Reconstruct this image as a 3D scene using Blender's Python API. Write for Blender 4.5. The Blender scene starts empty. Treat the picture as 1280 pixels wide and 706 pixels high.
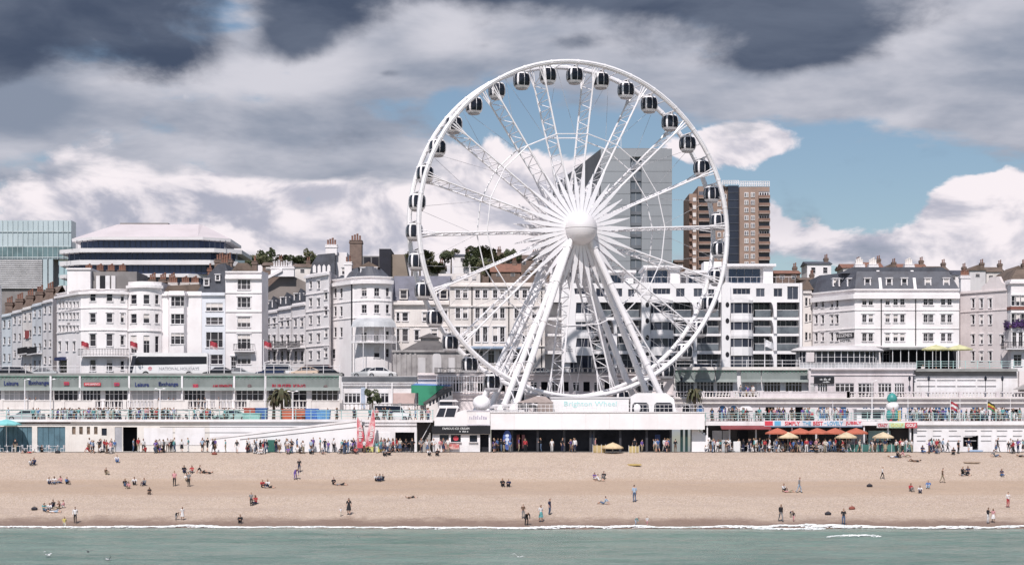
import bpy, math, random
import numpy as np
from mathutils import Vector, Matrix
random.seed(7)
R = math.radians
SC = bpy.context.scene
COL = SC.collection
# ------------------------------------------------------------------ camera
# the camera stands on a pier 10.4 m above the sea and looks level towards the shore (+Y)
FPX, CAMZ, HOR = 2250.0, 10.4, 530.0          # focal length in pixels of a 1280 px wide picture, eye height, horizon row
cam = bpy.data.objects.new('camera', bpy.data.cameras.new('camera'))
COL.objects.link(cam)
cam.location = (0, 0, CAMZ)
cam.rotation_euler = (R(90), 0, 0)
cam.data.sensor_width = 36.0
cam.data.lens = FPX / 1280 * 36.0
cam.data.shift_y = (HOR - 353.0) / 1280
cam.data.clip_start = 1.0
cam.data.clip_end = 20000
SC.camera = cam
# ------------------------------------------------------------------ light
SUN_EL, SUN_AZ = 52.0, -12.0                  # elevation; degrees to the right of straight behind the camera
SC.view_settings.view_transform = 'Standard'
SC.view_settings.look = 'None'
SC.view_settings.exposure = 0.15
SC.view_settings.gamma = 1.0
SC.view_settings.use_curve_mapping = False
sl = bpy.data.lights.new('sun', 'SUN')
sl.energy = 4.1
sl.angle = R(0.6)
sl.color = (1.0, 0.945, 0.92)
sun = bpy.data.objects.new('sun', sl)
COL.objects.link(sun)
SD = Vector((math.sin(R(SUN_AZ)) * math.cos(R(SUN_EL)), -math.cos(R(SUN_AZ)) * math.cos(R(SUN_EL)), math.sin(R(SUN_EL))))
sun.rotation_euler = SD.to_track_quat('Z', 'Y').to_euler()
sun.location = SD * 300
# ------------------------------------------------------------------ sky
world = bpy.data.worlds.new('World')
SC.world = world
world.use_nodes = True
NT = world.node_tree
NT.nodes.clear()


class S:
    """a shader socket with arithmetic"""
    def __init__(s, k): s.k = k
    def _m(s, op, o=None, c=None):
        n = CUR[0].nodes.new('ShaderNodeMath'); n.operation = op
        for i, x in enumerate((s, o, c)):
            if x is None: continue
            if isinstance(x, S): CUR[0].links.new(x.k, n.inputs[i])
            else: n.inputs[i].default_value = x
        return S(n.outputs[0])
    def __add__(s, o): return s._m('ADD', o)
    def __sub__(s, o): return s._m('SUBTRACT', o)
    def __mul__(s, o): return s._m('MULTIPLY', o)
    def __truediv__(s, o): return s._m('DIVIDE', o)
    def pw(s, o): return s._m('POWER', o)
    def mx(s, o): return s._m('MAXIMUM', o)
    def mn(s, o): return s._m('MINIMUM', o)
    def step(s, a, b):
        n = CUR[0].nodes.new('ShaderNodeMapRange'); n.interpolation_type = 'SMOOTHSTEP'
        CUR[0].links.new(s.k, n.inputs[0]); n.inputs[1].default_value = a; n.inputs[2].default_value = b
        return S(n.outputs[0])


CUR = [NT]


def nd(t, **kw):
    n = CUR[0].nodes.new(t)
    for k, v in kw.items(): setattr(n, k, v)
    return n


def lk(a, b):
    CUR[0].links.new(a.k if isinstance(a, S) else a, b)


def noise(vec, scale, detail=6, rough=.55, dist=0.0):
    n = nd('ShaderNodeTexNoise')
    n.inputs['Scale'].default_value = scale; n.inputs['Detail'].default_value = detail
    n.inputs['Roughness'].default_value = rough; n.inputs['Distortion'].default_value = dist
    lk(vec, n.inputs['Vector'])
    return S(n.outputs[0])


def mixc(f, a, b):
    n = nd('ShaderNodeMix', data_type='RGBA')
    for x, i in ((f, 0), (a, 6), (b, 7)):
        if isinstance(x, S): lk(x, n.inputs[i])
        elif isinstance(x, (int, float)): n.inputs[i].default_value = x
        else: n.inputs[i].default_value = (*x, 1)
    return S(n.outputs[2])


def build_sky():
    tc = nd('ShaderNodeTexCoord')
    sep = nd('ShaderNodeSeparateXYZ'); lk(tc.outputs['Generated'], sep.inputs[0])
    dx, dy, dz = (S(sep.outputs[i]) for i in range(3))
    az = dx._m('ARCTAN2', dy) * 2250.0                 # degrees of arc, in the same units as the picture rows
    el = dz._m('ARCSINE') * 2250.0

    def blob(px, py, sx, sy, amp):
        a = (az - (px - 640.0)) / sx
        e = (el - (530.0 - py)) / sy
        return S(((a * a + e * e) * -1.0)._m('EXPONENT').k) * amp

    def total(L):
        t = None
        for b in L: t = blob(*b) if t is None else t + blob(*b)
        return t
    def mapped(sc, off=(0, 0, 0)):
        m = nd('ShaderNodeMapping'); lk(tc.outputs['Generated'], m.inputs[0])
        m.inputs['Scale'].default_value = sc; m.inputs['Location'].default_value = off
        return S(m.outputs[0])
    # cumulus: billowing, lit from upper right
    o1 = (3.1, 1.7, 0.4)
    n1 = noise(mapped((9, 9, 15), o1), 1.6, 7, .56, .35)
    n1b = noise(mapped((9, 9, 15), (o1[0] + .07, o1[1], o1[2] + .13)), 1.6, 5, .56, .35)
    b1 = total([(565, 262, 150, 80, .50), (480, 325, 170, 60, .36), (935, 186, 75, 22, .46), (900, 180, 40, 26, .2), (945, 275, 110, 60, .30), (1245, 305, 85, 66, .72), (545, 128, 60, 22, -.45),
                (1230, 262, 45, 25, .2), (150, 245, 280, 60, .36), (250, 310, 260, 45, .32), (1090, 322, 55, 16, .38), (400, 250, 75, 24, -.20),
                (1090, 215, 150, 45, -.4), (720, 150, 170, 40, -.3), (1110, 280, 60, 22, -.15)])
    c1 = (n1 - .5) * 1.25 + .5 + b1
    m1 = c1.step(.60, .69)
    lit = ((n1 - n1b) * 5.0 + .50)
    lit = (lit + (c1 - .62) * -.25).step(-.30, .95)
    n1s = noise(mapped((3, 3, 9), (1, 5, 2)), 2.2, 4, .5)
    dull = total([(210, 270, 60, 55, .8), (960, 275, 120, 45, 1.0), (1245, 290, 90, 60, -.5), (570, 240, 130, 60, -.35), (1100, 260, 90, 60, .5), (100, 330, 200, 50, .5), (640, 335, 120, 30, .3)]) + n1s * .5
    lit2 = (lit - dull * .5).step(-.30, .80)
    col1 = mixc(lit2, (.46, .475, .58), (1.02, .945, .98))
    # grey stratocumulus sheets
    n2 = (noise(mapped((5, 5, 14), (7.2, 2.2, 5.0)), 1.7, 7, .55, .2) - .5) * 1.5 + .5
    b2 = total([(200, 180, 460, 95, .40), (1170, 60, 230, 85, .34), (600, 50, 420, 55, .34), (1180, 180, 120, 26, .16), (1000, 130, 120, 30, .2), (1150, 130, 160, 30, .22),
                (730, 165, 150, 36, -.34), (300, 290, 520, 65, -.36), (575, 255, 140, 65, -.42), (1240, 290, 100, 60, -.3), (1080, 225, 190, 40, -.28), (400, 252, 70, 24, -.24), (960, 150, 60, 14, -.14)])
    c2 = n2 + b2
    m2 = c2.step(.50, .70)
    n2c = noise(mapped((6, 6, 18), (2.0, 0.2, 8.0)), 1.7, 5, .55, .15)
    br = total([(330, 110, 160, 45, .30), (120, 210, 200, 30, .16), (570, 50, 60, 40, .30), (1100, 50, 120, 60, .18), (250, 160, 300, 25, -.10), (30, 150, 90, 35, -.25)])
    col2 = mixc((n2c + br).step(.30, .86), (.270, .315, .410), (.70, .695, .765))
    # dark rain clouds
    n3 = noise(mapped((9, 9, 15), (11.0, 4.0, 1.0)), 1.7, 7, .56, .2)
    b3 = total([(70, 25, 230, 78, .82), (10, 110, 120, 28, .34), (225, 85, 70, 24, .36), (410, 25, 90, 52, .66), (370, 62, 45, 20, .25), (600, -4, 200, 20, .50), (800, 5, 160, 26, .45), (960, 28, 175, 56, .80), (1060, 60, 60, 30, .30),
                (975, 84, 110, 18, .36), (715, 62, 38, 13, .42), (486, 98, 18, 6, .35), (1095, 122, 40, 10, .15), (298, 40, 24, 45, -.30)])
    c3 = (n3 - .5) * 1.35 + .5 + b3 * 1.02
    m3 = c3.step(.64, 1.12)
    n3c = noise(mapped((5, 5, 16), (1.0, 9.0, 3.0)), 2.0, 6, .55, .3)
    col3 = mixc(n3c.step(.30, .70), (.068, .092, .150), (.150, .180, .250))
    sky = nd('ShaderNodeTexSky', sky_type='NISHITA')
    sky.sun_disc = False
    sky.sun_elevation = R(SUN_EL)
    sky.sun_rotation = R(180 - SUN_AZ)
    sky.air_density = 1.0; sky.dust_density = .6; sky.ozone_density = 2.0
    bg0 = nd('ShaderNodeBackground'); lk(sky.outputs[0], bg0.inputs[0]); bg0.inputs[1].default_value = .078
    cur = bg0.outputs[0]
    for c, m in ((col1, m1), (col2, m2), (col3, m3)):
        b = nd('ShaderNodeBackground'); lk(c, b.inputs[0]); b.inputs[1].default_value = 0.84
        mx = nd('ShaderNodeMixShader'); lk(m, mx.inputs[0]); lk(cur, mx.inputs[1]); lk(b.outputs[0], mx.inputs[2])
        cur = mx.outputs[0]
    out = nd('ShaderNodeOutputWorld'); lk(cur, out.inputs[0])


build_sky()
world.cycles.sampling_method = 'MANUAL'
world.cycles.sample_map_resolution = 512

# ------------------------------------------------------------------ helpers
def PX(px, d): return (px - 640.0) * d / FPX
def PZ(py, d): return CAMZ + (HOR - py) * d / FPX
def PW(px, py, d): return Vector((PX(px, d), d, PZ(py, d)))


MATS = {}


def mat(name, col, rough=.6, var=.10, scale=.6, bump=0.0, bscale=6.0, metal=0.0, streak=0.0, spec=.4, col2=None, emit=None):
    """procedural material: base colour broken up by world-space noise, optional vertical weather streaks and relief"""
    if name in MATS: return MATS[name]
    m = bpy.data.materials.new(name); m.use_nodes = True
    t = m.node_tree; CUR[0] = t
    b = t.nodes['Principled BSDF']
    b.inputs['Roughness'].default_value = rough; b.inputs['Metallic'].default_value = metal
    b.inputs['Specular IOR Level'].default_value = spec
    g = nd('ShaderNodeNewGeometry')
    pos = S(g.outputs['Position'])
    c2 = col2 or tuple(max(0, c * (1 - 2.6 * var)) for c in col)
    f = noise(pos, scale, 5, .6)
    if streak:
        mp = nd('ShaderNodeMapping'); lk(pos, mp.inputs[0]); mp.inputs['Scale'].default_value = (1.6, 1.6, .12)
        f2 = noise(S(mp.outputs[0]), 1.0, 5, .65)
        f = (f.step(.4, .75) + f2.step(.45, .8) * streak)
    else:
        f = f.step(.38, .72)
    lk(mixc(f.mn(1.0), col, c2), b.inputs['Base Color'])
    if bump:
        bn = nd('ShaderNodeBump'); bn.inputs['Strength'].default_value = bump; bn.inputs['Distance'].default_value = .05
        lk(noise(pos, bscale, 4, .6), bn.inputs['Height']); lk(bn.outputs[0], b.inputs['Normal'])
    MATS[name] = m
    return m


def glassmat(name, lo, hi, rough=.08):
    """window glass in front of an unlit room; each pane shows a little more or less curtain"""
    if name in MATS: return MATS[name]
    m = bpy.data.materials.new(name); m.use_nodes = True
    t = m.node_tree; CUR[0] = t
    b = t.nodes['Principled BSDF']
    b.inputs['Roughness'].default_value = rough; b.inputs['Specular IOR Level'].default_value = .35
    oi = nd('ShaderNodeObjectInfo')
    g = nd('ShaderNodeNewGeometry')
    f = noise(S(g.outputs['Position']), .9, 3, .5)
    r = S(oi.outputs['Random'])
    lk(mixc((r.pw(2.2) * .75 + f * .35).mn(1.0), lo, hi), b.inputs['Base Color'])
    MATS[name] = m
    return m


class MB:
    """collects faces (world coordinates); build() links them as one mesh object"""
    def __init__(s): s.v = []; s.f = []; s.m = []
    def quad(s, a, b, c, d, mi=0):
        k = len(s.v); s.v += [tuple(a), tuple(b), tuple(c), tuple(d)]; s.f.append((k, k + 1, k + 2, k + 3)); s.m.append(mi)
    def poly(s, pts, mi=0):
        k = len(s.v); s.v += [tuple(p) for p in pts]; s.f.append(tuple(range(k, k + len(pts)))); s.m.append(mi)
    def box(s, x0, x1, y0, y1, z0, z1, mi=0):
        k = len(s.v)
        s.v += [(x0, y0, z0), (x1, y0, z0), (x1, y1, z0), (x0, y1, z0), (x0, y0, z1), (x1, y0, z1), (x1, y1, z1), (x0, y1, z1)]
        for q in ((0, 3, 2, 1), (4, 5, 6, 7), (0, 1, 5, 4), (1, 2, 6, 5), (2, 3, 7, 6), (3, 0, 4, 7)):
            s.f.append(tuple(k + i for i in q)); s.m.append(mi)
    def obox(s, c, ux, uy, hx, hy, z0, z1, mi=0):
        """box turned in plan: centre c, unit axes ux, uy, half sizes hx, hy"""
        k = len(s.v)
        for z in (z0, z1):
            for a, b in ((-1, -1), (1, -1), (1, 1), (-1, 1)):
                s.v.append((c[0] + ux[0] * hx * a + uy[0] * hy * b, c[1] + ux[1] * hx * a + uy[1] * hy * b, z))
        for q in ((0, 3, 2, 1), (4, 5, 6, 7), (0, 1, 5, 4), (1, 2, 6, 5), (2, 3, 7, 6), (3, 0, 4, 7)):
            s.f.append(tuple(k + i for i in q)); s.m.append(mi)
    def tube(s, p, q, r0, r1=None, n=6, mi=0, caps=True):
        p = Vector(p); q = Vector(q); r1 = r0 if r1 is None else r1
        ax = (q - p)
        if ax.length < 1e-6: return
        ax.normalize()
        a = ax.orthogonal().normalized(); b = ax.cross(a)
        k = len(s.v)
        for c, r in ((p, r0), (q, r1)):
            for i in range(n):
                t = 2 * math.pi * (i + .5) / n
                s.v.append(tuple(c + (a * math.cos(t) + b * math.sin(t)) * r))
        for i in range(n):
            j = (i + 1) % n
            s.f.append((k + i, k + j, k + n + j, k + n + i)); s.m.append(mi)
        if caps:
            s.f.append(tuple(k + i for i in reversed(range(n)))); s.m.append(mi)
            s.f.append(tuple(k + n + i for i in range(n))); s.m.append(mi)
    def chain(s, pts, r, n=6, mi=0):
        for i in range(len(pts) - 1):
            rr = r if not isinstance(r, (list, tuple)) else None
            s.tube(pts[i], pts[i + 1], rr if rr else r[i], rr if rr else r[i + 1], n, mi, caps=True)
    def lathe(s, prof, c=(0, 0, 0), n=14, mi=0, sx=1, sy=1):
        k = len(s.v)
        for r, z in prof:
            for i in range(n):
                t = 2 * math.pi * i / n
                s.v.append((c[0] + r * math.cos(t) * sx, c[1] + r * math.sin(t) * sy, c[2] + z))
        for a in range(len(prof) - 1):
            for i in range(n):
                j = (i + 1) % n
                s.f.append((k + a * n + i, k + a * n + j, k + (a + 1) * n + j, k + (a + 1) * n + i)); s.m.append(mi)
        s.f.append(tuple(k + i for i in reversed(range(n)))); s.m.append(mi)
        s.f.append(tuple(k + (len(prof) - 1) * n + i for i in range(n))); s.m.append(mi)
    def ball(s, c, rx, ry, rz, n=12, m=8, mi=0):
        s.lathe([(math.sin(math.pi * max(.02, min(.98, i / m))), -math.cos(math.pi * max(.02, min(.98, i / m))) * rz) for i in range(m + 1)], c, n, mi, rx, ry)
    def prism(s, pts, d0, d1, ax='y', mi=0):
        """pts in the plane across ax, extruded from d0 to d1"""
        def P(a, b, d): return (a, d, b) if ax == 'y' else ((d, a, b) if ax == 'x' else (a, b, d))
        k = len(s.v); n = len(pts)
        s.v += [P(a, b, d0) for a, b in pts] + [P(a, b, d1) for a, b in pts]
        s.f.append(tuple(k + i for i in range(n))); s.m.append(mi)
        s.f.append(tuple(k + n + i for i in reversed(range(n)))); s.m.append(mi)
        for i in range(n):
            j = (i + 1) % n
            s.f.append((k + j, k + i, k + n + i, k + n + j)); s.m.append(mi)
    def mesh(s, name, origin=(0, 0, 0), smooth=False):
        me = bpy.data.meshes.new(name)
        o = origin
        me.from_pydata([(a - o[0], b - o[1], c - o[2]) for a, b, c in s.v], [], s.f)
        me.polygons.foreach_set('material_index', s.m)
        if smooth:
            me.polygons.foreach_set('use_smooth', [True] * len(s.f))
        me.update()
        return me
    def build(s, name, mats, parent=None, origin=None, smooth=False, local=False):
        if not isinstance(mats, (list, tuple)): mats = [mats]
        if origin is None:
            origin = wloc(parent) if (parent is not None and not local) else (0, 0, 0)
        me = s.mesh(name, origin, smooth)
        for x in mats: me.materials.append(x)
        o = bpy.data.objects.new(name, me)
        COL.objects.link(o)
        if parent is not None: o.parent = parent
        elif origin is not None: o.location = origin
        return o


def wloc(o):
    v = Vector((0, 0, 0))
    while o is not None:
        v = v + o.location; o = o.parent
    return v


def tag(o, label=None, cat=None, group=None, kind=None):
    if label: o['label'] = label
    if cat: o['category'] = cat
    if group: o['group'] = group
    if kind: o['kind'] = kind
    return o


def thing(name, label, cat, loc=(0, 0, 0), group=None, rotz=0):
    o = bpy.data.objects.new(name, None); COL.objects.link(o)
    o.location = loc; o.rotation_euler = (0, 0, rotz); o.empty_display_size = .5
    return tag(o, label, cat, group)


def inst(me, name, parent, loc, rotz=0):
    o = bpy.data.objects.new(name, me); COL.objects.link(o)
    o.parent = parent; o.location = loc; o.rotation_euler = (0, 0, rotz)
    return o


def dup(o, parent=None):
    c = o.copy(); COL.objects.link(c); c.parent = parent
    for ch in list(KIDS.get(o.name) or o.children): dup(ch, c)
    return c


KIDS = {}


def place(o, loc, rotz=0, label=None, group=None, scale=None):
    o.location = loc; o.rotation_euler = (0, 0, rotz)
    if label: o['label'] = label
    if group: o['group'] = group
    if scale: o.scale = (scale, scale, scale) if not isinstance(scale, tuple) else scale
    return o


def text(parent, s, pos, height, m, width=None, rotz=0, name='lettering', ext=.02, bold=0.0, shear=0.0):
    """raised letters centred on pos (world), facing -Y when rotz = 0"""
    cu = bpy.data.curves.new(name, 'FONT'); cu.body = s; cu.size = 1.0; cu.align_x = 'CENTER'; cu.align_y = 'CENTER'
    cu.extrude = ext; cu.offset = bold; cu.resolution_u = 2; cu.shear = shear
    t = bpy.data.objects.new(name, cu); COL.objects.link(t)
    dg = bpy.context.evaluated_depsgraph_get(); dg.update()
    me = bpy.data.meshes.new_from_object(t.evaluated_get(dg))
    bpy.data.objects.remove(t); bpy.data.curves.remove(cu)
    co = np.zeros(len(me.vertices) * 3); me.vertices.foreach_get('co', co); co = co.reshape(-1, 3)
    lo, hi = co.min(0), co.max(0)
    sy = height / (hi[1] - lo[1]); sx = sy if width is None else width / (hi[0] - lo[0])
    out = np.zeros_like(co)
    out[:, 0] = (co[:, 0] - (lo[0] + hi[0]) / 2) * sx
    out[:, 2] = (co[:, 1] - (lo[1] + hi[1]) / 2) * sy
    out[:, 1] = -co[:, 2]
    me.vertices.foreach_set('co', out.ravel()); me.update()
    me.name = name; me.materials.clear(); me.materials.append(m)
    o = bpy.data.objects.new(name, me); COL.objects.link(o)
    o.parent = parent
    base = wloc(parent) if parent else Vector()
    o.location = Vector(pos) - base; o.rotation_euler = (0, 0, rotz)
    return o


def scribble(parent, pos, width, height, m, seed=0, rotz=0, vertical=False):
    """lettering too small to read: a row of raised strokes"""
    r = random.Random(seed); mb = MB(); n = max(5, int(width / height * 2.2)); w = width / n
    for i in range(n):
        if r.random() < .12: continue
        x = -width / 2 + w * i; h = height * r.choice((.6, .75, 1)); a = (x, x + w * r.uniform(.35, .7), -height / 2, -height / 2 + h)
        if vertical: mb.box(a[2], a[3], -.02, 0, a[0], a[1])
        else: mb.box(a[0], a[1], -.02, 0, a[2], a[3])
    o = mb.build('lettering', m, parent, local=True); o.location = Vector(pos) - wloc(parent); o.rotation_euler = (0, 0, rotz)
    return o


# materials used all over
WHITE = mat('white_paint', (.80, .775, .785), .55, .05, .5, streak=.55, col2=(.66, .625, .62))
STUCCO = mat('white_stucco', (.83, .795, .795), .75, .06, .35, bump=.15, streak=.4, col2=(.73, .685, .685))
CREAM = mat('cream_stucco', (.74, .69, .66), .75, .06, .35, bump=.15, streak=.6, col2=(.60, .55, .525))
GREYST = mat('pale_grey_stucco', (.62, .595, .60), .75, .06, .35, bump=.15, streak=.6, col2=(.50, .475, .48))
PINKST = mat('pinkish_stucco', (.71, .645, .64), .75, .06, .35, bump=.15, streak=.6, col2=(.58, .52, .515))
STONE = mat('weathered_stone', (.40, .375, .37), .85, .1, .8, bump=.3, streak=.7, col2=(.26, .24, .24))
SLATE = mat('slate', (.090, .095, .115), .6, .15, .7, bump=.3, col2=(.06, .06, .072))
ROOFBR = mat('brown_roof', (.17, .125, .10), .8, .15, .6, bump=.3, col2=(.10, .075, .062))
TERRA = mat('terracotta', (.25, .125, .09), .8, .12, 1.2, col2=(.16, .085, .065))
BRICK = mat('brown_brick', (.20, .145, .12), .85, .1, 1.5, bump=.2, col2=(.14, .10, .085))
GLASS = glassmat('window_glass', (.006, .007, .014), (.085, .078, .085))
DGLASS = glassmat('dark_glass', (.006, .008, .016), (.035, .04, .055), .06)
BLACK = mat('black_paint', (.016, .016, .020), .5, .1)
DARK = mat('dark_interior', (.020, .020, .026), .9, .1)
METAL = mat('white_metal', (.82, .80, .815), .35, .03, .3, spec=.5, col2=(.72, .69, .695))
TEAL = mat('pale_teal_paint', (.42, .60, .58), .5, .08, 1.0)
GREEN = mat('pale_green_canopy', (.225, .252, .242), .6, .08, .5, streak=.7, col2=(.17, .19, .182))
ASPH = mat('asphalt', (.055, .055, .058), .9, .1, .7, bump=.2)
PAVE = mat('concrete_paving', (.33, .315, .30), .9, .08, .5, bump=.2)
# ------------------------------------------------------------------ ground
PROF = [(150, -3.5), (170, -1.15), (180, 0.0), (186, .88), (193, 2.0), (199, 3.05), (203, 3.45), (206.5, 3.85), (214, 5.65), (219, 6.55), (222, 6.93), (226.5, 6.95)]


def beach_z(d):
    return float(np.interp(d, [a for a, b in PROF], [b for a, b in PROF]))


def beach_d(py):
    """distance at which the beach surface lies at picture row py"""
    lo, hi = 178.0, 226.0
    for _ in range(40):
        m = (lo + hi) / 2
        if HOR + (CAMZ - beach_z(m)) * FPX / m > py: lo = m
        else: hi = m
    return m


def sheet(name, xs, ys, zf, m, kind='structure', smooth=True):
    xs = np.asarray(xs, float); ys = np.asarray(ys, float)
    XX, YY = np.meshgrid(xs, ys)
    ZZ = zf(XX, YY)
    nx, ny = len(xs), len(ys)
    v = np.stack([XX.ravel(), YY.ravel(), ZZ.ravel()], 1)
    i = np.arange(nx * ny).reshape(ny, nx)
    f = np.stack([i[:-1, :-1].ravel(), i[:-1, 1:].ravel(), i[1:, 1:].ravel(), i[1:, :-1].ravel()], 1)
    me = bpy.data.meshes.new(name); me.from_pydata(v.tolist(), [], f.tolist())
    if smooth: me.polygons.foreach_set('use_smooth', [True] * len(f))
    me.materials.append(m); me.update()
    o = bpy.data.objects.new(name, me); COL.objects.link(o)
    o['kind'] = kind
    return o


rng = np.random.default_rng(3)
WV = [(rng.uniform(.03, 1), rng.uniform(-.5, .5), rng.uniform(0, 6.28)) for _ in range(26)]


def lump(XX, YY, base, n=26):
    z = np.zeros_like(XX)
    for i, (a, b, p) in enumerate(WV[:n]):
        k = base * (1 + i * .45)
        z += np.sin(XX * k * math.cos(b * 6.28) + YY * k * math.sin(b * 6.28) + p) / (1 + i * .55)
    return z


def shingle_material():
    m = bpy.data.materials.new('shingle'); m.use_nodes = True; CUR[0] = m.node_tree
    b = m.node_tree.nodes['Principled BSDF']; b.inputs['Roughness'].default_value = .9; b.inputs['Specular IOR Level'].default_value = .2
    g = nd('ShaderNodeNewGeometry'); pos = S(g.outputs['Position'])
    sep = nd('ShaderNodeSeparateXYZ'); lk(pos, sep.inputs[0]); z = S(sep.outputs[2]); y = S(sep.outputs[1]); x = S(sep.outputs[0])
    n1 = noise(pos, 9.0, 4, .8)                  # stones
    n2 = noise(pos, .22, 5, .6)                  # patches
    mp = nd('ShaderNodeMapping'); lk(pos, mp.inputs[0]); mp.inputs['Scale'].default_value = (.05, .5, .5)
    n3 = noise(S(mp.outputs[0]), 1.0, 5, .6)     # strandlines along the shore
    vor = nd('ShaderNodeTexVoronoi'); vor.inputs['Scale'].default_value = 8.0; lk(pos, vor.inputs['Vector'])
    base = mixc(n1.step(.38, .64), (.315, .238, .180), (.62, .50, .405))
    sepc = nd('ShaderNodeSeparateColor'); lk(vor.outputs['Color'], sepc.inputs[0])
    base = mixc(S(sepc.outputs[0]).step(.70, .95) * .38, base, (.21, .165, .155))
    base = mixc(S(sepc.outputs[1]).step(.74, .95) * .38, base, (.66, .585, .55))
    base = mixc(n2.step(.35, .75) * .35, base, (.53, .43, .345))
    # a wavering strip of browner colour at mid height
    wob = (n3 - .5) * 1.1
    brownish = (z + wob).step(2.35, 3.0) * ((z + wob).step(3.75, 4.3) * -1.0 + 1.0)
    base = mixc(brownish * .62, base, (.40, .29, .21))
    base = mixc(n3.step(.5, .68) * .42, base, (.40, .315, .265))
    n4 = noise(pos, 1.1, 5, .7)                  # weed specks and footprint hollows; the hollows' shade is put into the colour
    base = mixc(n4.step(.52, .72) * .30, base, (.30, .225, .185))
    wetn = (z + (n2 - .5) * .8 + (n3 - .5) * .5)
    wet = (wetn + (n4 - .5) * .9).step(.30, 1.0) * -1.0 + 1.0
    base = mixc(wet * .80, base, (.175, .110, .082))
    lk(base, b.inputs['Base Color'])
    lk(wet * -.45 + .92, b.inputs['Roughness'])
    bn = nd('ShaderNodeBump'); bn.inputs['Strength'].default_value = .7; bn.inputs['Distance'].default_value = .05
    lk(n1 + S(vor.outputs['Distance']) * .6, bn.inputs['Height']); lk(bn.outputs[0], b.inputs['Normal'])
    return m


def beach_fn(XX, YY):
    z = np.interp(YY + .35 * np.sin(XX * .05) + .25 * np.sin(XX * .13 + 1), [a for a, b in PROF], [b for a, b in PROF])
    k = np.clip((222 - YY) / 6, 0, 1)
    return z + k * (.05 * lump(XX, YY, .25, 14) + .018 * lump(XX, YY, 1.1, 20))


def ground_z(x, d):
    return float(beach_fn(np.array([[x]]), np.array([[d]]))[0, 0])


sheet('beach', np.concatenate([np.linspace(-4000, -95, 12), np.linspace(-90, 90, 361), np.linspace(95, 4000, 12)]), np.concatenate([np.linspace(150, 176, 12), np.linspace(177, 226.5, 130)]), beach_fn, shingle_material())


def sea_material():
    m = bpy.data.materials.new('sea_water'); m.use_nodes = True; CUR[0] = m.node_tree
    b = m.node_tree.nodes['Principled BSDF']; b.inputs['Roughness'].default_value = .22; b.inputs['IOR'].default_value = 1.33
    g = nd('ShaderNodeNewGeometry'); pos = S(g.outputs['Position'])
    mp = nd('ShaderNodeMapping'); lk(pos, mp.inputs[0]); mp.inputs['Scale'].default_value = (.16, .55, 1)
    n = noise(S(mp.outputs[0]), 1.0, 6, .65, .4)
    mp2 = nd('ShaderNodeMapping'); lk(pos, mp2.inputs[0]); mp2.inputs['Scale'].default_value = (.03, .09, 1)
    n2 = noise(S(mp2.outputs[0]), 1.0, 4, .6)
    c = mixc((n * .6 + n2 * .5).step(.35, .75), (.112, .172, .140), (.200, .270, .225))
    sp = nd('ShaderNodeSeparateXYZ'); lk(pos, sp.inputs[0])
    c = mixc((S(sp.outputs[1]) + (n2 - .5) * 6).step(172, 180) * .5, c, (.30, .33, .28))      # churned sand by the shore
    lk(c, b.inputs['Base Color'])
    bn = nd('ShaderNodeBump'); bn.inputs['Strength'].default_value = .55; bn.inputs['Distance'].default_value = .25
    mp3 = nd('ShaderNodeMapping'); lk(pos, mp3.inputs[0]); mp3.inputs['Scale'].default_value = (.9, 1.8, 1)
    lk(noise(S(mp3.outputs[0]), 1.3, 6, .65, .3), bn.inputs['Height']); lk(bn.outputs[0], b.inputs['Normal'])
    return m


def sea_fn(XX, YY):
    a = np.clip((183 - YY) / 8, .15, 1)
    z = .11 * np.sin(YY * .55 + .35 * np.sin(XX * .09) + .05 * XX) + .05 * lump(XX * .45, YY, .8, 18) + .02 * lump(XX * .6, YY, 2.3, 22)
    # two low swells running in
    z += .34 * np.exp(-((YY - 162.9 - .5 * np.sin(XX * .11)) / .75) ** 2) * (.25 + 1.0 * np.exp(-((XX - 31) / 3.2) ** 2))
    z += .22 * np.exp(-((YY - 170 + .6 * np.sin(XX * .07 + 1)) / 1.1) ** 2)
    return z * a * .8


SEA = sea_material()
sheet('sea', np.concatenate([np.linspace(-4000, -80, 8), np.linspace(-75, 75, 420), np.linspace(80, 4000, 8)]), np.concatenate([np.linspace(-4000, 112, 8), np.linspace(118, 184, 300)]), sea_fn, SEA)

# foam: a ragged ribbon of bubbles where the last wave runs up, with broken patches behind it
FOAM = mat('foam', (.84, .84, .84), .8, .12, 2.5, bump=.5, bscale=9, col2=(.60, .65, .64))


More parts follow.
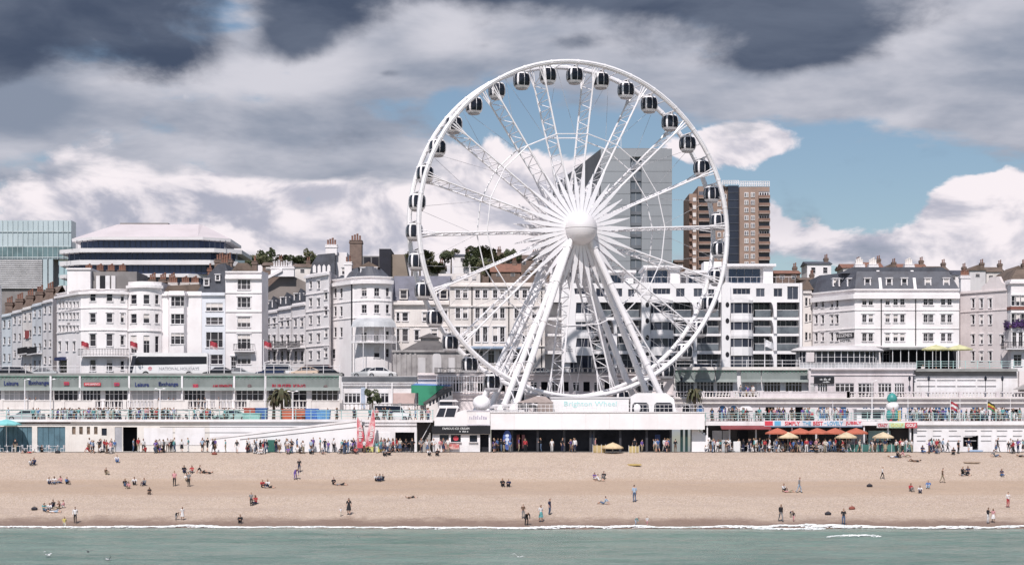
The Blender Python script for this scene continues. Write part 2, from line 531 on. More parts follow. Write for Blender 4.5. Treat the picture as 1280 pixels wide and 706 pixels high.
def foam_patch(name, x0, x1, yc, half, zf, label, seed, thr=.35, nx=600, ny=26):
    r = np.random.default_rng(seed)
    xs = np.linspace(x0, x1, nx); mb = MB()
    ph = r.uniform(0, 6.28, 8)
    def cen(x): return yc + .5 * math.sin(x * .11 + ph[0]) + .34 * math.sin(x * .29 + ph[1]) + .2 * math.sin(x * .83 + ph[2]) + .10 * math.sin(x * 2.3 + ph[6])
    def hw(x): return half * (1.0 + .45 * math.sin(x * .17 + ph[3]) + .35 * math.sin(x * .61 + ph[4]) + .2 * math.sin(x * 1.9 + ph[5]))
    dx = (x1 - x0) / nx
    for i in range(nx):
        x = xs[i]; e = min(1, (x - x0) / 3, (x1 - x) / 3)
        h = max(.02, hw(x) * max(e, .05)); c = cen(x)
        for j in range(ny):
            t = (j + .5) / ny * 2 - 1
            dens = (1 - abs(t) ** 2) * .6 + .45 * math.sin(x * 1.7 + t * 5 + ph[5]) * math.sin(x * .53 - t * 9) + r.uniform(-.35, .45)
            if t > .35: dens += .38 * (1 - (t - .35) * .4)
            if dens < thr: continue
            y = c + t * h; s = r.uniform(.6, 1.35)
            hx, hy = dx * .75 * s, h / ny * 1.25 * s
            z = zf(x, y) + .05 + r.uniform(0, .07) + .09 * max(0, 1 - abs(t))
            a = r.uniform(-.5, .5)
            p = [(x - hx, y - hy * (1 + a), z - .03), (x + hx * .9, y - hy, z), (x + hx, y + hy * (1 - a), z + .015), (x - hx * .8, y + hy, z + .03)]
            mb.quad(*p)
    o = mb.build(name, FOAM)
    tag(o, label, 'foam', kind='stuff')
    return o


_sx, _sy = np.linspace(-64, 64, 641), np.linspace(160, 184, 161)
_SX, _SY = np.meshgrid(_sx, _sy)
_SZ = np.maximum(beach_fn(_SX, _SY), sea_fn(_SX, _SY))


def shore(x, y):
    return float(_SZ[min(160, max(0, int(round((y - 160) / .15)))), min(640, max(0, int(round((x + 64) / .2))))])


foam_patch('foam', -62, 62, 179.9, .55, shore, 'white foam line of the wave breaking along the shingle', 5, .62)
foam_patch('foam', 28.4, 33.2, 162.5, 1.6, shore, 'white foam on the crest of a small wave off the beach', 8, .90, 90, 26)
foam_patch('foam', 30.2, 34.4, 163.9, .6, shore, 'foam trailing behind the small breaking wave', 9, .95, 50, 14)
foam_patch('foam', 24, 31, 178.2, .55, shore, 'thin foam left behind the shore break', 12, .45, 90, 14)

# promenades, road, hill
sheet('lower_promenade', np.linspace(-400, 400, 3), [226.4, 246.2], lambda a, b: a * 0 + 10.80, PAVE)
sheet('beach_walkway', np.linspace(-400, 400, 3), [222.6, 226.9], lambda a, b: a * 0 + 6.975, PAVE)
sheet('upper_road', np.linspace(-400, 400, 3), [250.9, 300], lambda a, b: a * 0 + 16.9, ASPH)


def hill_fn(XX, YY):
    z = np.interp(YY, [299, 320, 345, 400, 450, 520, 700, 1200, 3000], [16.7, 17.2, 24, 37, 45, 49, 52, 45, 10])
    side = np.clip((XX - 30) / 60, 0, 1)
    z = z + np.clip((YY - 320) / 60, 0, 1) * (-2.0 + 2.5 * np.sin(XX * .02 + 1.2) + 1.5 * np.sin(XX * .051) - 3 * (1 - side))
    return z


def hill_z(x, d): return float(hill_fn(np.array([[x]]), np.array([[d]]))[0, 0])


GRASS = mat('hill_grass', (.10, .10, .062), .9, .2, .05, bump=.4, bscale=1.0, col2=(.06, .065, .04))
sheet('hill', np.linspace(-1500, 1500, 161), np.concatenate([np.linspace(299, 460, 40), [520, 600, 700, 900, 1200, 3000]]), hill_fn, GRASS)
# ------------------------------------------------------------------ the big wheel
YAW = R(21.0)
WN = Vector((math.sin(YAW), -math.cos(YAW), 0))     # axle direction, towards the sea
WU = Vector((math.cos(YAW), math.sin(YAW), 0))      # along the wheel
WC = PW(715, 288.6, 236.0)                          # hub centre
WR = 21.75
DECK = 12.0                                         # top of the boarding platform


def wp(r, ang, n):
    """point on the wheel: radius, clock angle from the top in degrees, offset along the axle"""
    a = R(ang)
    return WC + WU * (r * math.sin(a)) + Vector((0, 0, r * math.cos(a))) + WN * n


def big_wheel():
    root = thing('ferris_wheel', 'tall white observation wheel with dark glazed gondolas beside the beach', 'ferris wheel', (WC.x, WC.y, DECK))
    NS = 18
    for n in (2.0, -2.0):                           # two rims
        mb = MB(); K = 108
        ring = []
        for i in range(K):
            a = 360 * i / K
            ring.append([wp(WR + .28, a, n - .16), wp(WR + .28, a, n + .16), wp(WR + .12, a, n + .28), wp(WR - .12, a, n + .28), wp(WR - .28, a, n + .16),
                         wp(WR - .28, a, n - .16), wp(WR - .12, a, n - .28), wp(WR + .12, a, n - .28)])
        for i in range(K):
            A, B = ring[i], ring[(i + 1) % K]
            for j in range(8): mb.quad(A[j], B[j], B[(j + 1) % 8], A[(j + 1) % 8])
        for i in range(36):                         # flange joints
            a = 10 * i
            mb.tube(wp(WR, a - .3, n), wp(WR, a + .3, n), .35, n=8)
        rim = mb.build('rim', METAL, root)
        if n > 0:
            lb = MB()
            for i in range(K):
                a, b = 360 * i / K, 360 * (i + 1) / K
                lb.tube(wp(WR + .03, a, n + .29), wp(WR + .03, b, n + .29), .05, n=4, caps=False)
            lb.build('light_strip', mat('light_strip', (.70, .69, .71), .3, .05), rim)
    mb = MB()
    for i in range(36):                             # axles that carry the gondolas between the rims
        mb.tube(wp(WR - .05, 10 * i + 1, -2), wp(WR - .05, 10 * i + 1, 2), .12, n=6)
        mb.tube(wp(WR, 10 * i + 6, -2), wp(WR, 10 * i + 6, 2), .07, n=5)
    mb.build('cross_tubes', METAL, root)
    BL = mat('white_light_panel', (.82, .80, .82), .3, .02, .4, spec=.5, col2=(.77, .75, .77))
    for k in range(NS):                             # lattice spokes
        a = 20 * k + 6.5
        sp = MB()
        f0, f1 = wp(1.6, a, 1.55), wp(WR - .2, a, 2.0)
        b0, b1 = wp(1.6, a, -1.55), wp(WR - .2, a, -2.0)
        t = WU * math.cos(R(a)) - Vector((0, 0, math.sin(R(a))))
        for p, q in ((f0, f1), (b0, b1)):
            sp.tube(p, q, .15, .11, 6)
            # sharp double chord near the rim
            sp.tube(q.lerp(p, .14) + t * .0, q + t * .42, .07, .06, 5)
            sp.tube(q.lerp(p, .14) + t * .0, q - t * .42, .07, .06, 5)
        M_ = 15
        for i in range(M_):
            s0, s1 = .06 + .90 * i / M_, .06 + .90 * (i + 1) / M_
            A, B = f0.lerp(f1, s0), b0.lerp(b1, s0)
            C, D = f0.lerp(f1, s1), b0.lerp(b1, s1)
            sp.tube(A, B, .055, n=4, caps=False)
            if i % 2: sp.tube(A, D, .055, n=4, caps=False)
            else: sp.tube(B, C, .055, n=4, caps=False)
        so = sp.build('spoke', METAL, root)
        for n in (2.05, -2.05):                     # the long blade-shaped light panels by the hub
            for half, (r0, r1, r2, w, bend) in enumerate(((1.7, 4.4, 8.6, .33, .12), (1.7, 5.0, 7.6, .29, .10))):
                aa = a + (0 if half == 0 else 10)
                tt = WU * math.cos(R(aa)) - Vector((0, 0, math.sin(R(aa))))
                sg = 1 if n > 0 else -1
                P0, P1, P2 = wp(r0, aa, n + sg * .55), wp(r1, aa, n + sg * .2), wp(r2, aa, n - sg * bend)
                th = WN * (.06)
                pb = MB()
                o4 = [P0 - tt * .16, P1 - tt * w, P2 - tt * .03, P2 + tt * .03, P1 + tt * w, P0 + tt * .16]
                fr = [p + th for p in o4]; bk = [p - th for p in o4]
                pb.quad(fr[0], fr[1], fr[4], fr[5]); pb.quad(fr[1], fr[2], fr[3], fr[4])
                pb.quad(bk[5], bk[4], bk[1], bk[0]); pb.quad(bk[4], bk[3], bk[2], bk[1])
                for i in range(6):
                    j = (i + 1) % 6; pb.quad(fr[i], bk[i], bk[j], fr[j])
                pb.tube(wp(1.5, aa, n - sg * .3), P1 - th * sg * 3, .09, .06, 5)
                pb.build('light_panel', BL, so)
    # ring of bracing tubes half-way out and slack-free wire stays
    for n in (1.9, -1.9):
        mb = MB()
        for k in range(NS):
            mb.tube(wp(12.6, 20 * k + 6.5, n), wp(12.6, 20 * k + 26.5, n), .085 if n < 0 else .07, n=5)
        mb.build('brace_ring', METAL, root)
    mb = MB()
    for k in range(NS):
        a = 20 * k + 6.5
        for n in (-2.0,):
            mb.tube(wp(12.6, a, n * .95), wp(WR - .3, a + 10, n), .022, n=4, caps=False)
            mb.tube(wp(12.6, a, n * .95), wp(WR - .3, a - 10, n), .022, n=4, caps=False)
    mb.build('wire_stays', mat('steel_wire', (.55, .54, .56), .4, .05, metal=.3), root)
    # hub
    mb = MB()
    mb.tube(WC + WN * -3.4, WC + WN * 3.4, 1.05, n=20)
    for n in (2.9, -2.9): mb.tube(WC + WN * (n - .35), WC + WN * (n + .35), 1.5, n=24)
    for n in (1.9, -1.9):
        mb.tube(WC + WN * (n - .3), WC + WN * (n + .3), 1.75, n=28)
        for i in range(36):
            mb.tube(wp(1.6, 10 * i, n), wp(2.9, 10 * i, n + (.2 if n > 0 else -.2)), .10, n=5)
    hub = mb.build('hub', mat('hub_steel', (.55, .53, .53), .5, .12, 1.5, col2=(.36, .33, .31)), root)
    c = WC + WN * 3.0
    mb = MB(); n_, m_ = 40, 20
    for i in range(m_):
        for j in range(n_):
            def P(i, j):
                th, ph = math.pi * i / m_, 2 * math.pi * j / n_
                return c + (WU * math.cos(ph) * math.sin(th) + Vector((0, 0, 1)) * math.cos(th) + WN * math.sin(ph) * math.sin(th)) * 2.1
            if i == 0: mb.poly([P(0, 0), P(1, j), P(1, j + 1)])
            elif i == m_ - 1: mb.poly([P(i, j), P(m_, 0), P(i, j + 1)])
            else: mb.quad(P(i, j), P(i + 1, j), P(i + 1, j + 1), P(i, j + 1))
    ball = mb.build('hub_cap', mat('white_gelcoat', (.70, .67, .68), .4, .03, .3, spec=.4, col2=(.64, .61, .62)), root, smooth=True)
    me = ball.data
    sm = MB()
    for i in range(40):
        a, b = 2 * math.pi * i / 40, 2 * math.pi * (i + 1) / 40
        sm.tube(c + (WU * math.cos(a) + WN * math.sin(a)) * 2.1, c + (WU * math.cos(b) + WN * math.sin(b)) * 2.1, .03, n=4, caps=False)
    sm.build('seam', mat('seam_grey', (.35, .33, .33), .6), ball)
    # legs
    for side in (-1, 1):
        for nf, nt in ((6.7, 2.9), (2.3, 2.5), (-2.3, -2.5), (-6.7, -2.9)):
            foot = WC + WU * (side * 10.7) + WN * nf; foot.z = DECK + .05
            top = WC + WU * (side * 1.15) + WN * nt + Vector((0, 0, -.9))
            mb = MB()
            ax = (top - foot).normalized()
            pts = [foot + Vector((0, 0, .1)), foot.lerp(top, .04), foot.lerp(top, .5), foot.lerp(top, .93), top]
            mb.chain(pts, [.28, .41, .41, .40, .28], 10)
            for s_ in (.04, .27, .5, .73, .93):
                p = foot.lerp(top, s_); mb.tube(p - ax * .07, p + ax * .07, .48, n=12)
            leg = mb.build('leg', METAL, root, smooth=False)
            fb = MB(); fb.obox(foot, WU, WN, 1.0, 1.0, DECK - .02, DECK + .22); fb.tube(foot + Vector((0, 0, .2)), foot + Vector((0, 0, .8)), .7, .45, 10)
            fb.build('foot_plate', METAL, leg)
        # struts tying the leg pairs
        for nf, nt, n2, n2t in ((6.7, 2.9, 2.3, 2.5), (-6.7, -2.9, -2.3, -2.5)):
            A0 = WC + WU * (side * 10.7) + WN * nf; A0.z = DECK; A1 = WC + WU * (side * 1.15) + WN * nt + Vector((0, 0, -.9))
            B0 = WC + WU * (side * 10.7) + WN * n2; B0.z = DECK; B1 = WC + WU * (side * 1.15) + WN * n2t + Vector((0, 0, -.9))
            mb = MB()
            for k in range(11):
                s0, s1 = .04 + k * .08, .12 + k * .08
                mb.tube(A0.lerp(A1, s0), B0.lerp(B1, s1), .075, n=5); mb.tube(A0.lerp(A1, s1), B0.lerp(B1, s1), .075, n=5)
            mb.build('leg_bracing', METAL, root)
    # low ties between the feet and the drive units
    mb = MB()
    for n in (6.7, -6.7):
        a = WC + WU * -10.7 + WN * n; b = WC + WU * 10.7 + WN * n; a.z = b.z = DECK + .75
        mb.tube(a, b, .22, n=8)
    for s_ in (-1, 1):
        a = WC + WU * (s_ * 10.7) + WN * 6.7; b = WC + WU * (s_ * 10.7) + WN * -6.7; a.z = b.z = DECK + .7
        mb.tube(a, b, .26, n=8)
        for n in (2.4, -2.4):
            q = WC + WU * (s_ * 9.2) + WN * n; q.z = DECK + 1.0
            mb.tube(q + WU * -.2, q + WU * .2, .62, n=14)
            mb.tube(q, Vector((q.x, q.y, DECK)), .2, n=6)
    mb.build('base_frame', METAL, root)
    # gondola: white frame with a window all round; one mesh shared by all
    def sec(t):                                      # half-width of the cabin at height t in 0..1
        return (1 - abs(2 * t - 1) ** 3.4 * .36)
    def ringpt(ph, t, grow=0.0):
        k = 1.02 * sec(t) + grow
        cx, sx = math.cos(ph), math.sin(ph)
        e = (abs(cx) ** 3.2 + abs(sx) ** 3.2) ** (-1 / 3.2)
        return Vector((cx * e * k, sx * e * k * .94, -2.35 + 2.05 * t))
    def shell(mb, t0, t1, p0, p1, grow, nt=6, npn=8):
        for i in range(nt):
            for j in range(npn):
                a, b = t0 + (t1 - t0) * i / nt, t0 + (t1 - t0) * (i + 1) / nt
                u, v = p0 + (p1 - p0) * j / npn, p0 + (p1 - p0) * (j + 1) / npn
                mb.quad(ringpt(u, a, grow), ringpt(v, a, grow), ringpt(v, b, grow), ringpt(u, b, grow))
    fr = MB()
    for q in range(4):                               # corner posts (diagonals) and the narrow mullions
        for w, off, g in ((.115, math.pi / 4, .035), (.035, 0, .028)):
            ph = q * math.pi / 2 + off
            shell(fr, .0, 1, ph - w, ph + w, g, 8, 2)
    shell(fr, 0, .15, 0, 2 * math.pi, .03, 2, 40)
    shell(fr, .90, 1, 0, 2 * math.pi, .03, 2, 40)
    fr.poly([ringpt(2 * math.pi * j / 40, 0, .03) for j in reversed(range(40))])
    fr.poly([ringpt(2 * math.pi * j / 40, 1, .03) for j in range(40)])
    fr.box(-.10, .10, -.75, -.60, -.32, .05); fr.box(-.10, .10, .60, .75, -.32, .05); fr.tube((0, -1.9, 0), (0, 1.9, 0), .07, n=6)
    fme = fr.mesh('gondola'); fme.materials.append(METAL)
    gl = MB(); shell(gl, .12, .93, 0, 2 * math.pi, -.012, 10, 40)
    gme = gl.mesh('window_glass', smooth=True); gme.materials.append(DGLASS)
    cp = MB(); cp.lathe([(.45, -.32), (.40, -.22), (.25, -.16), (.12, -.10)], (0, 0, 0), 14)
    cme = cp.mesh('roof_cap'); cme.materials.append(BLACK)
    pn = MB(); pn.lathe([(.50, -2.50), (.72, -2.44), (.78, -2.36)], (0, 0, 0), 20)
    pme = pn.mesh('floor_pan'); pme.materials.append(mat('gondola_underside', (.40, .38, .39), .5, .1))
    for i in range(36):
        p = wp(WR - .05, 10 * i + 1, 0)
        g = inst(fme, 'gondola', root, p - root.location, YAW)
        inst(gme, 'window_glass', g, (0, 0, 0)); inst(cme, 'roof_cap', g, (0, 0, 0)); inst(pme, 'floor_pan', g, (0, 0, 0))
    return root


big_wheel()


# ------------------------------------------------------------------ boarding platform
def station():
    d0, d1 = 223.6, 247.0
    root = thing('boarding_platform', 'long white platform with deep fascia under the observation wheel', 'platform', (PX(745, 226), 226, 6.95))
    zt, zb = PZ(515.5, d0), PZ(536.5, d0)
    xl, xr = PX(613, d0), PX(881, d0)
    wm = mat('white_cladding', (.83, .81, .815), .45, .04, .25, streak=.3, col2=(.74, .71, .715))
    n = 9
    for i in range(n):                                # fascia boards
        mb = MB(); a, b = xl + (xr - xl) * i / n, xl + (xr - xl) * (i + 1) / n
        mb.box(a + .004, b - .004, d0 - .02 * (i % 2) * .3, d0 + .15, zb, zt)
        mb.build('fascia_panel', wm, root)
    mb = MB(); mb.box(xl, xr, d0 + .16, d1, zb + .1, DECK - .03); mb.build('deck', PAVE, root)
    mb = MB(); mb.box(PX(572, 227.5), xl - .01, 227.4, d1, 10.5, DECK - .03); mb.build('deck', WHITE, root)
    mb = MB(); mb.box(xl - .05, xr + .05, d0 - .1, d0 + .155, zt + .004, zt + .09); mb.build('coping', METAL, root)
    mb = MB(); mb.box(xr - .15, xr, d0 + .16, d1 - .2, zb, zt - .01); mb.build('end_panel', wm, root)
    # the undercroft: dark back wall, posts
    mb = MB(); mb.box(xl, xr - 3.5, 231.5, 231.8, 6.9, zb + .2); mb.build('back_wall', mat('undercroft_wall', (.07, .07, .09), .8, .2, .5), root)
    for px in (640, 672, 705, 738, 742, 775, 808, 838):
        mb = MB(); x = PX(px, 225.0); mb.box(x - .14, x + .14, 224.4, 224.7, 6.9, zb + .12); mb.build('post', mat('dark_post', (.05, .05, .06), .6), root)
    mb = MB()                                         # surfboard-shaped blue sign board and display cases under the deck
    x = PX(634, 224.3)
    prof = [(x + math.cos(t) * .55 * (1 if math.sin(t) > 0 else .8), 8.45 + math.sin(t) * 1.25) for t in [i * math.pi / 10 for i in range(20)]]
    mb.prism(prof, 224.1, 224.2); b = mb.build('arched_board', mat('blue_board', (.045, .085, .30), .5, .2, 2.0, col2=(.10, .16, .40)), root)
    mb = MB()
    for (dx, dz, r) in ((0, .5, .22), (0, 0, .25), (0, -.45, .18)): mb.lathe([(r, 0), (r, .01)], (0, 0, 0), 12) if False else mb.prism([(x + dx + r * math.cos(i * .63), 8.5 + dz + r * math.sin(i * .63)) for i in range(10)], 224.07, 224.1)
    mb.build('white_motif', mat('board_print', (.65, .72, .85), .6), b)
    for px, col in ((649, (.35, .10, .10)), (653, (.30, .12, .14)), (740, (.05, .09, .25)), (822, (.04, .07, .22))):
        mb = MB(); x = PX(px, 226.0); mb.box(x - .33, x + .33, 226.0, 226.1, 7.4, 9.1); mb.build('poster_board', mat('poster_%d' % px, col, .5, .25, 2.5), root)
    # stairs at the east end: white stringer walls and steps
    xs = PX(866, 224.5)
    for i in range(12):
        mb = MB(); z = 6.95 + i * .30; mb.box(xs + 3.4 - i * .30, xs + 3.7 - i * .30, 225.0, 226.3, z, z + .30); mb.build('step', METAL, root)
    for y in (224.75, 226.32):
        mb = MB(); mb.prism([(xs - .1, zb + .1), (xs - .1, 6.95), (xs + 3.9, 6.95), (xs + 3.9, 7.4), (xs + .3, zb + .1)] if True else [], y, y + .2); mb.build('stair_wall', wm, root)
    mb = MB()
    for i in range(2): mb.box(PX(852 + 6 * i, 224.5) - .16, PX(852 + 6 * i, 224.5) + .16, 224.3, 224.6, 6.95, zb - .01)
    mb.build('dark_pillars', mat('dark_green_paint', (.015, .05, .045), .5), root)
    # the enclosure on deck, with the wheel's name in turquoise
    yb = 226.6
    mb = MB(); za, zb2 = PZ(516, yb), PZ(497.5, yb)
    x0, x1 = PX(689, yb), PX(845, yb)
    mb.box(x0, PX(786, yb), yb, yb + 4.5, za - .1, zb2); en = mb.build('enclosure', wm, root)
    mb = MB(); mb.box(x0 - .1, PX(786, yb) + .1, yb - .12, yb + 4.6, zb2 + .004, zb2 + .14); mb.build('roof_edge', METAL, en)
    text(en, 'Brighton Wheel', (PX(738, yb), yb - .012, PZ(505.2, yb)), .78, mat('turquoise_letters', (.40, .72, .70), .5, .05), 6.6, name='lettering')
    # control booth: faceted white cabin with two dark windows
    zc = PZ(491, yb)
    pts = [(PX(788, yb), za), (PX(788, yb), PZ(497, yb)), (PX(797, yb), zc), (PX(832, yb), zc), (PX(842, yb), PZ(498, yb)), (PX(845, yb), za)]
    mb = MB(); mb.prism(pts, yb - .5, yb + 5.0); bo = mb.build('control_booth', wm, root)
    for a, b in ((789.5, 811), (817, 841)):
        mb = MB(); za2, zb3 = PZ(514.5, yb), PZ(503, yb); A, B = PX(a, yb), PX(b, yb)
        mb.prism([(A, za2), (A + .08, zb3 - .2), (A + .35, zb3), (B - .35, zb3), (B - .1, zb3 - .2), (B, za2)], yb - .54, yb - .505)
        w = mb.build('window', DGLASS, bo)
    mb = MB(); x = PX(796, yb); mb.ball((x, yb - .7, PZ(510, yb)), .45, .2, .55); mb.build('round_panel', METAL, bo)
    # fabric queue shelter with a hipped brown canopy
    q = thing('queue_shelter', 'small shelter with brown canopy roof on the wheel platform', 'shelter', (PX(668, 225.5), 225.5, DECK))
    xa, xb, ya, yb_ = PX(646, 225), PX(692, 225), 224.6, 226.5
    mb = MB(); zt2, zr = PZ(503, 225), PZ(495, 225)
    cx = PX(676, 225)
    for P in ([(xa, ya, zt2), (xb, ya, zt2), (cx + .6, 225.6, zr), (cx - .6, 225.6, zr)], [(xb, ya, zt2), (xb, yb_, zt2), (cx + .6, 225.6, zr)], [(xb, yb_, zt2), (xa, yb_, zt2), (cx - .6, 225.6, zr), (cx + .6, 225.6, zr)], [(xa, yb_, zt2), (xa, ya, zt2), (cx - .6, 225.6, zr)]): mb.poly(P)
    CAN = mat('brown_canopy', (.33, .27, .25), .8, .1, 1.2)
    mb.build('canopy', CAN, q)
    mb = MB(); mb.box(PX(672, 225), PX(691, 225), ya + .02, ya + .1, DECK, zt2 - .03); mb.build('side_curtain', CAN, q)
    for x in (xa + .1, PX(658, 225), xb - .1):
        for y in (ya + .1, yb_ - .1):
            mb = MB(); mb.tube((x, y, DECK), (x, y, zt2), .06); mb.build('post', METAL, q)
    # platform railing
    rl = thing('platform_railing', 'thin white railing along the edge of the wheel platform', 'railing', (PX(745, d0), d0 + .1, zt))
    for k in range(50):
        x = PX(618, d0) + (PX(878, d0) - PX(618, d0)) * k / 49
        mb = MB(); mb.tube((x, d0 + .1, zt + .08), (x, d0 + .1, zt + 1.0), .022, n=4); mb.build('post', METAL, rl)
    mb = MB()
    for z in (.55, 1.0): mb.tube((PX(618, d0), d0 + .1, zt + z), (PX(878, d0), d0 + .1, zt + z), .028, n=5)
    mb.build('rails', METAL, rl)


station()


# ------------------------------------------------------------------ ice-cream kiosk and ticket office west of the platform
def kiosk():
    d = 223.8
    x0, x1 = PX(541, d), PX(613, d) - .03
    root = thing('ice_cream_kiosk', 'white ice cream kiosk with long black sign board by the beach', 'kiosk', ((x0 + x1) / 2, d + 1.5, 6.95))
    z0, z1, z2 = 6.95, PZ(542, d), PZ(532, d)
    wm = WHITE
    op = [(PX(549.5, d), PX(561, d), PZ(552, d), PZ(543, d)), (PX(563.5, d), PX(576, d), PZ(552, d), PZ(543, d)), (PX(587, d), PX(596.5, d), PZ(552, d), PZ(543.5, d)), (PX(600, d), PX(611, d), 6.95, PZ(542.5, d))]
    xs = sorted({x0, x1} | {a for o in op for a in o[:2]}); zs = sorted({z0, z1} | {a for o in op for a in o[2:]})
    mb = MB()
    for i in range(len(xs) - 1):
        for j in range(len(zs) - 1):
            cx, cz = (xs[i] + xs[i + 1]) / 2, (zs[j] + zs[j + 1]) / 2
            if any(o[0] < cx < o[1] and o[2] < cz < o[3] for o in op): continue
            mb.box(xs[i], xs[i + 1], d, d + .15, zs[j], zs[j + 1])
    mb.build('front_wall', wm, root)
    mb = MB(); mb.box(x0, x1, d + .9, d + 3.2, z0, z1); mb.build('interior', DARK, root)
    mb = MB(); mb.box(x0 - .05, x0 + .12, d + .16, d + 3.2, z0, z1 - .01); mb.build('side_wall', wm, root)
    for k, o in enumerate(op[:3]):
        mb = MB(); mb.box(o[0], o[1], d + .1, d + .14, o[2], o[3]); w = mb.build('serving_hatch', DGLASS, root)
        mb = MB(); mb.box(o[0] - .1, o[1] + .1, d - .25, d - .005, o[2] - .06, o[2] - .01); mb.build('counter', METAL, w)
        if k == 1:
            mb = MB(); cx, cz = (o[0] + o[1]) / 2, (o[2] + o[3]) / 2
            mb.prism([(cx + .34 * math.cos(i * .45), cz + .3 * math.sin(i * .45)) for i in range(14)], d + .05, d + .095); mb.build('round_sign', mat('red_sign', (.55, .06, .08), .5, .1, 2), w)
    mb = MB(); mb.box(PX(554, d), PX(574, d), d - .28, d - .02, PZ(561, d), PZ(554.5, d)); mb.build('freezer_cabinet', mat('red_cabinet', (.52, .10, .10), .5, .3, 3.0, col2=(.7, .55, .5)), root)
    mb = MB(); mb.box(x0 - .1, x1, d - .35, d + 3.3, z1 + .004, z2); fb = mb.build('sign_board', BLACK, root)
    wl = mat('white_letters', (.8, .8, .8), .5, .02)
    text(fb, 'FAMOUS ICE CREAM', (PX(570, d), d - .365, PZ(535.3, d)), .27, wl, 3.3)
    scribble(fb, (PX(580, d), d - .352, PZ(538.8, d)), 1.1, .2, wl, 3)
    # upper cabin: a rounded white booth with slanting windscreen
    zt = PZ(512, d)
    xa, xb = PX(543, d), PX(613, d) - .05
    cb = thing('ticket_booth', 'rounded white ticket booth with slanted dark windscreen above the kiosk', 'booth', ((xa + xb) / 2, d + 1.6, z2))
    y0, y1 = d - .2, d + 2.6
    mb = MB(); mb.prism([(xa + .0, z2 + .004), (xb, z2 + .004), (xb, zt - .1), (PX(580, d), zt), (PX(571, d), PZ(515, d)), (PX(569, d), PZ(521, d)), (xa + .05, PZ(521, d))], y0, y1); mb.build('body', mat('white_cladding', (.8, .8, .8)), cb)
    mb = MB(); mb.prism([(PX(545, d), PZ(520.9, d)), (PX(569, d), PZ(520.9, d)), (PX(572, d), PZ(510, d)), (PX(550, d), PZ(510, d))], y0 + .02, y1 - .1); mb.build('windscreen', DGLASS, cb)
    mb = MB(); mb.prism([(PX(549, d), PZ(509.9, d)), (PX(574, d), PZ(509.9, d)), (PX(572, d), PZ(506.6, d)), (PX(549, d), PZ(506.6, d))], y0, y1); rf = mb.build('roof', METAL, cb)
    mb = MB(); mb.prism([(PX(549.5, d), PZ(506.5, d)), (PX(566, d), PZ(506.5, d)), (PX(565, d), PZ(501.8, d)), (PX(550, d), PZ(501.8, d))], y0 + .5, y1); mb.build('rear_window', DGLASS, cb)
    mb = MB(); mb.prism([(PX(549, d), PZ(501.7, d)), (PX(573, d), PZ(501.7, d)), (PX(570, d), PZ(499.5, d)), (PX(550, d), PZ(499.5, d))], y0 + .3, y1); mb.build('upper_roof', METAL, cb)
    for a, b in ((548, 544), (557.5, 555.2), (570.6, 568.6)):
        mb = MB(); mb.prism([(PX(b - .6, d), PZ(521, d)), (PX(b + .6, d), PZ(521, d)), (PX(a + 1.6, d), PZ(509.8, d)), (PX(a + .4, d), PZ(509.8, d))], y0 - .03, y0 + .015); mb.build('pillar', METAL, cb)
    mb = MB(); mb.box(PX(584, d), PX(612.5, d), y0 - .14, y0 - .01, PZ(530.5, d), PZ(514, d)); bb = mb.build('sign_panel', WHITE, cb)
    mb = MB(); mb.box(PX(583.4, d), PX(612.9, d), y0 - .18, y0 - .145, PZ(514, d), PZ(512.6, d)); mb.box(PX(583.4, d), PX(612.9, d), y0 - .18, y0 - .145, PZ(531.5, d), PZ(530.3, d)); mb.build('frame', mat('lilac_grey', (.55, .52, .58), .5), bb)
    scribble(bb, (PX(598, d), y0 - .142, PZ(521.5, d)), 2.2, .5, mat('lilac_letters', (.36, .32, .44), .6), 8)
    # white storage dome behind the booth
    dm = MB(); dm.ball((0, 0, 0), 1.15, 1.0, 1.0, 16, 10)
    o = dm.build('white_cover', METAL, None, smooth=True); o.location = PW(602, 503.5, 227.5)
    tag(o, 'round white dome cover at the foot of the wheel leg', 'cover')


kiosk()
# ------------------------------------------------------------------ buildings
class Path:
    """the street fronts of a building in plan; nodes are (x, y), seen from outside they run left to right"""
    def __init__(s, nodes):
        s.p = [Vector(n) for n in nodes]
        s.u = [0.0]
        for a, b in zip(s.p, s.p[1:]): s.u.append(s.u[-1] + (b - a).length)
    def at(s, u):
        for i in range(len(s.p) - 1):
            if u <= s.u[i + 1] + 1e-9 or i == len(s.p) - 2:
                t = (u - s.u[i]) / (s.u[i + 1] - s.u[i])
                d = (s.p[i + 1] - s.p[i]).normalized()
                return s.p[i].lerp(s.p[i + 1], t), d, Vector((d.y, -d.x))
    def find(s, px):
        """position along the path that lies in picture column px"""
        k = (px - 640) / FPX
        best = None
        for i in range(len(s.p) - 1):
            a, b = s.p[i], s.p[i + 1]
            fa, fb = a.x - k * a.y, b.x - k * b.y
            if abs(fa - fb) < 1e-9: continue
            t = fa / (fa - fb)
            if -1e-6 <= t <= 1 + 1e-6: return s.u[i] + t * (s.u[i + 1] - s.u[i])
        return None


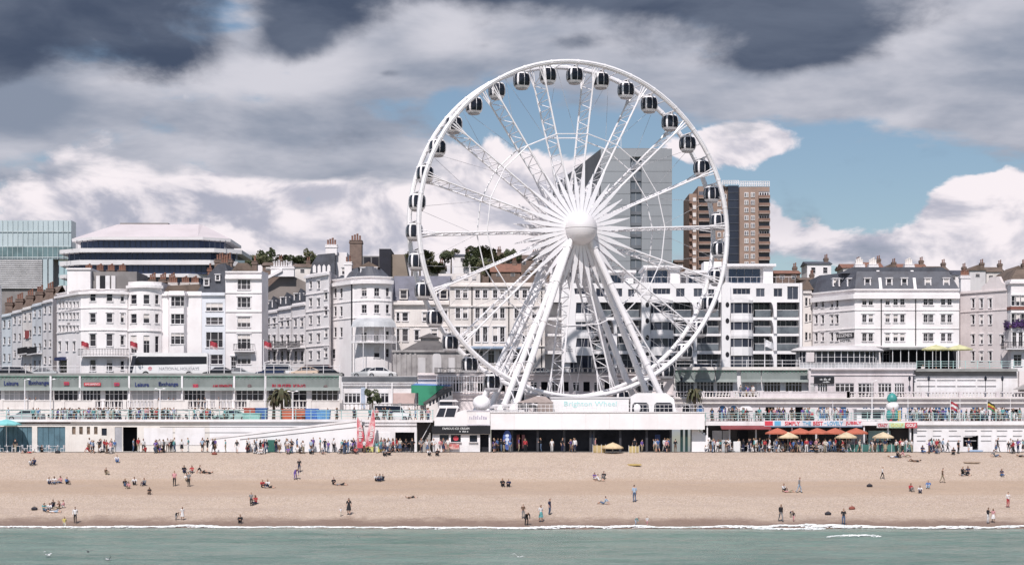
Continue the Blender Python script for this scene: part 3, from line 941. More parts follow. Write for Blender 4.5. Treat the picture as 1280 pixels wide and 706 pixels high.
def wall(mb, path, z0, z1, ops, depth=.2, mi=0):
    us = sorted(set([round(x, 4) for x in path.u] + [round(x, 4) for o in ops for x in o[:2]]))
    zs = sorted(set([round(z0, 4), round(z1, 4)] + [round(z, 4) for o in ops for z in o[2:4]]))
    us = [min(u, path.u[-1]) for u in us if -1e-3 <= u <= path.u[-1] + 1e-3]
    P = {u: path.at(u)[0] for u in us}
    for a, b in zip(us, us[1:]):
        for c, d in zip(zs, zs[1:]):
            cu, cz = (a + b) / 2, (c + d) / 2
            if any(o[0] < cu < o[1] and o[2] < cz < o[3] for o in ops): continue
            A, B = P[a], P[b]
            mb.quad((A.x, A.y, c), (B.x, B.y, c), (B.x, B.y, d), (A.x, A.y, d), mi)
    for o in ops:
        A, B = path.at(o[0])[0], path.at(o[1])[0]
        n = path.at((o[0] + o[1]) / 2)[2] * -depth
        for (p, q) in (((A, o[2]), (A, o[3])), ((B, o[3]), (B, o[2])), ((A, o[3]), (B, o[3])), ((B, o[2]), (A, o[2]))):
            mb.quad((p[0].x, p[0].y, p[1]), (q[0].x, q[0].y, q[1]), (q[0].x + n.x, q[0].y + n.y, q[1]), (p[0].x + n.x, p[0].y + n.y, p[1]), mi)


def course(mb, path, z0, z1, out, mi=0, inn=.05, ends=True):
    """moulding along the front: a bar that stands out of the wall"""
    pts = []
    n = len(path.p)
    for i in range(n):
        ns = []
        if i > 0: d = (path.p[i] - path.p[i - 1]).normalized(); ns.append(Vector((d.y, -d.x)))
        if i < n - 1: d = (path.p[i + 1] - path.p[i]).normalized(); ns.append(Vector((d.y, -d.x)))
        m = sum(ns, Vector((0, 0))).normalized()
        m = m / max(.4, m.dot(ns[0]))
        pts.append((path.p[i] + m * out, path.p[i] - m * inn))
    for (a, ai), (b, bi) in zip(pts, pts[1:]):
        mb.quad((a.x, a.y, z0), (b.x, b.y, z0), (b.x, b.y, z1), (a.x, a.y, z1), mi)
        mb.quad((a.x, a.y, z1), (b.x, b.y, z1), (bi.x, bi.y, z1), (ai.x, ai.y, z1), mi)
        mb.quad((bi.x, bi.y, z0), (b.x, b.y, z0), (a.x, a.y, z0), (ai.x, ai.y, z0), mi)
    for (a, ai) in (pts[0], pts[-1]):
        mb.quad((a.x, a.y, z0), (a.x, a.y, z1), (ai.x, ai.y, z1), (ai.x, ai.y, z0), mi)


WINM = {}
WN_ = [0]


def window_mesh(w, h, style, surround):
    key = (round(w, 2), round(h, 2), style, surround)
    if key in WINM: return WINM[key]
    w, h = key[0], key[1]
    mb = MB(); a, b = w / 2, h / 2; fr = min(.042, w * .055); y0, y1 = .08, .17
    def bar(x0, x1, z0, z1, ya=y0, yb=y1): mb.box(x0, x1, ya, yb, z0, z1)
    bar(-a, -a + fr, -b, b); bar(a - fr, a, -b, b); bar(-a + fr, a - fr, -b, -b + fr); bar(-a + fr, a - fr, b - fr, b)
    if style in ('sash', 'sash2', 'tri', 'door'):
        bar(-a + fr, a - fr, -fr * .45, fr * .45, y0 + .01, y1 - .01) if style != 'door' else bar(-a + fr, a - fr, b * .45, b * .45 + fr, y0 + .01, y1 - .01)
    if style in ('sash2', 'door'):
        bar(-fr * .3, fr * .3, -b + fr, b - fr, y0 + .02, y1 - .02)
    if style == 'tri':
        for x in (-w * .22, w * .22): bar(x - fr * .9, x + fr * .9, -b + fr, b - fr, y0 - .03, y1)
    if style.startswith('grid'):
        n = int(style[4:])
        for i in range(1, n): x = -a + w * i / n; bar(x - fr * .35, x + fr * .35, -b + fr, b - fr, y0 + .02, y1 - .02)
    if style.startswith('multi'):
        n = int(style[5:])
        for i in range(1, n): x = -a + w * i / n; bar(x - fr * .4, x + fr * .4, -b + fr, b - fr, y0 + .02, y1 - .02)
        for z in (-h * .17, h * .17): bar(-a + fr, a - fr, z - fr * .35, z + fr * .35, y0 + .025, y1 - .025)
    if surround:
        mb.box(-a - .10, a + .10, -.12, .06, -b - .10, -b - .003)
        if surround > 1:
            mb.box(-a - .14, -a - .004, -.05, .03, -b - .0, b + .12); mb.box(a + .004, a + .14, -.05, .03, -b, b + .12)
            mb.box(-a - .2, a + .2, -.13, .03, b + .124, b + .24)
    m1 = mb.mesh('window'); m1.materials.append(WHITE)
    pb = MB(); pb.box(-a + .01, a - .01, .14, .17, -b + .01, b - .01)
    m2 = pb.mesh('pane'); m2.materials.append(GLASS)
    k = len(WINM) % 3
    pb.box(-a + .02, a - .02, .11, .135, (b * .12, -b * .15, b * .4)[k], b - .02, 1)
    m3 = pb.mesh('pane'); m3.materials.append(GLASS); m3.materials.append(CREAM)
    WINM[key] = (m1, m2, m3)
    return WINM[key]


def put_window(parent, path, u0, u1, z0, z1, style='sash', surround=1, glass=None, frame=None):
    m1, m2, m3 = window_mesh(u1 - u0, z1 - z0, style, surround)
    WN_[0] += 1
    if not glass and (WN_[0] * 7919) % 10 < 3: m2 = m3          # some rooms have a blind half down
    p, d, n = path.at((u0 + u1) / 2)
    # centre on the chord so that bowed fronts keep the frame inside the opening
    A, B = path.at(u0)[0], path.at(u1)[0]; c = (A + B) / 2; d = (B - A).normalized()
    base = wloc(parent)
    o = inst(m1, 'window', parent, Vector((c.x, c.y, (z0 + z1) / 2)) - base, math.atan2(d.y, d.x))
    q = inst(m2, 'pane', o, (0, 0, 0))
    if glass:
        q.material_slots[0].link = 'OBJECT'; q.material_slots[0].material = glass
    if frame:
        o.material_slots[0].link = 'OBJECT'; o.material_slots[0].material = frame
    return o


def bow(px0, px1, d, sag, n=10):
    """nodes of a shallow bow front between two picture columns"""
    a, b = PX(px0, d), PX(px1, d)
    return [(a + (b - a) * i / n, d - sag * (1 - (2 * i / n - 1) ** 2)) for i in range(n + 1)]


def pts(L): return [(PX(px, d), d) for px, d in L]


def building(name, label, nodes, ytop, wins, wm, cat='building', zbase=16.9, back=14.0, courses=(), dref=None, roofm=None, group=None, parapet=.5,
             sill=1, glass=None, basement=0.0):
    """nodes: plan points of the visible fronts; wins: (column, row, width, height, style) in picture pixels"""
    path = Path(nodes)
    xs = [p.x for p in path.p]; ys = [p.y for p in path.p]
    dref = dref or min(ys)
    z1 = PZ(ytop, dref); z0 = zbase - basement
    root = thing(name, label, cat, (sum(xs) / len(xs), max(ys) + back / 2, zbase), group)
    ops = []
    for w in wins:
        cx, cy, ww, hh = w[:4]; st = w[4] if len(w) > 4 else 'sash'
        u0, u1 = path.find(cx - ww / 2), path.find(cx + ww / 2)
        if u0 is None or u1 is None: continue
        d = path.at((u0 + u1) / 2)[0].y
        za, zb = PZ(cy + hh / 2, d), PZ(cy - hh / 2, d)
        if za < z0 + .1: za = z0 + .1
        if zb - za < .3: continue
        ops.append((u0, u1, za, zb, st))
    mb = MB(); wall(mb, path, z0, z1, ops)
    # plain sides and back
    A, B = path.p[0], path.p[-1]; yb = max(ys) + back
    for p, q in (((B.x, B.y), (B.x + .5, yb)), ((B.x + .5, yb), (A.x - .0, yb)), ((A.x, yb), (A.x, A.y))):
        mb.quad((p[0], p[1], z0), (q[0], q[1], z0), (q[0], q[1], z1), (p[0], p[1], z1))
    mb.build('walls', wm, root)
    mb = MB(); zr = z1 - parapet
    mb.poly([(p.x, p.y, zr) for p in path.p] + [(B.x + .5, yb, zr), (A.x, yb, zr)])
    mb.build('roof', roofm or mat('flat_roof', (.22, .21, .21), .9, .1), root)
    for (y, h, out) in courses:
        mb = MB(); z = PZ(y, dref); course(mb, path, z - h, z, out)
        mb.build('cornice' if out > .25 else 'string_course', wm if True else WHITE, root)
    for (u0, u1, za, zb, st) in ops:
        put_window(root, path, u0, u1, za, zb, st, sill, glass)
    root['z1'] = z1
    return root, path, z1


def chimney(parent, px, py_top, w, h, d, m=None, pots=3, potm=None, depth=1.2):
    mb = MB(); x = PX(px, d); zt = PZ(py_top, d); s = d / FPX
    mb.box(x - w * s / 2, x + w * s / 2, d, d + depth, zt - h * s, zt)
    mb.box(x - w * s / 2 - .1, x + w * s / 2 + .1, d - .1, d + depth + .1, zt - .35, zt - .12)
    mb.box(x - w * s / 2 - .06, x + w * s / 2 + .06, d - .06, d + depth + .06, zt + .004, zt + .12)
    c = mb.build('chimney', m or CREAM, parent)
    for i in range(pots):
        mb = MB(); xx = x + (i - (pots - 1) / 2) * (w * s * .85 / max(1, pots)); hh = .75 + .15 * ((i * 7) % 3)
        mb.lathe([(.15, .12), (.13, .12 + hh * .8), (.17, .12 + hh * .85), (.15, .12 + hh)], (xx, d + depth / 2, zt), 8)
        mb.build('chimney_pot', potm or TERRA, c)
    return c


def dormer(parent, px, py, w, h, d, m=None, dep=2.0):
    """a dormer window: white front with sash, small lead roof"""
    s = d / FPX; x = PX(px, d); z = PZ(py, d); a, b = w * s / 2, h * s / 2
    mb = MB(); mb.box(x - a - .14, x - a, d, d + dep, z - b - .1, z + b + .1); mb.box(x + a, x + a + .14, d, d + dep, z - b - .1, z + b + .1)
    mb.box(x - a, x + a, d, d + dep, z + b, z + b + .1); mb.box(x - a, x + a, d, d + dep, z - b - .1, z - b)
    mb.box(x - a - .22, x + a + .22, d - .1, d + dep, z + b + .104, z + b + .2)
    o = mb.build('dormer', m or WHITE, parent)
    p = Path([(x - a, d), (x + a, d)])
    put_window(o, p, 0, 2 * a, z - b, z + b, 'sash', 0)
    return o


def mansard(parent, path, z0, h, inset, back, m, front_only=False):
    """sloping slate roof behind the cornice"""
    mb = MB()
    A, B = path.p[0], path.p[-1]; yb = max(p.y for p in path.p) + back
    ring = [Vector((p.x, p.y)) for p in path.p] + [Vector((B.x + .5, yb)), Vector((A.x, yb))]
    c = sum(ring, Vector((0, 0))) / len(ring)
    w = max(p.x for p in ring) - min(p.x for p in ring); dp = max(p.y for p in ring) - min(p.y for p in ring)
    def ins(p):
        return Vector((c.x + (p.x - c.x) * max(.2, 1 - 2 * inset / w), c.y + (p.y - c.y) * max(.2, 1 - 2 * inset / dp)))
    top = [ins(p) for p in ring]
    n = len(ring)
    for i in range(n):
        j = (i + 1) % n
        mb.quad((ring[i].x, ring[i].y, z0), (ring[j].x, ring[j].y, z0), (top[j].x, top[j].y, z0 + h), (top[i].x, top[i].y, z0 + h))
    mb.poly([(p.x, p.y, z0 + h) for p in top])
    return mb.build('mansard_roof', m, parent)


def balcony(parent, path, u0, u1, z, out=.9, rail=.95, m=None, slabm=None, bars=.22, bottom=True, glassy=None):
    """slab with a rail in front"""
    a, b = path.at(u0)[0], path.at(u1)[0]; us = [u0] + [u for u in path.u if u0 < u < u1] + [u1]
    sub = Path([path.at(u)[0] for u in us])
    mb = MB(); course(mb, sub, z - .16, z, out, inn=-.01); sl = mb.build('balcony', slabm or WHITE, parent)
    mb = MB()
    offs = [(path.at(min(max(u, u0 + .001), u1 - .001))[0] + path.at(min(max(u, u0 + .001), u1 - .001))[2] * (out - .06)) for u in us]
    op = Path(offs); L = op.u[-1]
    for i in range(len(offs) - 1):
        for zz in (z + rail, z + .12): mb.tube((offs[i].x, offs[i].y, zz), (offs[i + 1].x, offs[i + 1].y, zz), .03, n=4)
    k = max(2, int(L / bars))
    for i in range(k + 1):
        q = op.at(L * i / k)[0]; mb.tube((q.x, q.y, z), (q.x, q.y, z + rail), .03, n=4, caps=False)
    for e in (0, -1):
        q = offs[e]; w = path.at(u0 if e == 0 else u1)[0]
        mb.tube((q.x, q.y, z + rail), (w.x, w.y, z + rail), .03, n=4)
    mb.build('railing', m or BLACK, sl)
    return sl


D1 = 262.0
rows = lambda cols, ys, w, h, st='sash': [(c, y, w, h, st) for c in cols for y in ys]

# -- 1 white corner hotel with a long side front
nodes = [(PX(71, 271), 271)] + [(PX(101, D1), D1)] + bow(103, 159.5, D1, 1.1)
w = rows((116, 137), (371, 397.3), 7.2, 11) + rows((116, 137), (425,), 7.5, 15, 'sash') + rows((116, 137), (456.5,), 7.5, 14) + rows((153,), (371, 397.3, 425, 456.5), 4, 11)
w += [(x, y, 2.6, 6.5, 'sash') for x in (75, 79.5, 84, 88.5, 93, 97.5) for y in (381, 395, 411)] + [(x, 433, 3, 11, 'sash') for x in (75, 84, 93)]
w += [(79, 458, 10, 16, 'door')]
b1, path1, z1 = building('corner_hotel', 'white corner hotel with rounded bay, long side front and penthouse on its roof', nodes, 361.5, w, STUCCO, 'hotel', courses=((365, .35, .45), (361.6, .12, .2), (412, .15, .12), (384.5, .12, .1)), dref=D1, sill=2)
u0, u1 = path1.find(103.5), path1.find(159)
balcony(b1, path1, u0, u1, PZ(444.5, D1), 1.0)
mb = MB(); mb.box(PX(84, 266), PX(113, 266), 266, 274, z1 - .5, PZ(337, 266)); pz_ = mb.build('penthouse', STUCCO, b1)
mb = MB(); mb.box(PX(83, 266), PX(114, 266), 265.8, 274.2, PZ(337, 266) + .004, PZ(335, 266)); mb.build('penthouse_roof', STUCCO, pz_)
mb = MB(); mb.box(PX(113.5, 267), PX(171, 267), 267, 275, z1 - 1.5, PZ(339.5, 267)); mb.build('plant_room', mat('grey_render', (.27, .25, .245), .9, .1, .4), b1)
for a, b, m_ in ((120, 124.5, WHITE), (125, 131, BLACK), (131.5, 137, WHITE), (139, 144, WHITE)):
    mb = MB(); mb.box(PX(a, 266.6), PX(b, 266.6), 266.7, 266.95, z1, PZ(344.5, 266.6)); mb.build('vent_panel', m_, b1)
for px in (110, 124, 138, 152): chimney(b1, px, 338.5, 10, 5, 276, BRICK, 4)
pq = path1.at(path1.find(86)); scribble(b1, (pq[0].x + pq[2].x * .03, pq[0].y + pq[2].y * .03, PZ(404, 267)), 1.5, .45, mat('sign_grey', (.35, .33, .34), .6), 4, math.atan2(D1 - 271, PX(101, D1) - PX(71, 271)))
p, d_, n_ = path1.at(path1.find(79)); mb = MB(); mb.obox((p.x + n_.x * .45, p.y + n_.y * .45), d_, n_, 1.5, .42, PZ(450.5, 269), PZ(446.5, 269)); mb.build('awning', mat('navy_awning', (.03, .04, .11), .7), b1)

# -- 2 bow-fronted house
w = rows((167, 183.2), (374, 398), 7.4, 11.5) + rows((167, 183.2), (430,), 7.6, 22, 'sash2') + rows((196.3,), (374, 398), 4.5, 11.5) + rows((196.3,), (430,), 4.5, 20)+ rows((167, 183.2), (458,), 7.4, 11)
b2, p2, z2 = building('bow_fronted_house', 'white house with a wide curved bow front beside the corner hotel', bow(160.3, 202, D1, 1.4), 352.5, w, STUCCO, 'house', courses=((357, .4, .4), (386, .1, .1), (413, .15, .15)), dref=D1)
for px in (190, 203, 214): chimney(b2, px, 350, 9, 6, 272, BRICK, 3)

# -- 3 house with shallow segment bay
w = rows((222,), (376.5, 398.5), 16, 12.5, 'tri') + rows((222,), (423,), 16, 14, 'tri') + rows((222,), (447,), 16, 11, 'tri')
nodes3 = pts([(202.3, D1 + .2), (210, D1 + .2)]) + [(PX(213, D1), D1 - .8), (PX(231, D1), D1 - .8)] + pts([(234, D1 + .2), (252, D1 + .2)])
b3, p3, z3 = building('bay_house', 'plain white house with one canted bay of multi-pane windows', nodes3, 364, w, STUCCO, 'house', courses=((367, .3, .25),), dref=D1)
mb = MB(); mb.prism([(PX(202.5, D1), z3 - .2), (PX(251.8, D1), z3 - .2), (PX(246, D1), PZ(354, D1)), (PX(207, D1), PZ(356, D1))], D1 + 1.5, D1 + 10); mb.build('hipped_roof', ROOFBR, b3)
for px in (216, 231, 243): chimney(b3, px, 354, 11, 7, 270, CREAM, 4)

# -- 4 pale blue house with slate mansard
BLUEST = mat('pale_blue_stucco', (.72, .735, .78), .75, .06, .35, bump=.15, streak=.5)
w = rows((268,), (383.5,), 21, 10, 'tri') + rows((268,), (401,), 21, 9, 'tri') + rows((268,), (424.5,), 21, 19, 'tri') + rows((268,), (449,), 21, 12, 'tri')
b4, p4, z4 = building('slate_gabled_house', 'narrow pale blue-grey house under a steep dark slate roof', pts([(252.3, D1), (281.5, D1)]), 365.5, w, BLUEST, 'house', courses=((366, .4, .35),), dref=D1)
mb = MB(); mb.prism([(PX(245, D1), z4), (PX(285, D1), z4), (PX(284.5, D1), PZ(340, D1)), (PX(281, D1), PZ(329, D1)), (PX(272, D1), PZ(330, D1)), (PX(261, D1), PZ(341, D1))], D1 + .4, D1 + 9); mb.build('slate_roof', SLATE, b4)
dormer(b4, 258, 353, 5, 7, D1 + .1); dormer(b4, 272, 347, 4, 6, D1 + .1)
chimney(b4, 280, 329, 10, 12, 266, BRICK, 3); chimney(b4, 262, 336, 5, 10, 267, TERRA, 1)

# -- 5 tall flat-fronted house
w = rows((305,), (355.5, 378, 402.5), 16, 12.5, 'tri') + [(305, 427, 16, 18, 'tri'), (305, 449, 17, 12, 'tri'), (292, 456, 6, 20, 'door')]
b5, p5, z5 = building('tall_white_house', 'tall narrow white house with iron balcony and heavy cornice at the street corner', pts([(281.8, D1 - .15), (327.3, D1 - .15)]), 339, w, STUCCO, 'house', back=3.2, courses=((345, .45, .4), (339.1, .2, .25), (365.5, .12, .12), (389, .12, .12), (414, .12, .12)), dref=D1, sill=2)
balcony(b5, p5, p5.find(293), p5.find(318.5), PZ(438.5, D1), 1.0)
mb = MB(); mb.prism([(PX(284, D1), z5 - .5), (PX(322, D1), z5 - .5), (PX(308, D1), PZ(328, D1)), (PX(296, D1), PZ(328, D1))], D1 + .8, D1 + 3); mb.build('hipped_roof', mat('brown_roof', (.1, .1, .1)), b5)
chimney(b5, 318, 327, 6, 14, 263.2, BRICK, 1); chimney(b4, 279, 325, 22, 10, 270, BRICK, 6)

# -- terrace in the side street far left
cols = [((.76, .735, .745), 66), ((.66, .685, .72), 53), ((.78, .735, .71), 41), ((.72, .70, .71), 28), ((.66, .70, .74), 15)]
for i, (c, px) in enumerate(cols):
    da, db = 273 + i * 5.5, 278.5 + i * 5.5
    a, b = px, px - 13
    y0 = 373 + i * 4.4
    m_ = mat('terrace_render_%d' % i, c, .8, .08, .4, streak=.5)
    ww = [(b + 3.3, y0 + 14 + 21 * k, 2.8, 9, 'sash') for k in range(4)] + [(b + 9.6, y0 + 14 + 21 * k, 2.8, 9, 'sash') for k in range(4)]
    lab = ['slim grey-white terrace house next to the corner hotel in the side street', 'pale blue terrace house with black balcony in the side street', 'cream terrace house with red signboard in the side street', 'grey terrace house with sloping roof in the side street', 'pale blue end house farthest down the side street']
    bb, pp, zz = building('terrace_house', lab[i], [(PX(b + .2, db), db), (PX(a - .2, da), da)], y0, ww, m_, 'house', dref=da, back=6, courses=((y0 + 2, .25, .25),), group='terrace houses in the western side street')
    mb = MB(); A, B = pp.p
    mb.quad((A.x, A.y, zz - .3), (B.x, B.y, zz - .3), (B.x + .5, B.y + 4, zz + 2.3), (A.x + .5, A.y + 4, zz + 2.3)); mb.quad((A.x + .5, A.y + 4, zz + 2.3), (B.x + .5, B.y + 4, zz + 2.3), (B.x + 1, B.y + 8, zz - .3), (A.x + 1, A.y + 8, zz - .3)); mb.build('pitched_roof', mat('brown_roof', (.1, .1, .1)), bb)
    chimney(bb, a - 4, y0 - 12, 9, 14, da + 3.5, BRICK, 3)
    if i in (1, 2):
        balcony(bb, pp, .1, pp.u[-1] - .1, PZ(441, da), .9)
    if i == 2:
        mb = MB(); p, d_, n_ = pp.at(pp.u[-1] * .5); c_ = p + n_ * .12; mb.obox((c_.x, c_.y), d_, n_, 1.0, .08, PZ(422, da), PZ(412, da)); mb.build('signboard', mat('dull_red_board', (.30, .06, .06), .6), bb)

# -- banded office block behind
def banded_block():
    d = 330.0
    root = thing('banded_office_block', 'wide white office block with three dark ribbon window bands and a pale hipped roof', 'building', (PX(183, d), d + 20, hill_z(PX(183, d), d)))
    xa, xb = PX(66, d), PX(302, d)
    wm = mat('white_concrete', (.74, .715, .72), .6, .04, .15, streak=.3, col2=(.63, .60, .605))
    def band(pxa, pxb, ya, yb, m_, name, cham=3.5, out=0.0, parent=root, seg=0):
        a, b = PX(pxa, d), PX(pxb, d); z0, z1_ = PZ(yb, d), PZ(ya, d)
        ring = [(a + 1.2 - out, d + cham - out), (a + cham + 2 - out * .5, d - out), (b - cham - 2 + out * .5, d - out), (b - 1.2 + out, d + cham - out), (b - 1.2 + out, d + 16), (a + 1.2 - out, d + 16)]
        mb = MB(); k = 6
        for i in range(k):
            j = (i + 1) % k
            mb.quad((*ring[i], z0), (*ring[j], z0), (*ring[j], z1_), (*ring[i], z1_))
        mb.poly([(*p, z1_) for p in ring]); mb.poly([(*p, z0) for p in reversed(ring)])
        return mb.build(name, m_, parent), ring
    rib = glassmat('ribbon_glass', (.012, .018, .05), (.05, .065, .13), .08)
    spec = [(82, 288, 300, 310.5), (66, 302, 315.5, 325), (66, 297, 331, 342), (66, 270, 346.5, 356)]
    slab = [(80, 290, 296.5, 300), (64.5, 304, 310.5, 315.5), (64.5, 299, 325.2, 331), (64.5, 272, 342.2, 346.5)]
    for s_ in slab: band(*s_, wm, 'floor_band', out=.5)
    for s_ in spec:
        o, ring = band(*s_, rib, 'ribbon_window', out=-.6)
        mb = MB(); z0, z1_ = PZ(s_[3], d), PZ(s_[2], d)
        n = int((s_[1] - s_[0]) / 6.5)
        for i in range(1, n):
            x = PX(s_[0] + (s_[1] - s_[0]) * i / n, d)
            mb.box(x - .05, x + .05, d + .52, d + .6, z0, z1_)
        mb.build('mullions', mat('dark_mullion', (.05, .06, .09), .5), o)
    # hipped pale roof
    rf = mat('pale_pink_roof', (.60, .54, .55), .55, .04, .2)
    a, b = PX(81, d), PX(289, d); z0, z1_ = PZ(296.4, d), PZ(280.5, d + 7)
    base = [(a + .6, d + 3), (a + 6, d - .4), (b - 6, d - .4), (b - .6, d + 3), (b - .6, d + 16), (a + .6, d + 16)]
    top = [(PX(132, d), d + 8), (PX(136, d), d + 7), (PX(240, d), d + 7), (PX(244, d), d + 8), (PX(244, d), d + 12), (PX(132, d), d + 12)]
    mb = MB()
    for i in range(6):
        j = (i + 1) % 6; mb.quad((*base[i], z0), (*base[j], z0), (*top[j], z1_), (*top[i], z1_))
    mb.poly([(*p, z1_) for p in top]); r_ = mb.build('roof', rf, root)
    mb = MB(); mb.box(PX(150, d + 9), PX(210, d + 9), d + 9, d + 11.5, z1_ + .004, PZ(278.6, d + 9)); mb.build('plant_screen', mat('grey_render', (.2, .2, .2)), r_)
    mb = MB(); mb.box(PX(70, d), PX(268, d), d + 1.5, d + 16, hill_z(PX(183, d), d) - 3, PZ(356.2, d)); mb.build('lower_storeys', wm, root)


banded_block()


def glass_block():
    d = 365.0
    root = thing('glass_office_block', 'pale turquoise glass block with louvred lower floors behind the terrace', 'building', (PX(40, d), d + 12, hill_z(PX(40, d), d)))
    xa, xb = PX(-30, d), PX(89, d)
    dp = 4.0
    gm = mat('turquoise_glass', (.50, .575, .60), .18, .10, .12, spec=.6, col2=(.40, .475, .50))
    mb = MB(); mb.box(xa, xb, d, d + dp, PZ(324, d), PZ(275.5, d)); g = mb.build('curtain_wall', gm, root)
    ya = [276, 288, 308]
    mid = mat('deep_teal_glass', (.17, .25, .265), .12, .15, .3)
    for i in range(19):
        x = PX(-28 + 6.3 * i, d)
        mb = MB(); mb.box(x, x + PX(646.0, d) * .98, d - .12, d - .004, PZ(320.5, d), PZ(309.5, d)); mb.build('pane', mid, g)
        mb = MB(); mb.box(x - .06, x + .02, d - .22, d - .125, PZ(324, d), PZ(275.6, d)); mb.build('mullion', mat('alu', (.55, .62, .63), .4), g)
    mb = MB()
    for y in (289.5, 308, 321.5): mb.box(xa, xb, d - .2, d - .13, PZ(y + .6, d), PZ(y - .4, d))
    mb.build('transoms', mat('alu', (.6, .6, .6)), g)
    mb = MB(); mb.box(xa, PX(67, d), d + .3, d + dp, hill_z(PX(40, d), d) - 3, PZ(324, d)); mb.build('lower_storeys', mat('grey_render', (.3, .3, .3)), root)
    lv = mat('white_louvre', (.66, .65, .66), .5)
    for k in range(14):
        y = 325 + k * 2.6
        mb = MB(); mb.box(xa, PX(53, d), d - .15, d + .29, PZ(y + 1.5, d), PZ(y, d)); mb.build('louvre', lv, root)
    for a, b in ((54, 59.5), (61, 66.5)):
        mb = MB(); mb.box(PX(a, d), PX(b, d), d - .2, d + .28, PZ(362, d), PZ(324.2, d)); mb.build('glazed_strip', gm, root)


glass_block()
# ------------------------------------------------------------------ buildings east of the first side street
def gable_roof(parent, x0, x1, y0, y1, z0, h, m, axis='x', name='pitched_roof', over=.3):
    mb = MB()
    if axis == 'x':      # ridge runs along x
        ym = (y0 + y1) / 2
        A = [(x0 - over, y0 - over, z0), (x1 + over, y0 - over, z0), (x1 + over, ym, z0 + h), (x0 - over, ym, z0 + h), (x1 + over, y1 + over, z0), (x0 - over, y1 + over, z0)]
        mb.poly([A[0], A[1], A[2], A[3]]); mb.poly([A[3], A[2], A[4], A[5]]); mb.poly([A[1], A[4], A[2]]); mb.poly([A[5], A[0], A[3]]); mb.poly([A[0], A[5], A[4], A[1]])
    else:
        xm = (x0 + x1) / 2
        A = [(x0 - over, y0 - over, z0), (x1 + over, y0 - over, z0), (xm, y0 - over, z0 + h), (xm, y1 + over, z0 + h), (x1 + over, y1 + over, z0), (x0 - over, y1 + over, z0)]
        mb.poly([A[0], A[1], A[2]]); mb.poly([A[5], A[3], A[4]]); mb.poly([A[0], A[2], A[3], A[5]]); mb.poly([A[1], A[4], A[3], A[2]]); mb.poly([A[0], A[5], A[4], A[1]])
    return mb.build(name, m, parent)


# -- three-storey terrace in the second side street
segs = [(331.2, 347.5, 291, 286.2, 386), (348, 364.5, 286.2, 281.5, 381.5), (365, 382, 281.5, 276.7, 377)]
labs = ['small white terrace house deepest in the middle side street', 'white terrace house with flowered balcony in the middle side street', 'white terrace house with dormers next to the tall gabled house']
for i, (a, b, da, db, yt) in enumerate(segs):
    w = [(x, y, 3.6, 9.5, 'sash') for x in (a + 4.5, b - 4.5) for y in (403, 424)] + [(x, 445, 4, 13, 'sash') for x in (a + 4.5, b - 4.5)]
    bb, pp, zz = building('terrace_house', labs[i], [(PX(a, da), da), (PX(b, db), db)], yt, w, STUCCO, 'house', dref=db, back=7, courses=((yt + 2, .3, .3), (yt + 17, .12, .1)), group='terrace houses in the middle side street', sill=2)
    balcony(bb, pp, .2, pp.u[-1] - .2, PZ(434.5, (da + db) / 2), .9)
    ms = mansard(bb, pp, zz, 2.2, 1.4, 7, SLATE)
    for x in (a + 5, b - 5):
        t = pp.at(pp.find(x))[0]
        dormer(bb, x, yt - 6, 3.4, 6.5, t.y + .45, dep=1.5)
bb, pp, zz = building('gable_wall_house', 'house with broad grey-brown gable wall and white chimney stacks above the middle terrace', pts([(327.5, 300), (383, 300)]), 366, [], mat('grey_brown_render', (.27, .235, .215), .9, .1, .3), 'house', dref=300, back=8)
mb = MB(); mb.prism([(PX(327.5, 300), zz), (PX(383, 300), zz), (PX(383, 300), PZ(353, 300)), (PX(360, 300), PZ(342, 300)), (PX(354, 300), PZ(342, 300))], 300, 308); mb.build('gable', mat('grey_brown_render', (.3, .3, .3)), bb)
chimney(bb, 353, 333.5, 29, 12, 298.8, STUCCO, 8, GREYST)
mb = MB(); mb.prism([(PX(328, 298.6), PZ(352, 298.6)), (PX(353, 298.6), PZ(339, 298.6)), (PX(353, 298.6), PZ(335, 298.6)), (PX(328, 298.6), PZ(348, 298.6))], 298.5, 299.9); mb.build('white_verge', STUCCO, bb)

# -- tall gabled house
w = [(x, y, 3.4, 9, 'sash') for x in (388.5, 398.5) for y in (356, 378, 400, 422, 444)] + [(407.5, y, 4, 10, 'sash') for y in (369, 389, 416, 441)]
bb, pp, zz = building('gabled_house', 'tall white house with steep slate gable and arched attic windows', [(PX(382.3, 271.5), 271.5), (PX(411.5, 264.5), 264.5)], 341, w, STUCCO, 'house', dref=268, back=8, courses=((343, .35, .35), (366, .12, .12), (388, .12, .12), (410, .12, .12), (432, .12, .12)), sill=2)
mb = MB(); mb.prism([(PX(388, 272), zz), (PX(419, 272), zz), (PX(419, 272), PZ(317, 272)), (PX(398, 272), PZ(319, 272)), (PX(391, 272), PZ(330, 272))], 271, 279); mb.build('slate_attic', SLATE, bb)
for x in (393, 399, 405, 411):
    mb = MB(); mb.prism([(PX(x - 2, 270.9), PZ(341, 271)), (PX(x + 2, 270.9), PZ(341, 271)), (PX(x + 2, 270.9), PZ(333, 271)), (PX(x, 270.9), PZ(330.5, 271)), (PX(x - 2, 270.9), PZ(333, 271))], 270.85, 270.99); mb.build('attic_window_surround', STUCCO, bb)
mb = MB(); mb.box(PX(413.5, 273), PX(433.5, 273), 273, 281, zz - 1, PZ(315.5, 273)); mb.build('stair_tower', STUCCO, bb)
chimney(bb, 414, 306.5, 14, 12, 272.2, STUCCO, 4)

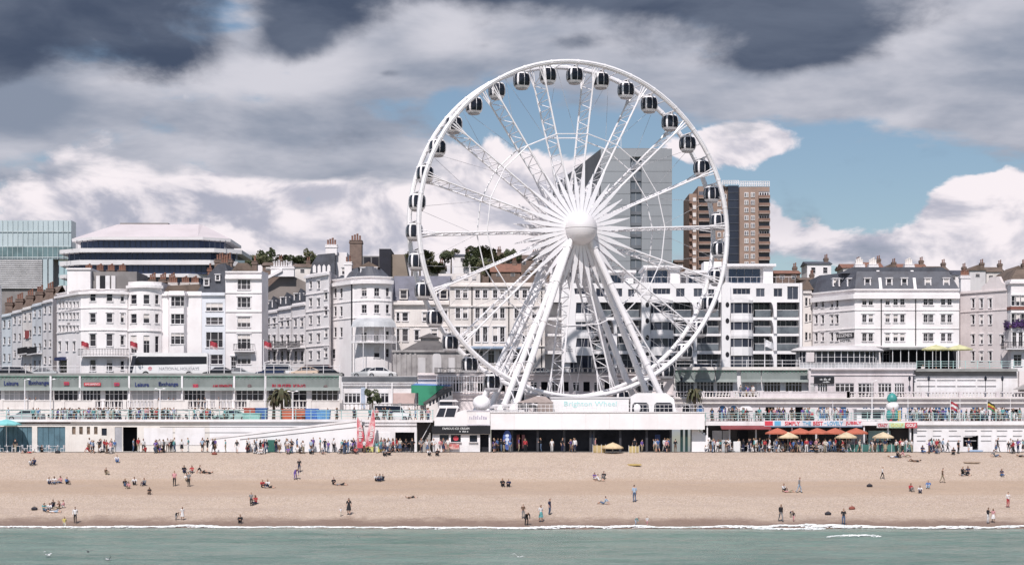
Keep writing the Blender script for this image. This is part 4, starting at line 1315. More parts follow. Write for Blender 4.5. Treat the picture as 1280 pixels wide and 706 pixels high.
# -- corner house with verandah
D2 = 261.5
nodes = [(PX(412, 267.5), 267.5), (PX(441, D2), D2)] + bow(442.5, 489.5, D2, 1.3)
w = [(x, y, 6.4, 10.5, 'sash2') for x in (455, 471) for y in (365, 386)] + [(484.5, y, 4, 10.5, 'sash') for y in (365, 386, 419, 441)] + [(455, 419, 6.5, 17, 'door'), (471, 419, 6.5, 17, 'door'), (471, 440, 7, 13, 'sash')]
w += [(x, y, 3.2, 12, 'sash') for x in (419, 426.5) for y in (366, 389, 415)] + [(417, 442, 4, 12, 'sash')]
bb, pp, zz = building('verandah_house', 'white corner house with curved front, grey canopied verandah and attic dormers', nodes, 346, w, STUCCO, 'house', dref=D2, back=10, courses=((351, .5, .5), (346.1, .15, .25), (376, .1, .1), (397, .1, .1)), sill=1)
mansard(bb, pp, zz - .5, 2.0, 2.6, 10, SLATE)
dormer(bb, 455.5, 339.5, 8, 8, D2 - .1); dormer(bb, 466.5, 339.5, 8, 8, D2 - .1); dormer(bb, 430, 339, 5, 8, 265.5)
mb = MB(); mb.prism([(PX(447, D2), PZ(334.4, D2)), (PX(475, D2), PZ(334.4, D2)), (PX(461, D2), PZ(327, D2))], D2 - .15, D2 + 4); mb.build('pediment', ROOFBR, bb)
chimney(bb, 435, 328, 9, 19, 264, STUCCO, 2)
chimney(bb, 444.5, 301, 15, 36, 268, BRICK, 4, depth=2.0)
# verandah: curved canopy on slim posts with a balcony
u0, u1 = pp.find(447), pp.find(488)
sub = Path([pp.at(u0 + (u1 - u0) * i / 10)[0] for i in range(11)])
NV = [(sub.at(max(.001, u - .002))[2] + sub.at(min(sub.u[-1] - .001, u + .002))[2]).normalized() for u in sub.u]
CANO = mat('pale_lead_canopy', (.46, .47, .49), .5, .08, .5, streak=.5)
mb = MB()
prof = [(0.02, PZ(397.5, D2)), (.5, PZ(399, D2)), (1.1, PZ(403, D2)), (1.5, PZ(409.5, D2))]
for k in range(3):
    for i in range(10):
        A, B = sub.p[i], sub.p[i + 1]; na, nb = NV[i], NV[i + 1]
        (o0, za), (o1, zb) = prof[k], prof[k + 1]
        a0, b0, a1, b1_ = A + na * o0, B + nb * o0, A + na * o1, B + nb * o1
        mb.quad((a1.x, a1.y, zb), (b1_.x, b1_.y, zb), (b0.x, b0.y, za), (a0.x, a0.y, za))
v = mb.build('verandah_canopy', CANO, bb)
balcony(bb, pp, u0, u1, PZ(428, D2), 1.5, m=METAL)
for i in (0, 3, 7, 10):
    u = u0 + (u1 - u0) * i / 10; p, d_, n_ = pp.at(u); q = p + n_ * 1.45
    mb = MB(); mb.tube((q.x, q.y, 16.9), (q.x, q.y, PZ(409, D2)), .06); mb.build('post', METAL, bb)
mb = MB(); p = PW(441.2, 400, D2); mb.tube((p.x - .2, D2 - .06, 16.9), (p.x - .2, D2 - .06, PZ(352, D2)), .09); mb.build('drainpipe', BLACK, bb)
# dark plant rooms rising behind
pr = thing('roof_plant_block', 'dark plant block and tan slab wall rising behind the verandah house', 'building', (PX(480, 285), 289, 16.9))
mb = MB(); mb.box(PX(453, 285), PX(488, 285), 285, 292, 16.9, PZ(320, 285)); mb.build('frame_block', mat('grey_frame', (.20, .19, .19), .8, .1), pr)
for a, b in ((455, 463), (465, 473)):
    mb = MB(); mb.box(PX(a, 284.9), PX(b, 284.9), 284.85, 284.98, PZ(333, 285), PZ(321.5, 285)); mb.build('pane', GLASS, pr)
mb = MB(); mb.box(PX(474, 284), PX(488.5, 284), 284, 292, 16.9, PZ(311, 284)); mb.build('black_box', mat('black_cladding', (.02, .02, .03), .6, .1), pr)
mb = MB(); mb.prism([(PX(488.6, 285), PZ(350, 285)), (PX(511, 285), PZ(350, 285)), (PX(505, 285), PZ(318, 285)), (PX(488.6, 285), PZ(318, 285))], 285, 291); mb.build('tan_wall', mat('tan_render', (.29, .235, .19), .9, .08, .3), pr)

# -- slate-roofed hotel wing
w = [(497.5, y, 3.4, 10, 'sash') for y in (396,)] + [(506.5, y, 7, 10, 'sash') for y in (396,)] + [(497.5, 419, 3.4, 15, 'sash'), (506.5, 419, 7, 15, 'sash'), (521, 419, 5, 12, 'sash'), (556, 394, 6, 11, 'multi2'), (543, 396, 7, 10, 'sash'), (531, 396, 5, 10, 'sash'), (543, 419, 7, 14, 'sash'), (556, 419, 6, 14, 'sash')]
bb, pp, zz = building('slate_roofed_hotel', 'cream three-storey hotel wing under a long blue-grey slate roof with dormers', pts([(489.8, D1 + 1), (561.5, D1 + 1)]), 375, w, CREAM, 'hotel', dref=D1, courses=((377, .4, .5), (407, .1, .12)), sill=2)
mb = MB(); a, b = PX(490, D1), PX(562, D1); mb.quad((a, D1 + 1.2, zz), (b, D1 + 1.2, zz), (b, D1 + 4, PZ(345, D1 + 4)), (a, D1 + 4, PZ(345, D1 + 4))); mb.quad((a, D1 + 4, PZ(345, D1 + 4)), (b, D1 + 4, PZ(345, D1 + 4)), (b, D1 + 12, PZ(345, D1)), (a, D1 + 12, PZ(345, D1)))
mb.poly([(a, D1 + 1.2, zz), (a, D1 + 4, PZ(345, D1 + 4)), (a, D1 + 12, PZ(345, D1)), (a, D1 + 12, zz)]); mb.build('slate_roof', mat('blue_slate', (.15, .15, .19), .6, .12, .7, bump=.2), bb)
for x in (504.5, 527, 541, 554.5): dormer(bb, x, 368, 8, 10, D1 + 1.1, CREAM, 1.5)
mb = MB(); mb.box(PX(548, 270), PX(600, 270), 270, 275, zz, PZ(342, 270)); mb.build('roof_plant', CREAM, bb)
for x in (552, 560, 570, 580, 590):
    mb = MB(); mb.box(PX(x, 269.9), PX(x + 5, 269.9), 269.85, 269.99, PZ(349, 270), PZ(344.5, 270)); mb.build('louvre', GREYST, bb)

# -- long cream hotel
cs = (572.5, 581.5, 597, 606.5, 619, 628, 646, 656, 668)
w = [(x, y, 5.6, hh, st) for x in cs for y, hh, st in ((367.5, 9.5, 'sash2'), (391.5, 12.5, 'sash2'), (418, 18, 'sash2'))] + [(x, 446, 8, 16, 'door') for x in (572, 586, 600, 614, 628, 645, 660)]
bb, pp, zz = building('long_cream_hotel', 'long cream hotel with paired sash windows and blue canopy behind the wheel legs', pts([(562, D1 - .3), (681, D1 - .3)]), 353.5, w, CREAM, 'hotel', dref=D1, courses=((356, .3, .4), (382, .2, .2), (432, .15, .2)), sill=2)
mb = MB(); mb.prism([(D1 - .32, PZ(432.5, D1)), (D1 - 1.8, PZ(435, D1)), (D1 - 1.8, PZ(436.5, D1)), (D1 - .32, PZ(435, D1))], PX(585, D1), PX(668, D1), 'x'); mb.build('canopy', mat('blue_grey_canopy', (.25, .32, .42), .5), bb)
for x in (590, 636, 677):
    mb = MB(); mb.tube((PX(x, D1), D1 - .4, 16.9), (PX(x, D1), D1 - .4, PZ(357, D1)), .08); mb.build('drainpipe', BLACK, bb)


# -- white modern apartment building
def apartments():
    d = 263.0
    root = thing('modern_apartment_block', 'white modern apartment block with curved balconies and dark glass between white fins', 'building', (PX(842, d), d + 9, 16.9))
    wm = mat('white_render', (.82, .80, .81), .55, .04, .2, streak=.25, col2=(.74, .72, .725))
    gm = glassmat('balcony_window', (.010, .014, .030), (.10, .11, .14), .07)
    x0, x1 = PX(679, d), PX(1003, d)
    mb = MB(); mb.box(x0, x1, d + 3.0, d + 18, 16.9, PZ(353.5, d)); mb.build('core_walls', wm, root)
    slabs = [(353.5, 357.5), (372.5, 377.5), (396, 399.5), (416.5, 419.5), (438, 442)]
    for a, b in slabs[1:]:
        mb = MB(); mb.box(x0, x1, d + .9, d + 2.99, PZ(b, d), PZ(a, d)); mb.build('floor_slab', wm, root)
    levels = [(377.5, 396), (399.5, 416.5), (419.5, 438), (442, 467)]
    # top storey: white wall with separate windows
    path = Path([(x0, d + .5), (x1, d + .5)])
    ops = []
    for m0 in (607, 707, 807, 907):
        for a, b, ya, yb in ((9, 31, 360, 367.5), (38, 49, 360, 370.5), (60, 71, 360, 370.5), (78, 86, 361, 370.5)):
            if m0 == 907 and a == 78: a, b, ya, yb = 77, 91, 357.5, 374
            if m0 + a < 681 or m0 + b > 1001: continue
            ops.append((path.find(m0 + a), path.find(m0 + b), PZ(yb, d), PZ(ya, d), 'grid%d' % max(2, round((b - a) / 6))))
    mb = MB(); wall(mb, path, PZ(377.5, d), PZ(353.5, d), ops, .25)
    mb.quad((x1, d + .5, PZ(377.5, d)), (x1, d + 3, PZ(377.5, d)), (x1, d + 3, PZ(353.5, d)), (x1, d + .5, PZ(353.5, d)))
    mb.quad((x0, d + .5, PZ(353.5, d)), (x1, d + .5, PZ(353.5, d)), (x1, d + 3.1, PZ(353.5, d)), (x0, d + 3.1, PZ(353.5, d)))
    mb.quad((x0, d + .5, PZ(377.5, d)), (x0, d + 3.1, PZ(377.5, d)), (x1, d + 3.1, PZ(377.5, d)), (x1, d + .5, PZ(377.5, d)))
    tw = mb.build('top_storey_wall', wm, root)
    for o in ops: put_window(root, path, *o[:4], o[4], 0, gm)
    for m0 in (607, 707, 807, 907):
        if m0 > 650:
            a, b = PX(m0 - 5, d), PX(m0 + 6, d)            # white stair fin with round holes
            mb = MB(); mb.prism([(a, 16.9), (b, 16.9), (b - .1, PZ(442, d)), (b, PZ(420, d)), (b - .1, PZ(398, d)), (b, PZ(376, d)), (b, PZ(353, d)), (a, PZ(353, d))], d - .25, d + 2.9); fin = mb.build('fin_wall', wm, root)
            for y in (381, 401, 422, 443):
                mb = MB(); mb.prism([(PX(m0 + 2, d) + .28 * math.cos(i * .63), PZ(y, d) + .4 * math.sin(i * .63)) for i in range(10)], d - .28, d - .252); mb.build('porthole', DARK, fin)
        for li, (ya, yb) in enumerate(levels):
            za, zb = PZ(yb, d), PZ(ya, d)
            # curved bay with strip window
            if m0 > 650:
                nodes = [(PX(m0 + 6.2, d), d - .1), (PX(m0 + 10, d), d - .55), (PX(m0 + 20, d), d - .8), (PX(m0 + 28, d), d - .55), (PX(m0 + 33, d), d + .1), (PX(m0 + 36, d), d + 1.2), (PX(m0 + 37, d), d + 2.9)]
                pth = Path(nodes)
                if li < 3:
                    mb = MB(); course(mb, pth, za - .75, za + (zb - za) * .24, .0, inn=.25); mb.build('curved_parapet', wm, root)
                    mb = MB(); course(mb, pth, zb - .12, zb + .3, .05, inn=.3); mb.build('curved_lintel', wm, root)
                gp = Path([(x, y + .16) for x, y in nodes])
                for i in range(6):
                    aP, bP = gp.p[i], gp.p[i + 1]
                    mb = MB(); z0_, z1_ = za + (zb - za) * (.235 if li < 3 else 0), zb - .1
                    mb.quad((aP.x, aP.y, z0_), (bP.x, bP.y, z0_), (bP.x, bP.y, z1_), (aP.x, aP.y, z1_))
                    gl_ = mb.build('pane', gm, root)
                    mb = MB(); mb.tube((aP.x, aP.y - .03, z0_), (aP.x, aP.y - .03, z1_), .035, n=4); mb.build('mullion', METAL, gl_)
            # recessed balconies with glass doors behind and glass guard in front
            for (a, b) in ((37.5, 58), (65, 92.5)):
                pa, pb = m0 + a, m0 + b
                if pa < 676 or pb > 1003: continue
                pa = max(pa, 681)
                A, B = PX(pa, d), PX(pb, d)
                mb = MB(); mb.box(A, B, d + 2.75, d + 2.95, za, zb); rec = mb.build('glass_doors', gm, root)
                mb = MB(); n = max(2, round((pb - pa) / 7))
                for i in range(n + 1): x = A + (B - A) * i / n; mb.box(x - .05, x + .05, d + 2.66, d + 2.745, za, zb)
                mb.box(A, B, d + 2.68, d + 2.74, za + 2.1, za + 2.2) if zb - za > 2.4 else None
                mb.build('door_frame', mat('grey_alu', (.35, .36, .38), .4), rec)
                if li < 3:
                    mb = MB(); mb.box(A + .05, B - .05, d + .96, d + .99, za + .05, za + 1.0); mb.build('glass_guard', mat('guard_glass', (.16, .18, .20), .08, .2, .6, spec=.6, col2=(.07, .08, .10)), rec)
                    mb = MB(); mb.tube((A, d + .97, za + 1.05), (B, d + .97, za + 1.05), .04, n=5); mb.build('handrail', METAL, rec)
            if m0 > 650 or True:
                if m0 + 58 > 681:
                    mb = MB(); a, b = PX(m0 + 58.5, d), PX(m0 + 64.5, d)
                    mb.prism([(a + .25, za), (b, za), (b, zb), (a - .1, zb), (a + .1, zb - .5), (a + .22, zb - 1.2)], d + .3, d + 2.9); mb.build('curved_pier', wm, root)
    mb = MB(); mb.box(PX(999.8, d), x1, d + .1, d + 2.95, 16.9, PZ(353.6, d)); mb.build('end_wall', wm, root)
    # white sign wall with the building's name
    mb = MB(); a, b = PX(703, d), PX(721, d)
    mb.prism([(a + .1, PZ(453, d)), (b, PZ(453, d)), (b - .25, PZ(440, d)), (b, PZ(420, d)), (b - .25, PZ(400, d)), (b - .1, PZ(378, d)), (b - .5, PZ(356, d)), (a + .5, PZ(350, d)), (a, PZ(380, d)), (a + .25, PZ(410, d)), (a, PZ(440, d))], d - .75, d - .27); sw = mb.build('sign_wall', wm, root)
    gt = mat('grey_letters', (.30, .30, .33), .6)
    for i, s_ in enumerate(('The', 'Van Alen', 'Building')): text(sw, s_, (PX(711.5, d), d - .765, PZ(433.2 + 2.8 * i, d)), .22, gt, .95 if i else .4)
    # penthouses
    for a, b, ya in ((756, 792, 339), (806, 850, 333), (858, 893, 339), (908, 966, 331)):
        A, B = PX(a, d + 3), PX(b, d + 3); zr = PZ(ya, d + 3); zf = PZ(353.6, d)
        ph = MB(); ph.box(A, B, d + 3.4, d + 12, zf + .004, zr - .3); h_ = ph.build('penthouse', wm, root)
        ph = MB(); ph.box(A - .3, B + .3, d + 1.6, d + 12.3, zr - .296, zr + .05); ph.build('roof_slab', wm, h_)
        ph = MB(); ph.box(B - 1.5, B - .1, d + 2.2, d + 3.39, zf + .004, zr - .3); ph.build('side_screen', wm, h_)
        for i in range(4):
            xa_, xb_ = A + .4 + (B - A - 2.2) * i / 4, A + .4 + (B - A - 2.2) * (i + 1) / 4 - .06
            ph = MB(); ph.box(xa_, xb_, d + 3.25, d + 3.39, zf + .3, zr - .6); ph.build('pane', glassmat('penthouse_glass', (.02, .035, .07), (.09, .12, .18), .06), h_)
    mb = MB(); mb.box(PX(880, d + 5), PX(902, d + 5), d + 5, d + 9, PZ(353, d), PZ(327, d + 5)); mb.build('lift_housing', wm, root)
    mb = MB()
    for k in range(26):
        x = PX(795 + 8 * k, d) if k < 26 else 0
        mb.tube((x, d + .8, PZ(353.4, d)), (x, d + .8, PZ(353.4, d) + .9), .02, n=4)
    mb.tube((PX(795, d), d + .8, PZ(353.4, d) + .9), (PX(995, d), d + .8, PZ(353.4, d) + .9), .03, n=4)
    mb.build('roof_railing', METAL, root)


apartments()

# -- narrow houses in the gap
w = [(1008, y, 3, 10, 'sash') for y in (377, 397, 420)] + [(1012.5, y, 2, 8, 'sash') for y in (377, 397, 420)]
bb, pp, zz = building('narrow_house', 'narrow cream house squeezed between the apartment block and the slate-roofed hotel', pts([(1003.5, 276), (1014.5, 276)]), 362, w, CREAM, 'house', dref=276, back=8, courses=((364, .3, .3),))
gable_roof(bb, PX(1003.5, 276), PX(1014.5, 276), 276, 283, zz, 1.6, mat('brown_roof', (.1, .1, .1)), 'y')

# -- hotel with slate mansard
D3 = 267.0
nodes = pts([(1016, 275.5), (1068.5, D3), (1199, D3)])
w = []
for y in (376.5, 398): w += [(x, y, 5.4, 9.5, 'sash2') for x in (1080.5, 1088.5, 1109.5, 1119.5, 1128, 1157, 1164, 1179, 1187)]
w += [(x, 421.5, 5.4, 9.5, 'sash2') for x in (1080.5, 1088.5, 1109.5, 1119.5, 1128, 1157, 1164, 1179, 1187)] + [(x, 446, 8, 15, 'door') for x in (1078, 1092, 1108, 1124, 1140, 1156, 1172, 1188)]
w += [(x, y, 3.4, 10, 'sash') for x in (1020.5, 1028.5, 1040, 1046.5) for y in (379, 399, 421)]
bb, pp, zz = building('mansard_hotel', 'large white hotel with dark slate mansard roof and name sign on its side wall', nodes, 361, w, STUCCO, 'hotel', dref=D3, back=10, courses=((367.5, .7, .5), (361.1, .2, .3), (387, .1, .1), (410, .1, .1), (432, .2, .2)), sill=2)
mansard(bb, pp, zz, 2.7, 1.2, 10, SLATE)
ms2 = MB(); ms2.prism([(PX(1050, D3 + 3), zz + 2.5), (PX(1190, D3 + 3), zz + 2.5), (PX(1176, D3 + 3), PZ(337, D3 + 3) + .3), (PX(1064, D3 + 3), PZ(337, D3 + 3) + .3)], D3 + 2.2, D3 + 8); ms2.build('upper_roof', SLATE, bb)
for x in (1084.5, 1111.5, 1130.5, 1160, 1183): dormer(bb, x, 353.5, 6, 10, D3 + .25, STUCCO, 1.8)
for x, d_ in ((1044, 271.2), (1051.5, 270), (1062, 268.3)): dormer(bb, x, 353, 3.6, 8, d_ + .3, STUCCO, 1.5)
for x in (1101, 1144):
    mb = MB(); mb.prism([(D3 - .1, zz), (D3 + 8, zz), (D3 + 8, PZ(334, D3)), (D3 + 2.6, PZ(334, D3)), (D3 + .9, PZ(344, D3))], PX(x - 1.8, D3), PX(x + 1.8, D3), 'x'); mb.build('party_wall', STUCCO, bb)
for x in (1075, 1092, 1137): chimney(bb, x, 331, 11, 12, D3 + 4, STUCCO, 4, CREAM)
for x in (1101.5, 1144.5):
    mb = MB(); mb.tube((PX(x, D3), D3 - .08, 17), (PX(x, D3), D3 - .08, zz - 1), .08); mb.build('drainpipe', BLACK, bb)
uL = pp.find(1057); p, d_, n_ = pp.at(uL); ang = math.atan2(d_.y, d_.x)
mb = MB(); c_ = p + n_ * .08; mb.obox((c_.x, c_.y), d_, n_, 1.95, .05, PZ(422.5, 270), PZ(416.5, 270)); sb = mb.build('name_board', BLACK, bb)
text(sb, 'LEGENDS', (p.x + n_.x * .15, p.y + n_.y * .15, PZ(419.6, 270)), .5, WHITE, 3.3, rotz=ang)
text(bb, 'HOTEL', (p.x + n_.x * .02, p.y + n_.y * .02, PZ(426, 270)), .32, BLACK, 2.4, rotz=ang)

# -- pinkish side wall with shaped gable and the bay-fronted house at its corner
nodes = pts([(1200.5, 273.5), (1259, 266.5)])
w = [(x, y, 3.4, 11, 'sash') for x in (1216.5, 1227, 1238) for y in (379, 399.5, 424, 445)] + [(1253, 424, 4, 10, 'sash')]
bb, pp, zz = building('pink_gabled_house', 'pinkish side house with tall shaped gable and few narrow windows', nodes, 363.5, w, PINKST, 'house', dref=272, back=9, courses=((365, .2, .2), (389, .12, .1)), sill=2)
pA, pB = pp.at(pp.find(1227))[0], pp.at(pp.find(1258.5))[0]
mb = MB(); dd = (pB - pA); L = dd.length; dd.normalize(); nn = Vector((dd.y, -dd.x))
prof = [(0, 0), (L, 0), (L, .6), (L - .9, .9), (L - 1.4, PZ(347, 270) - zz), (1.6, PZ(347, 270) - zz), (1.1, 1.1), (0, .5)]
fr_ = [(pA.x + dd.x * a, pA.y + dd.y * a, zz + b) for a, b in prof]; bk_ = [(x - nn.x * .5, y - nn.y * .5, z) for x, y, z in fr_]
mb.poly(fr_); mb.poly(bk_[::-1])
for i in range(8):
    j = (i + 1) % 8; mb.quad(fr_[i], bk_[i], bk_[j], fr_[j])
mb.build('shaped_gable', PINKST, bb)
chimney(bb, 1207, 345, 12, 20, 283, STUCCO, 5)
w = [(x, y, 4.4, 12, 'sash') for x in (1266.5, 1272.5, 1278.5) for y in (376, 398)] + [(x, 424, 5, 18, 'door') for x in (1268, 1276)] + [(1272, 450, 10, 14, 'door')]
bb, pp, zz = building('bay_fronted_hotel', 'white hotel with stacked bay windows, iron balcony and purple flowers beside the pink gable', [(PX(1259.3, 266.5), 266.5), (PX(1264, 265), 265), (PX(1300, 265), 265)], 349, w, STUCCO, 'hotel', dref=265, courses=((352, .3, .3),), sill=2)
balcony(bb, pp, .3, pp.u[-1] - .2, PZ(435.5, 265), 1.1)
mansard(bb, pp, zz, 1.6, 1.6, 12, ROOFBR)
for y0, y1 in ((383, 387), (407, 409)):
    mb = MB(); z_ = PZ(y0, 265); course(mb, pp, PZ(y1, 265), z_, .1); mb.build('rust_band', mat('rust_brick', (.24, .10, .08), .8), bb)
mb = MB()
rr = random.Random(4)
for k in range(500):
    u = rr.uniform(.3, pp.u[-1] - .2); p, d_, n_ = pp.at(u); q = p + n_ * rr.uniform(.2, .75); z = PZ(406, 265) + rr.gauss(0, .28); s_ = .12
    mb.quad((q.x - s_, q.y, z), (q.x + s_, q.y - rr.uniform(-.1, .1), z - .05), (q.x + s_, q.y, z + s_), (q.x - s_, q.y - .05, z + s_ * 1.3))
mb.build('flower_basket', mat('purple_flowers', (.10, .035, .17), .8, .4, 3.0, col2=(.02, .05, .02)), bb)


# -- neighbours just outside the picture on either side
for a, b, yt, m_, lab in ((1301, 1372, 352, CREAM, 'cream hotel next along from the bay-fronted hotel'), (1373, 1440, 345, STUCCO, 'white hotel two doors along from the bay-fronted hotel'), (1441, 1500, 356, GREYST, 'grey hotel three doors along from the bay-fronted hotel'), (-72, -6, 356, STUCCO, 'white hotel across the western side street from the corner hotel'), (-150, -73, 350, CREAM, 'cream hotel farthest west along the upper road')):
    w = [(a + (b - a) * (k + .5) / 5, y, 7, 11, 'sash2') for k in range(5) for y in (373, 397, 423, 450)]
    bb, pp, zz = building('seafront_hotel', lab, pts([(a, 264), (b, 264)]), yt, w, m_, 'hotel', dref=264, back=1.5 if a < 0 else 14, courses=((yt + 3, .4, .4), (410, .12, .12)))
    chimney(bb, a + 8, yt - 8, 12, 12, 264.2, CREAM, 4)


# ------------------------------------------------------------------ high-rise blocks
def grey_tower():
    d = 395.0
    x0, x1 = PX(751, d), PX(840, d)
    zt, zb = PZ(186, d), hill_z(PX(795, d), d) - 4
    root = thing('grey_tower_block', 'blank grey slab tower with one narrow window strip rising behind the wheel', 'building', ((x0 + x1) / 2, d + 12, zb + 4))
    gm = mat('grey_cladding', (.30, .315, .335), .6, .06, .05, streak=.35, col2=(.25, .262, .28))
    mb = MB(); mb.box(x0, PX(788, d), d, d + 60, zb, zt); mb.box(PX(802, d), x1, d, d + 60, zb, zt); mb.box(PX(788, d), PX(802, d), d + 1.0, d + 60, zb, zt); mb.box(PX(788, d), PX(802, d), d, d + 1, PZ(196, d), zt)
    mb.build('walls', gm, root)
    for i in range(11):
        for a, b in ((751, 787.6), (802.4, 840)):
            mb = MB(); mb.box(PX(a, d), PX(b, d), d - .03, d - .003, PZ(200.5 + i * 14, d), PZ(200 + i * 14, d)); mb.build('panel_joint', mat('joint_grey', (.22, .23, .245), .7), root)
    n = 13
    for i in range(n):
        ya, yb = 198 + i * 14, 198 + i * 14 + 10
        mb = MB(); mb.box(PX(788.4, d), PX(801.6, d), d + .8, d + .98, PZ(yb, d), PZ(ya, d)); w_ = mb.build('window', glassmat('tower_glass', (.10, .115, .135), (.20, .22, .25), .1), root)
        mb = MB(); mb.box(PX(788.2, d), PX(801.8, d), d + .55, d + .99, PZ(yb + 4, d), PZ(yb, d) - .01); mb.build('spandrel', mat('dark_spandrel', (.15, .16, .18), .6), w_)
        mb = MB(); mb.box(PX(794.6, d), PX(795.4, d), d + .7, d + .79, PZ(yb, d), PZ(ya, d)); mb.build('mullion', gm, w_)
    mb = MB(); mb.box(x0 + 1, x1 - 1, d + 1, d + 59, zt + .004, zt + .25); mb.build('roof', mat('flat_roof', (.2, .2, .2)), root)
    # side front: swings back to the left; dark glazed storeys with pale fins
    A, B = Vector((PX(691, d + 62), d + 62)), Vector((x0 - .02, d + .01))
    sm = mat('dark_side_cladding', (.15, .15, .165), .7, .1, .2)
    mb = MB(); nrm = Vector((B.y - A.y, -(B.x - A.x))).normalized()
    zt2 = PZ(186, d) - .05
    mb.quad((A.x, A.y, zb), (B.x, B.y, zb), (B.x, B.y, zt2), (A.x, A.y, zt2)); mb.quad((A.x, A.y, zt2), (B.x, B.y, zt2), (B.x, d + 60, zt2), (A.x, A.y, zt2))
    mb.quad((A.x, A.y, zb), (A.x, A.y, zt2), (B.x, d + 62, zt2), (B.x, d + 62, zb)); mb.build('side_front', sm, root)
    dirv = (B - A).normalized(); L = (B - A).length
    for fl in range(7):
        z0 = zt2 - 6.8 - fl * 4.6
        for k in range(16):
            u = L * (k + .5) / 16; c_ = A + dirv * u + nrm * .2
            mb = MB(); mb.obox((c_.x, c_.y), dirv, nrm, .16, .25, z0 - 3.4, z0); mb.build('fin', mat('pale_fin', (.42, .42, .45), .6), root)
    mb = MB(); mb.tube((PX(778, d), d + 5, zt), (PX(778, d), d + 5, zt + 3.5), .06, n=4); mb.build('mast', METAL, root)


grey_tower()


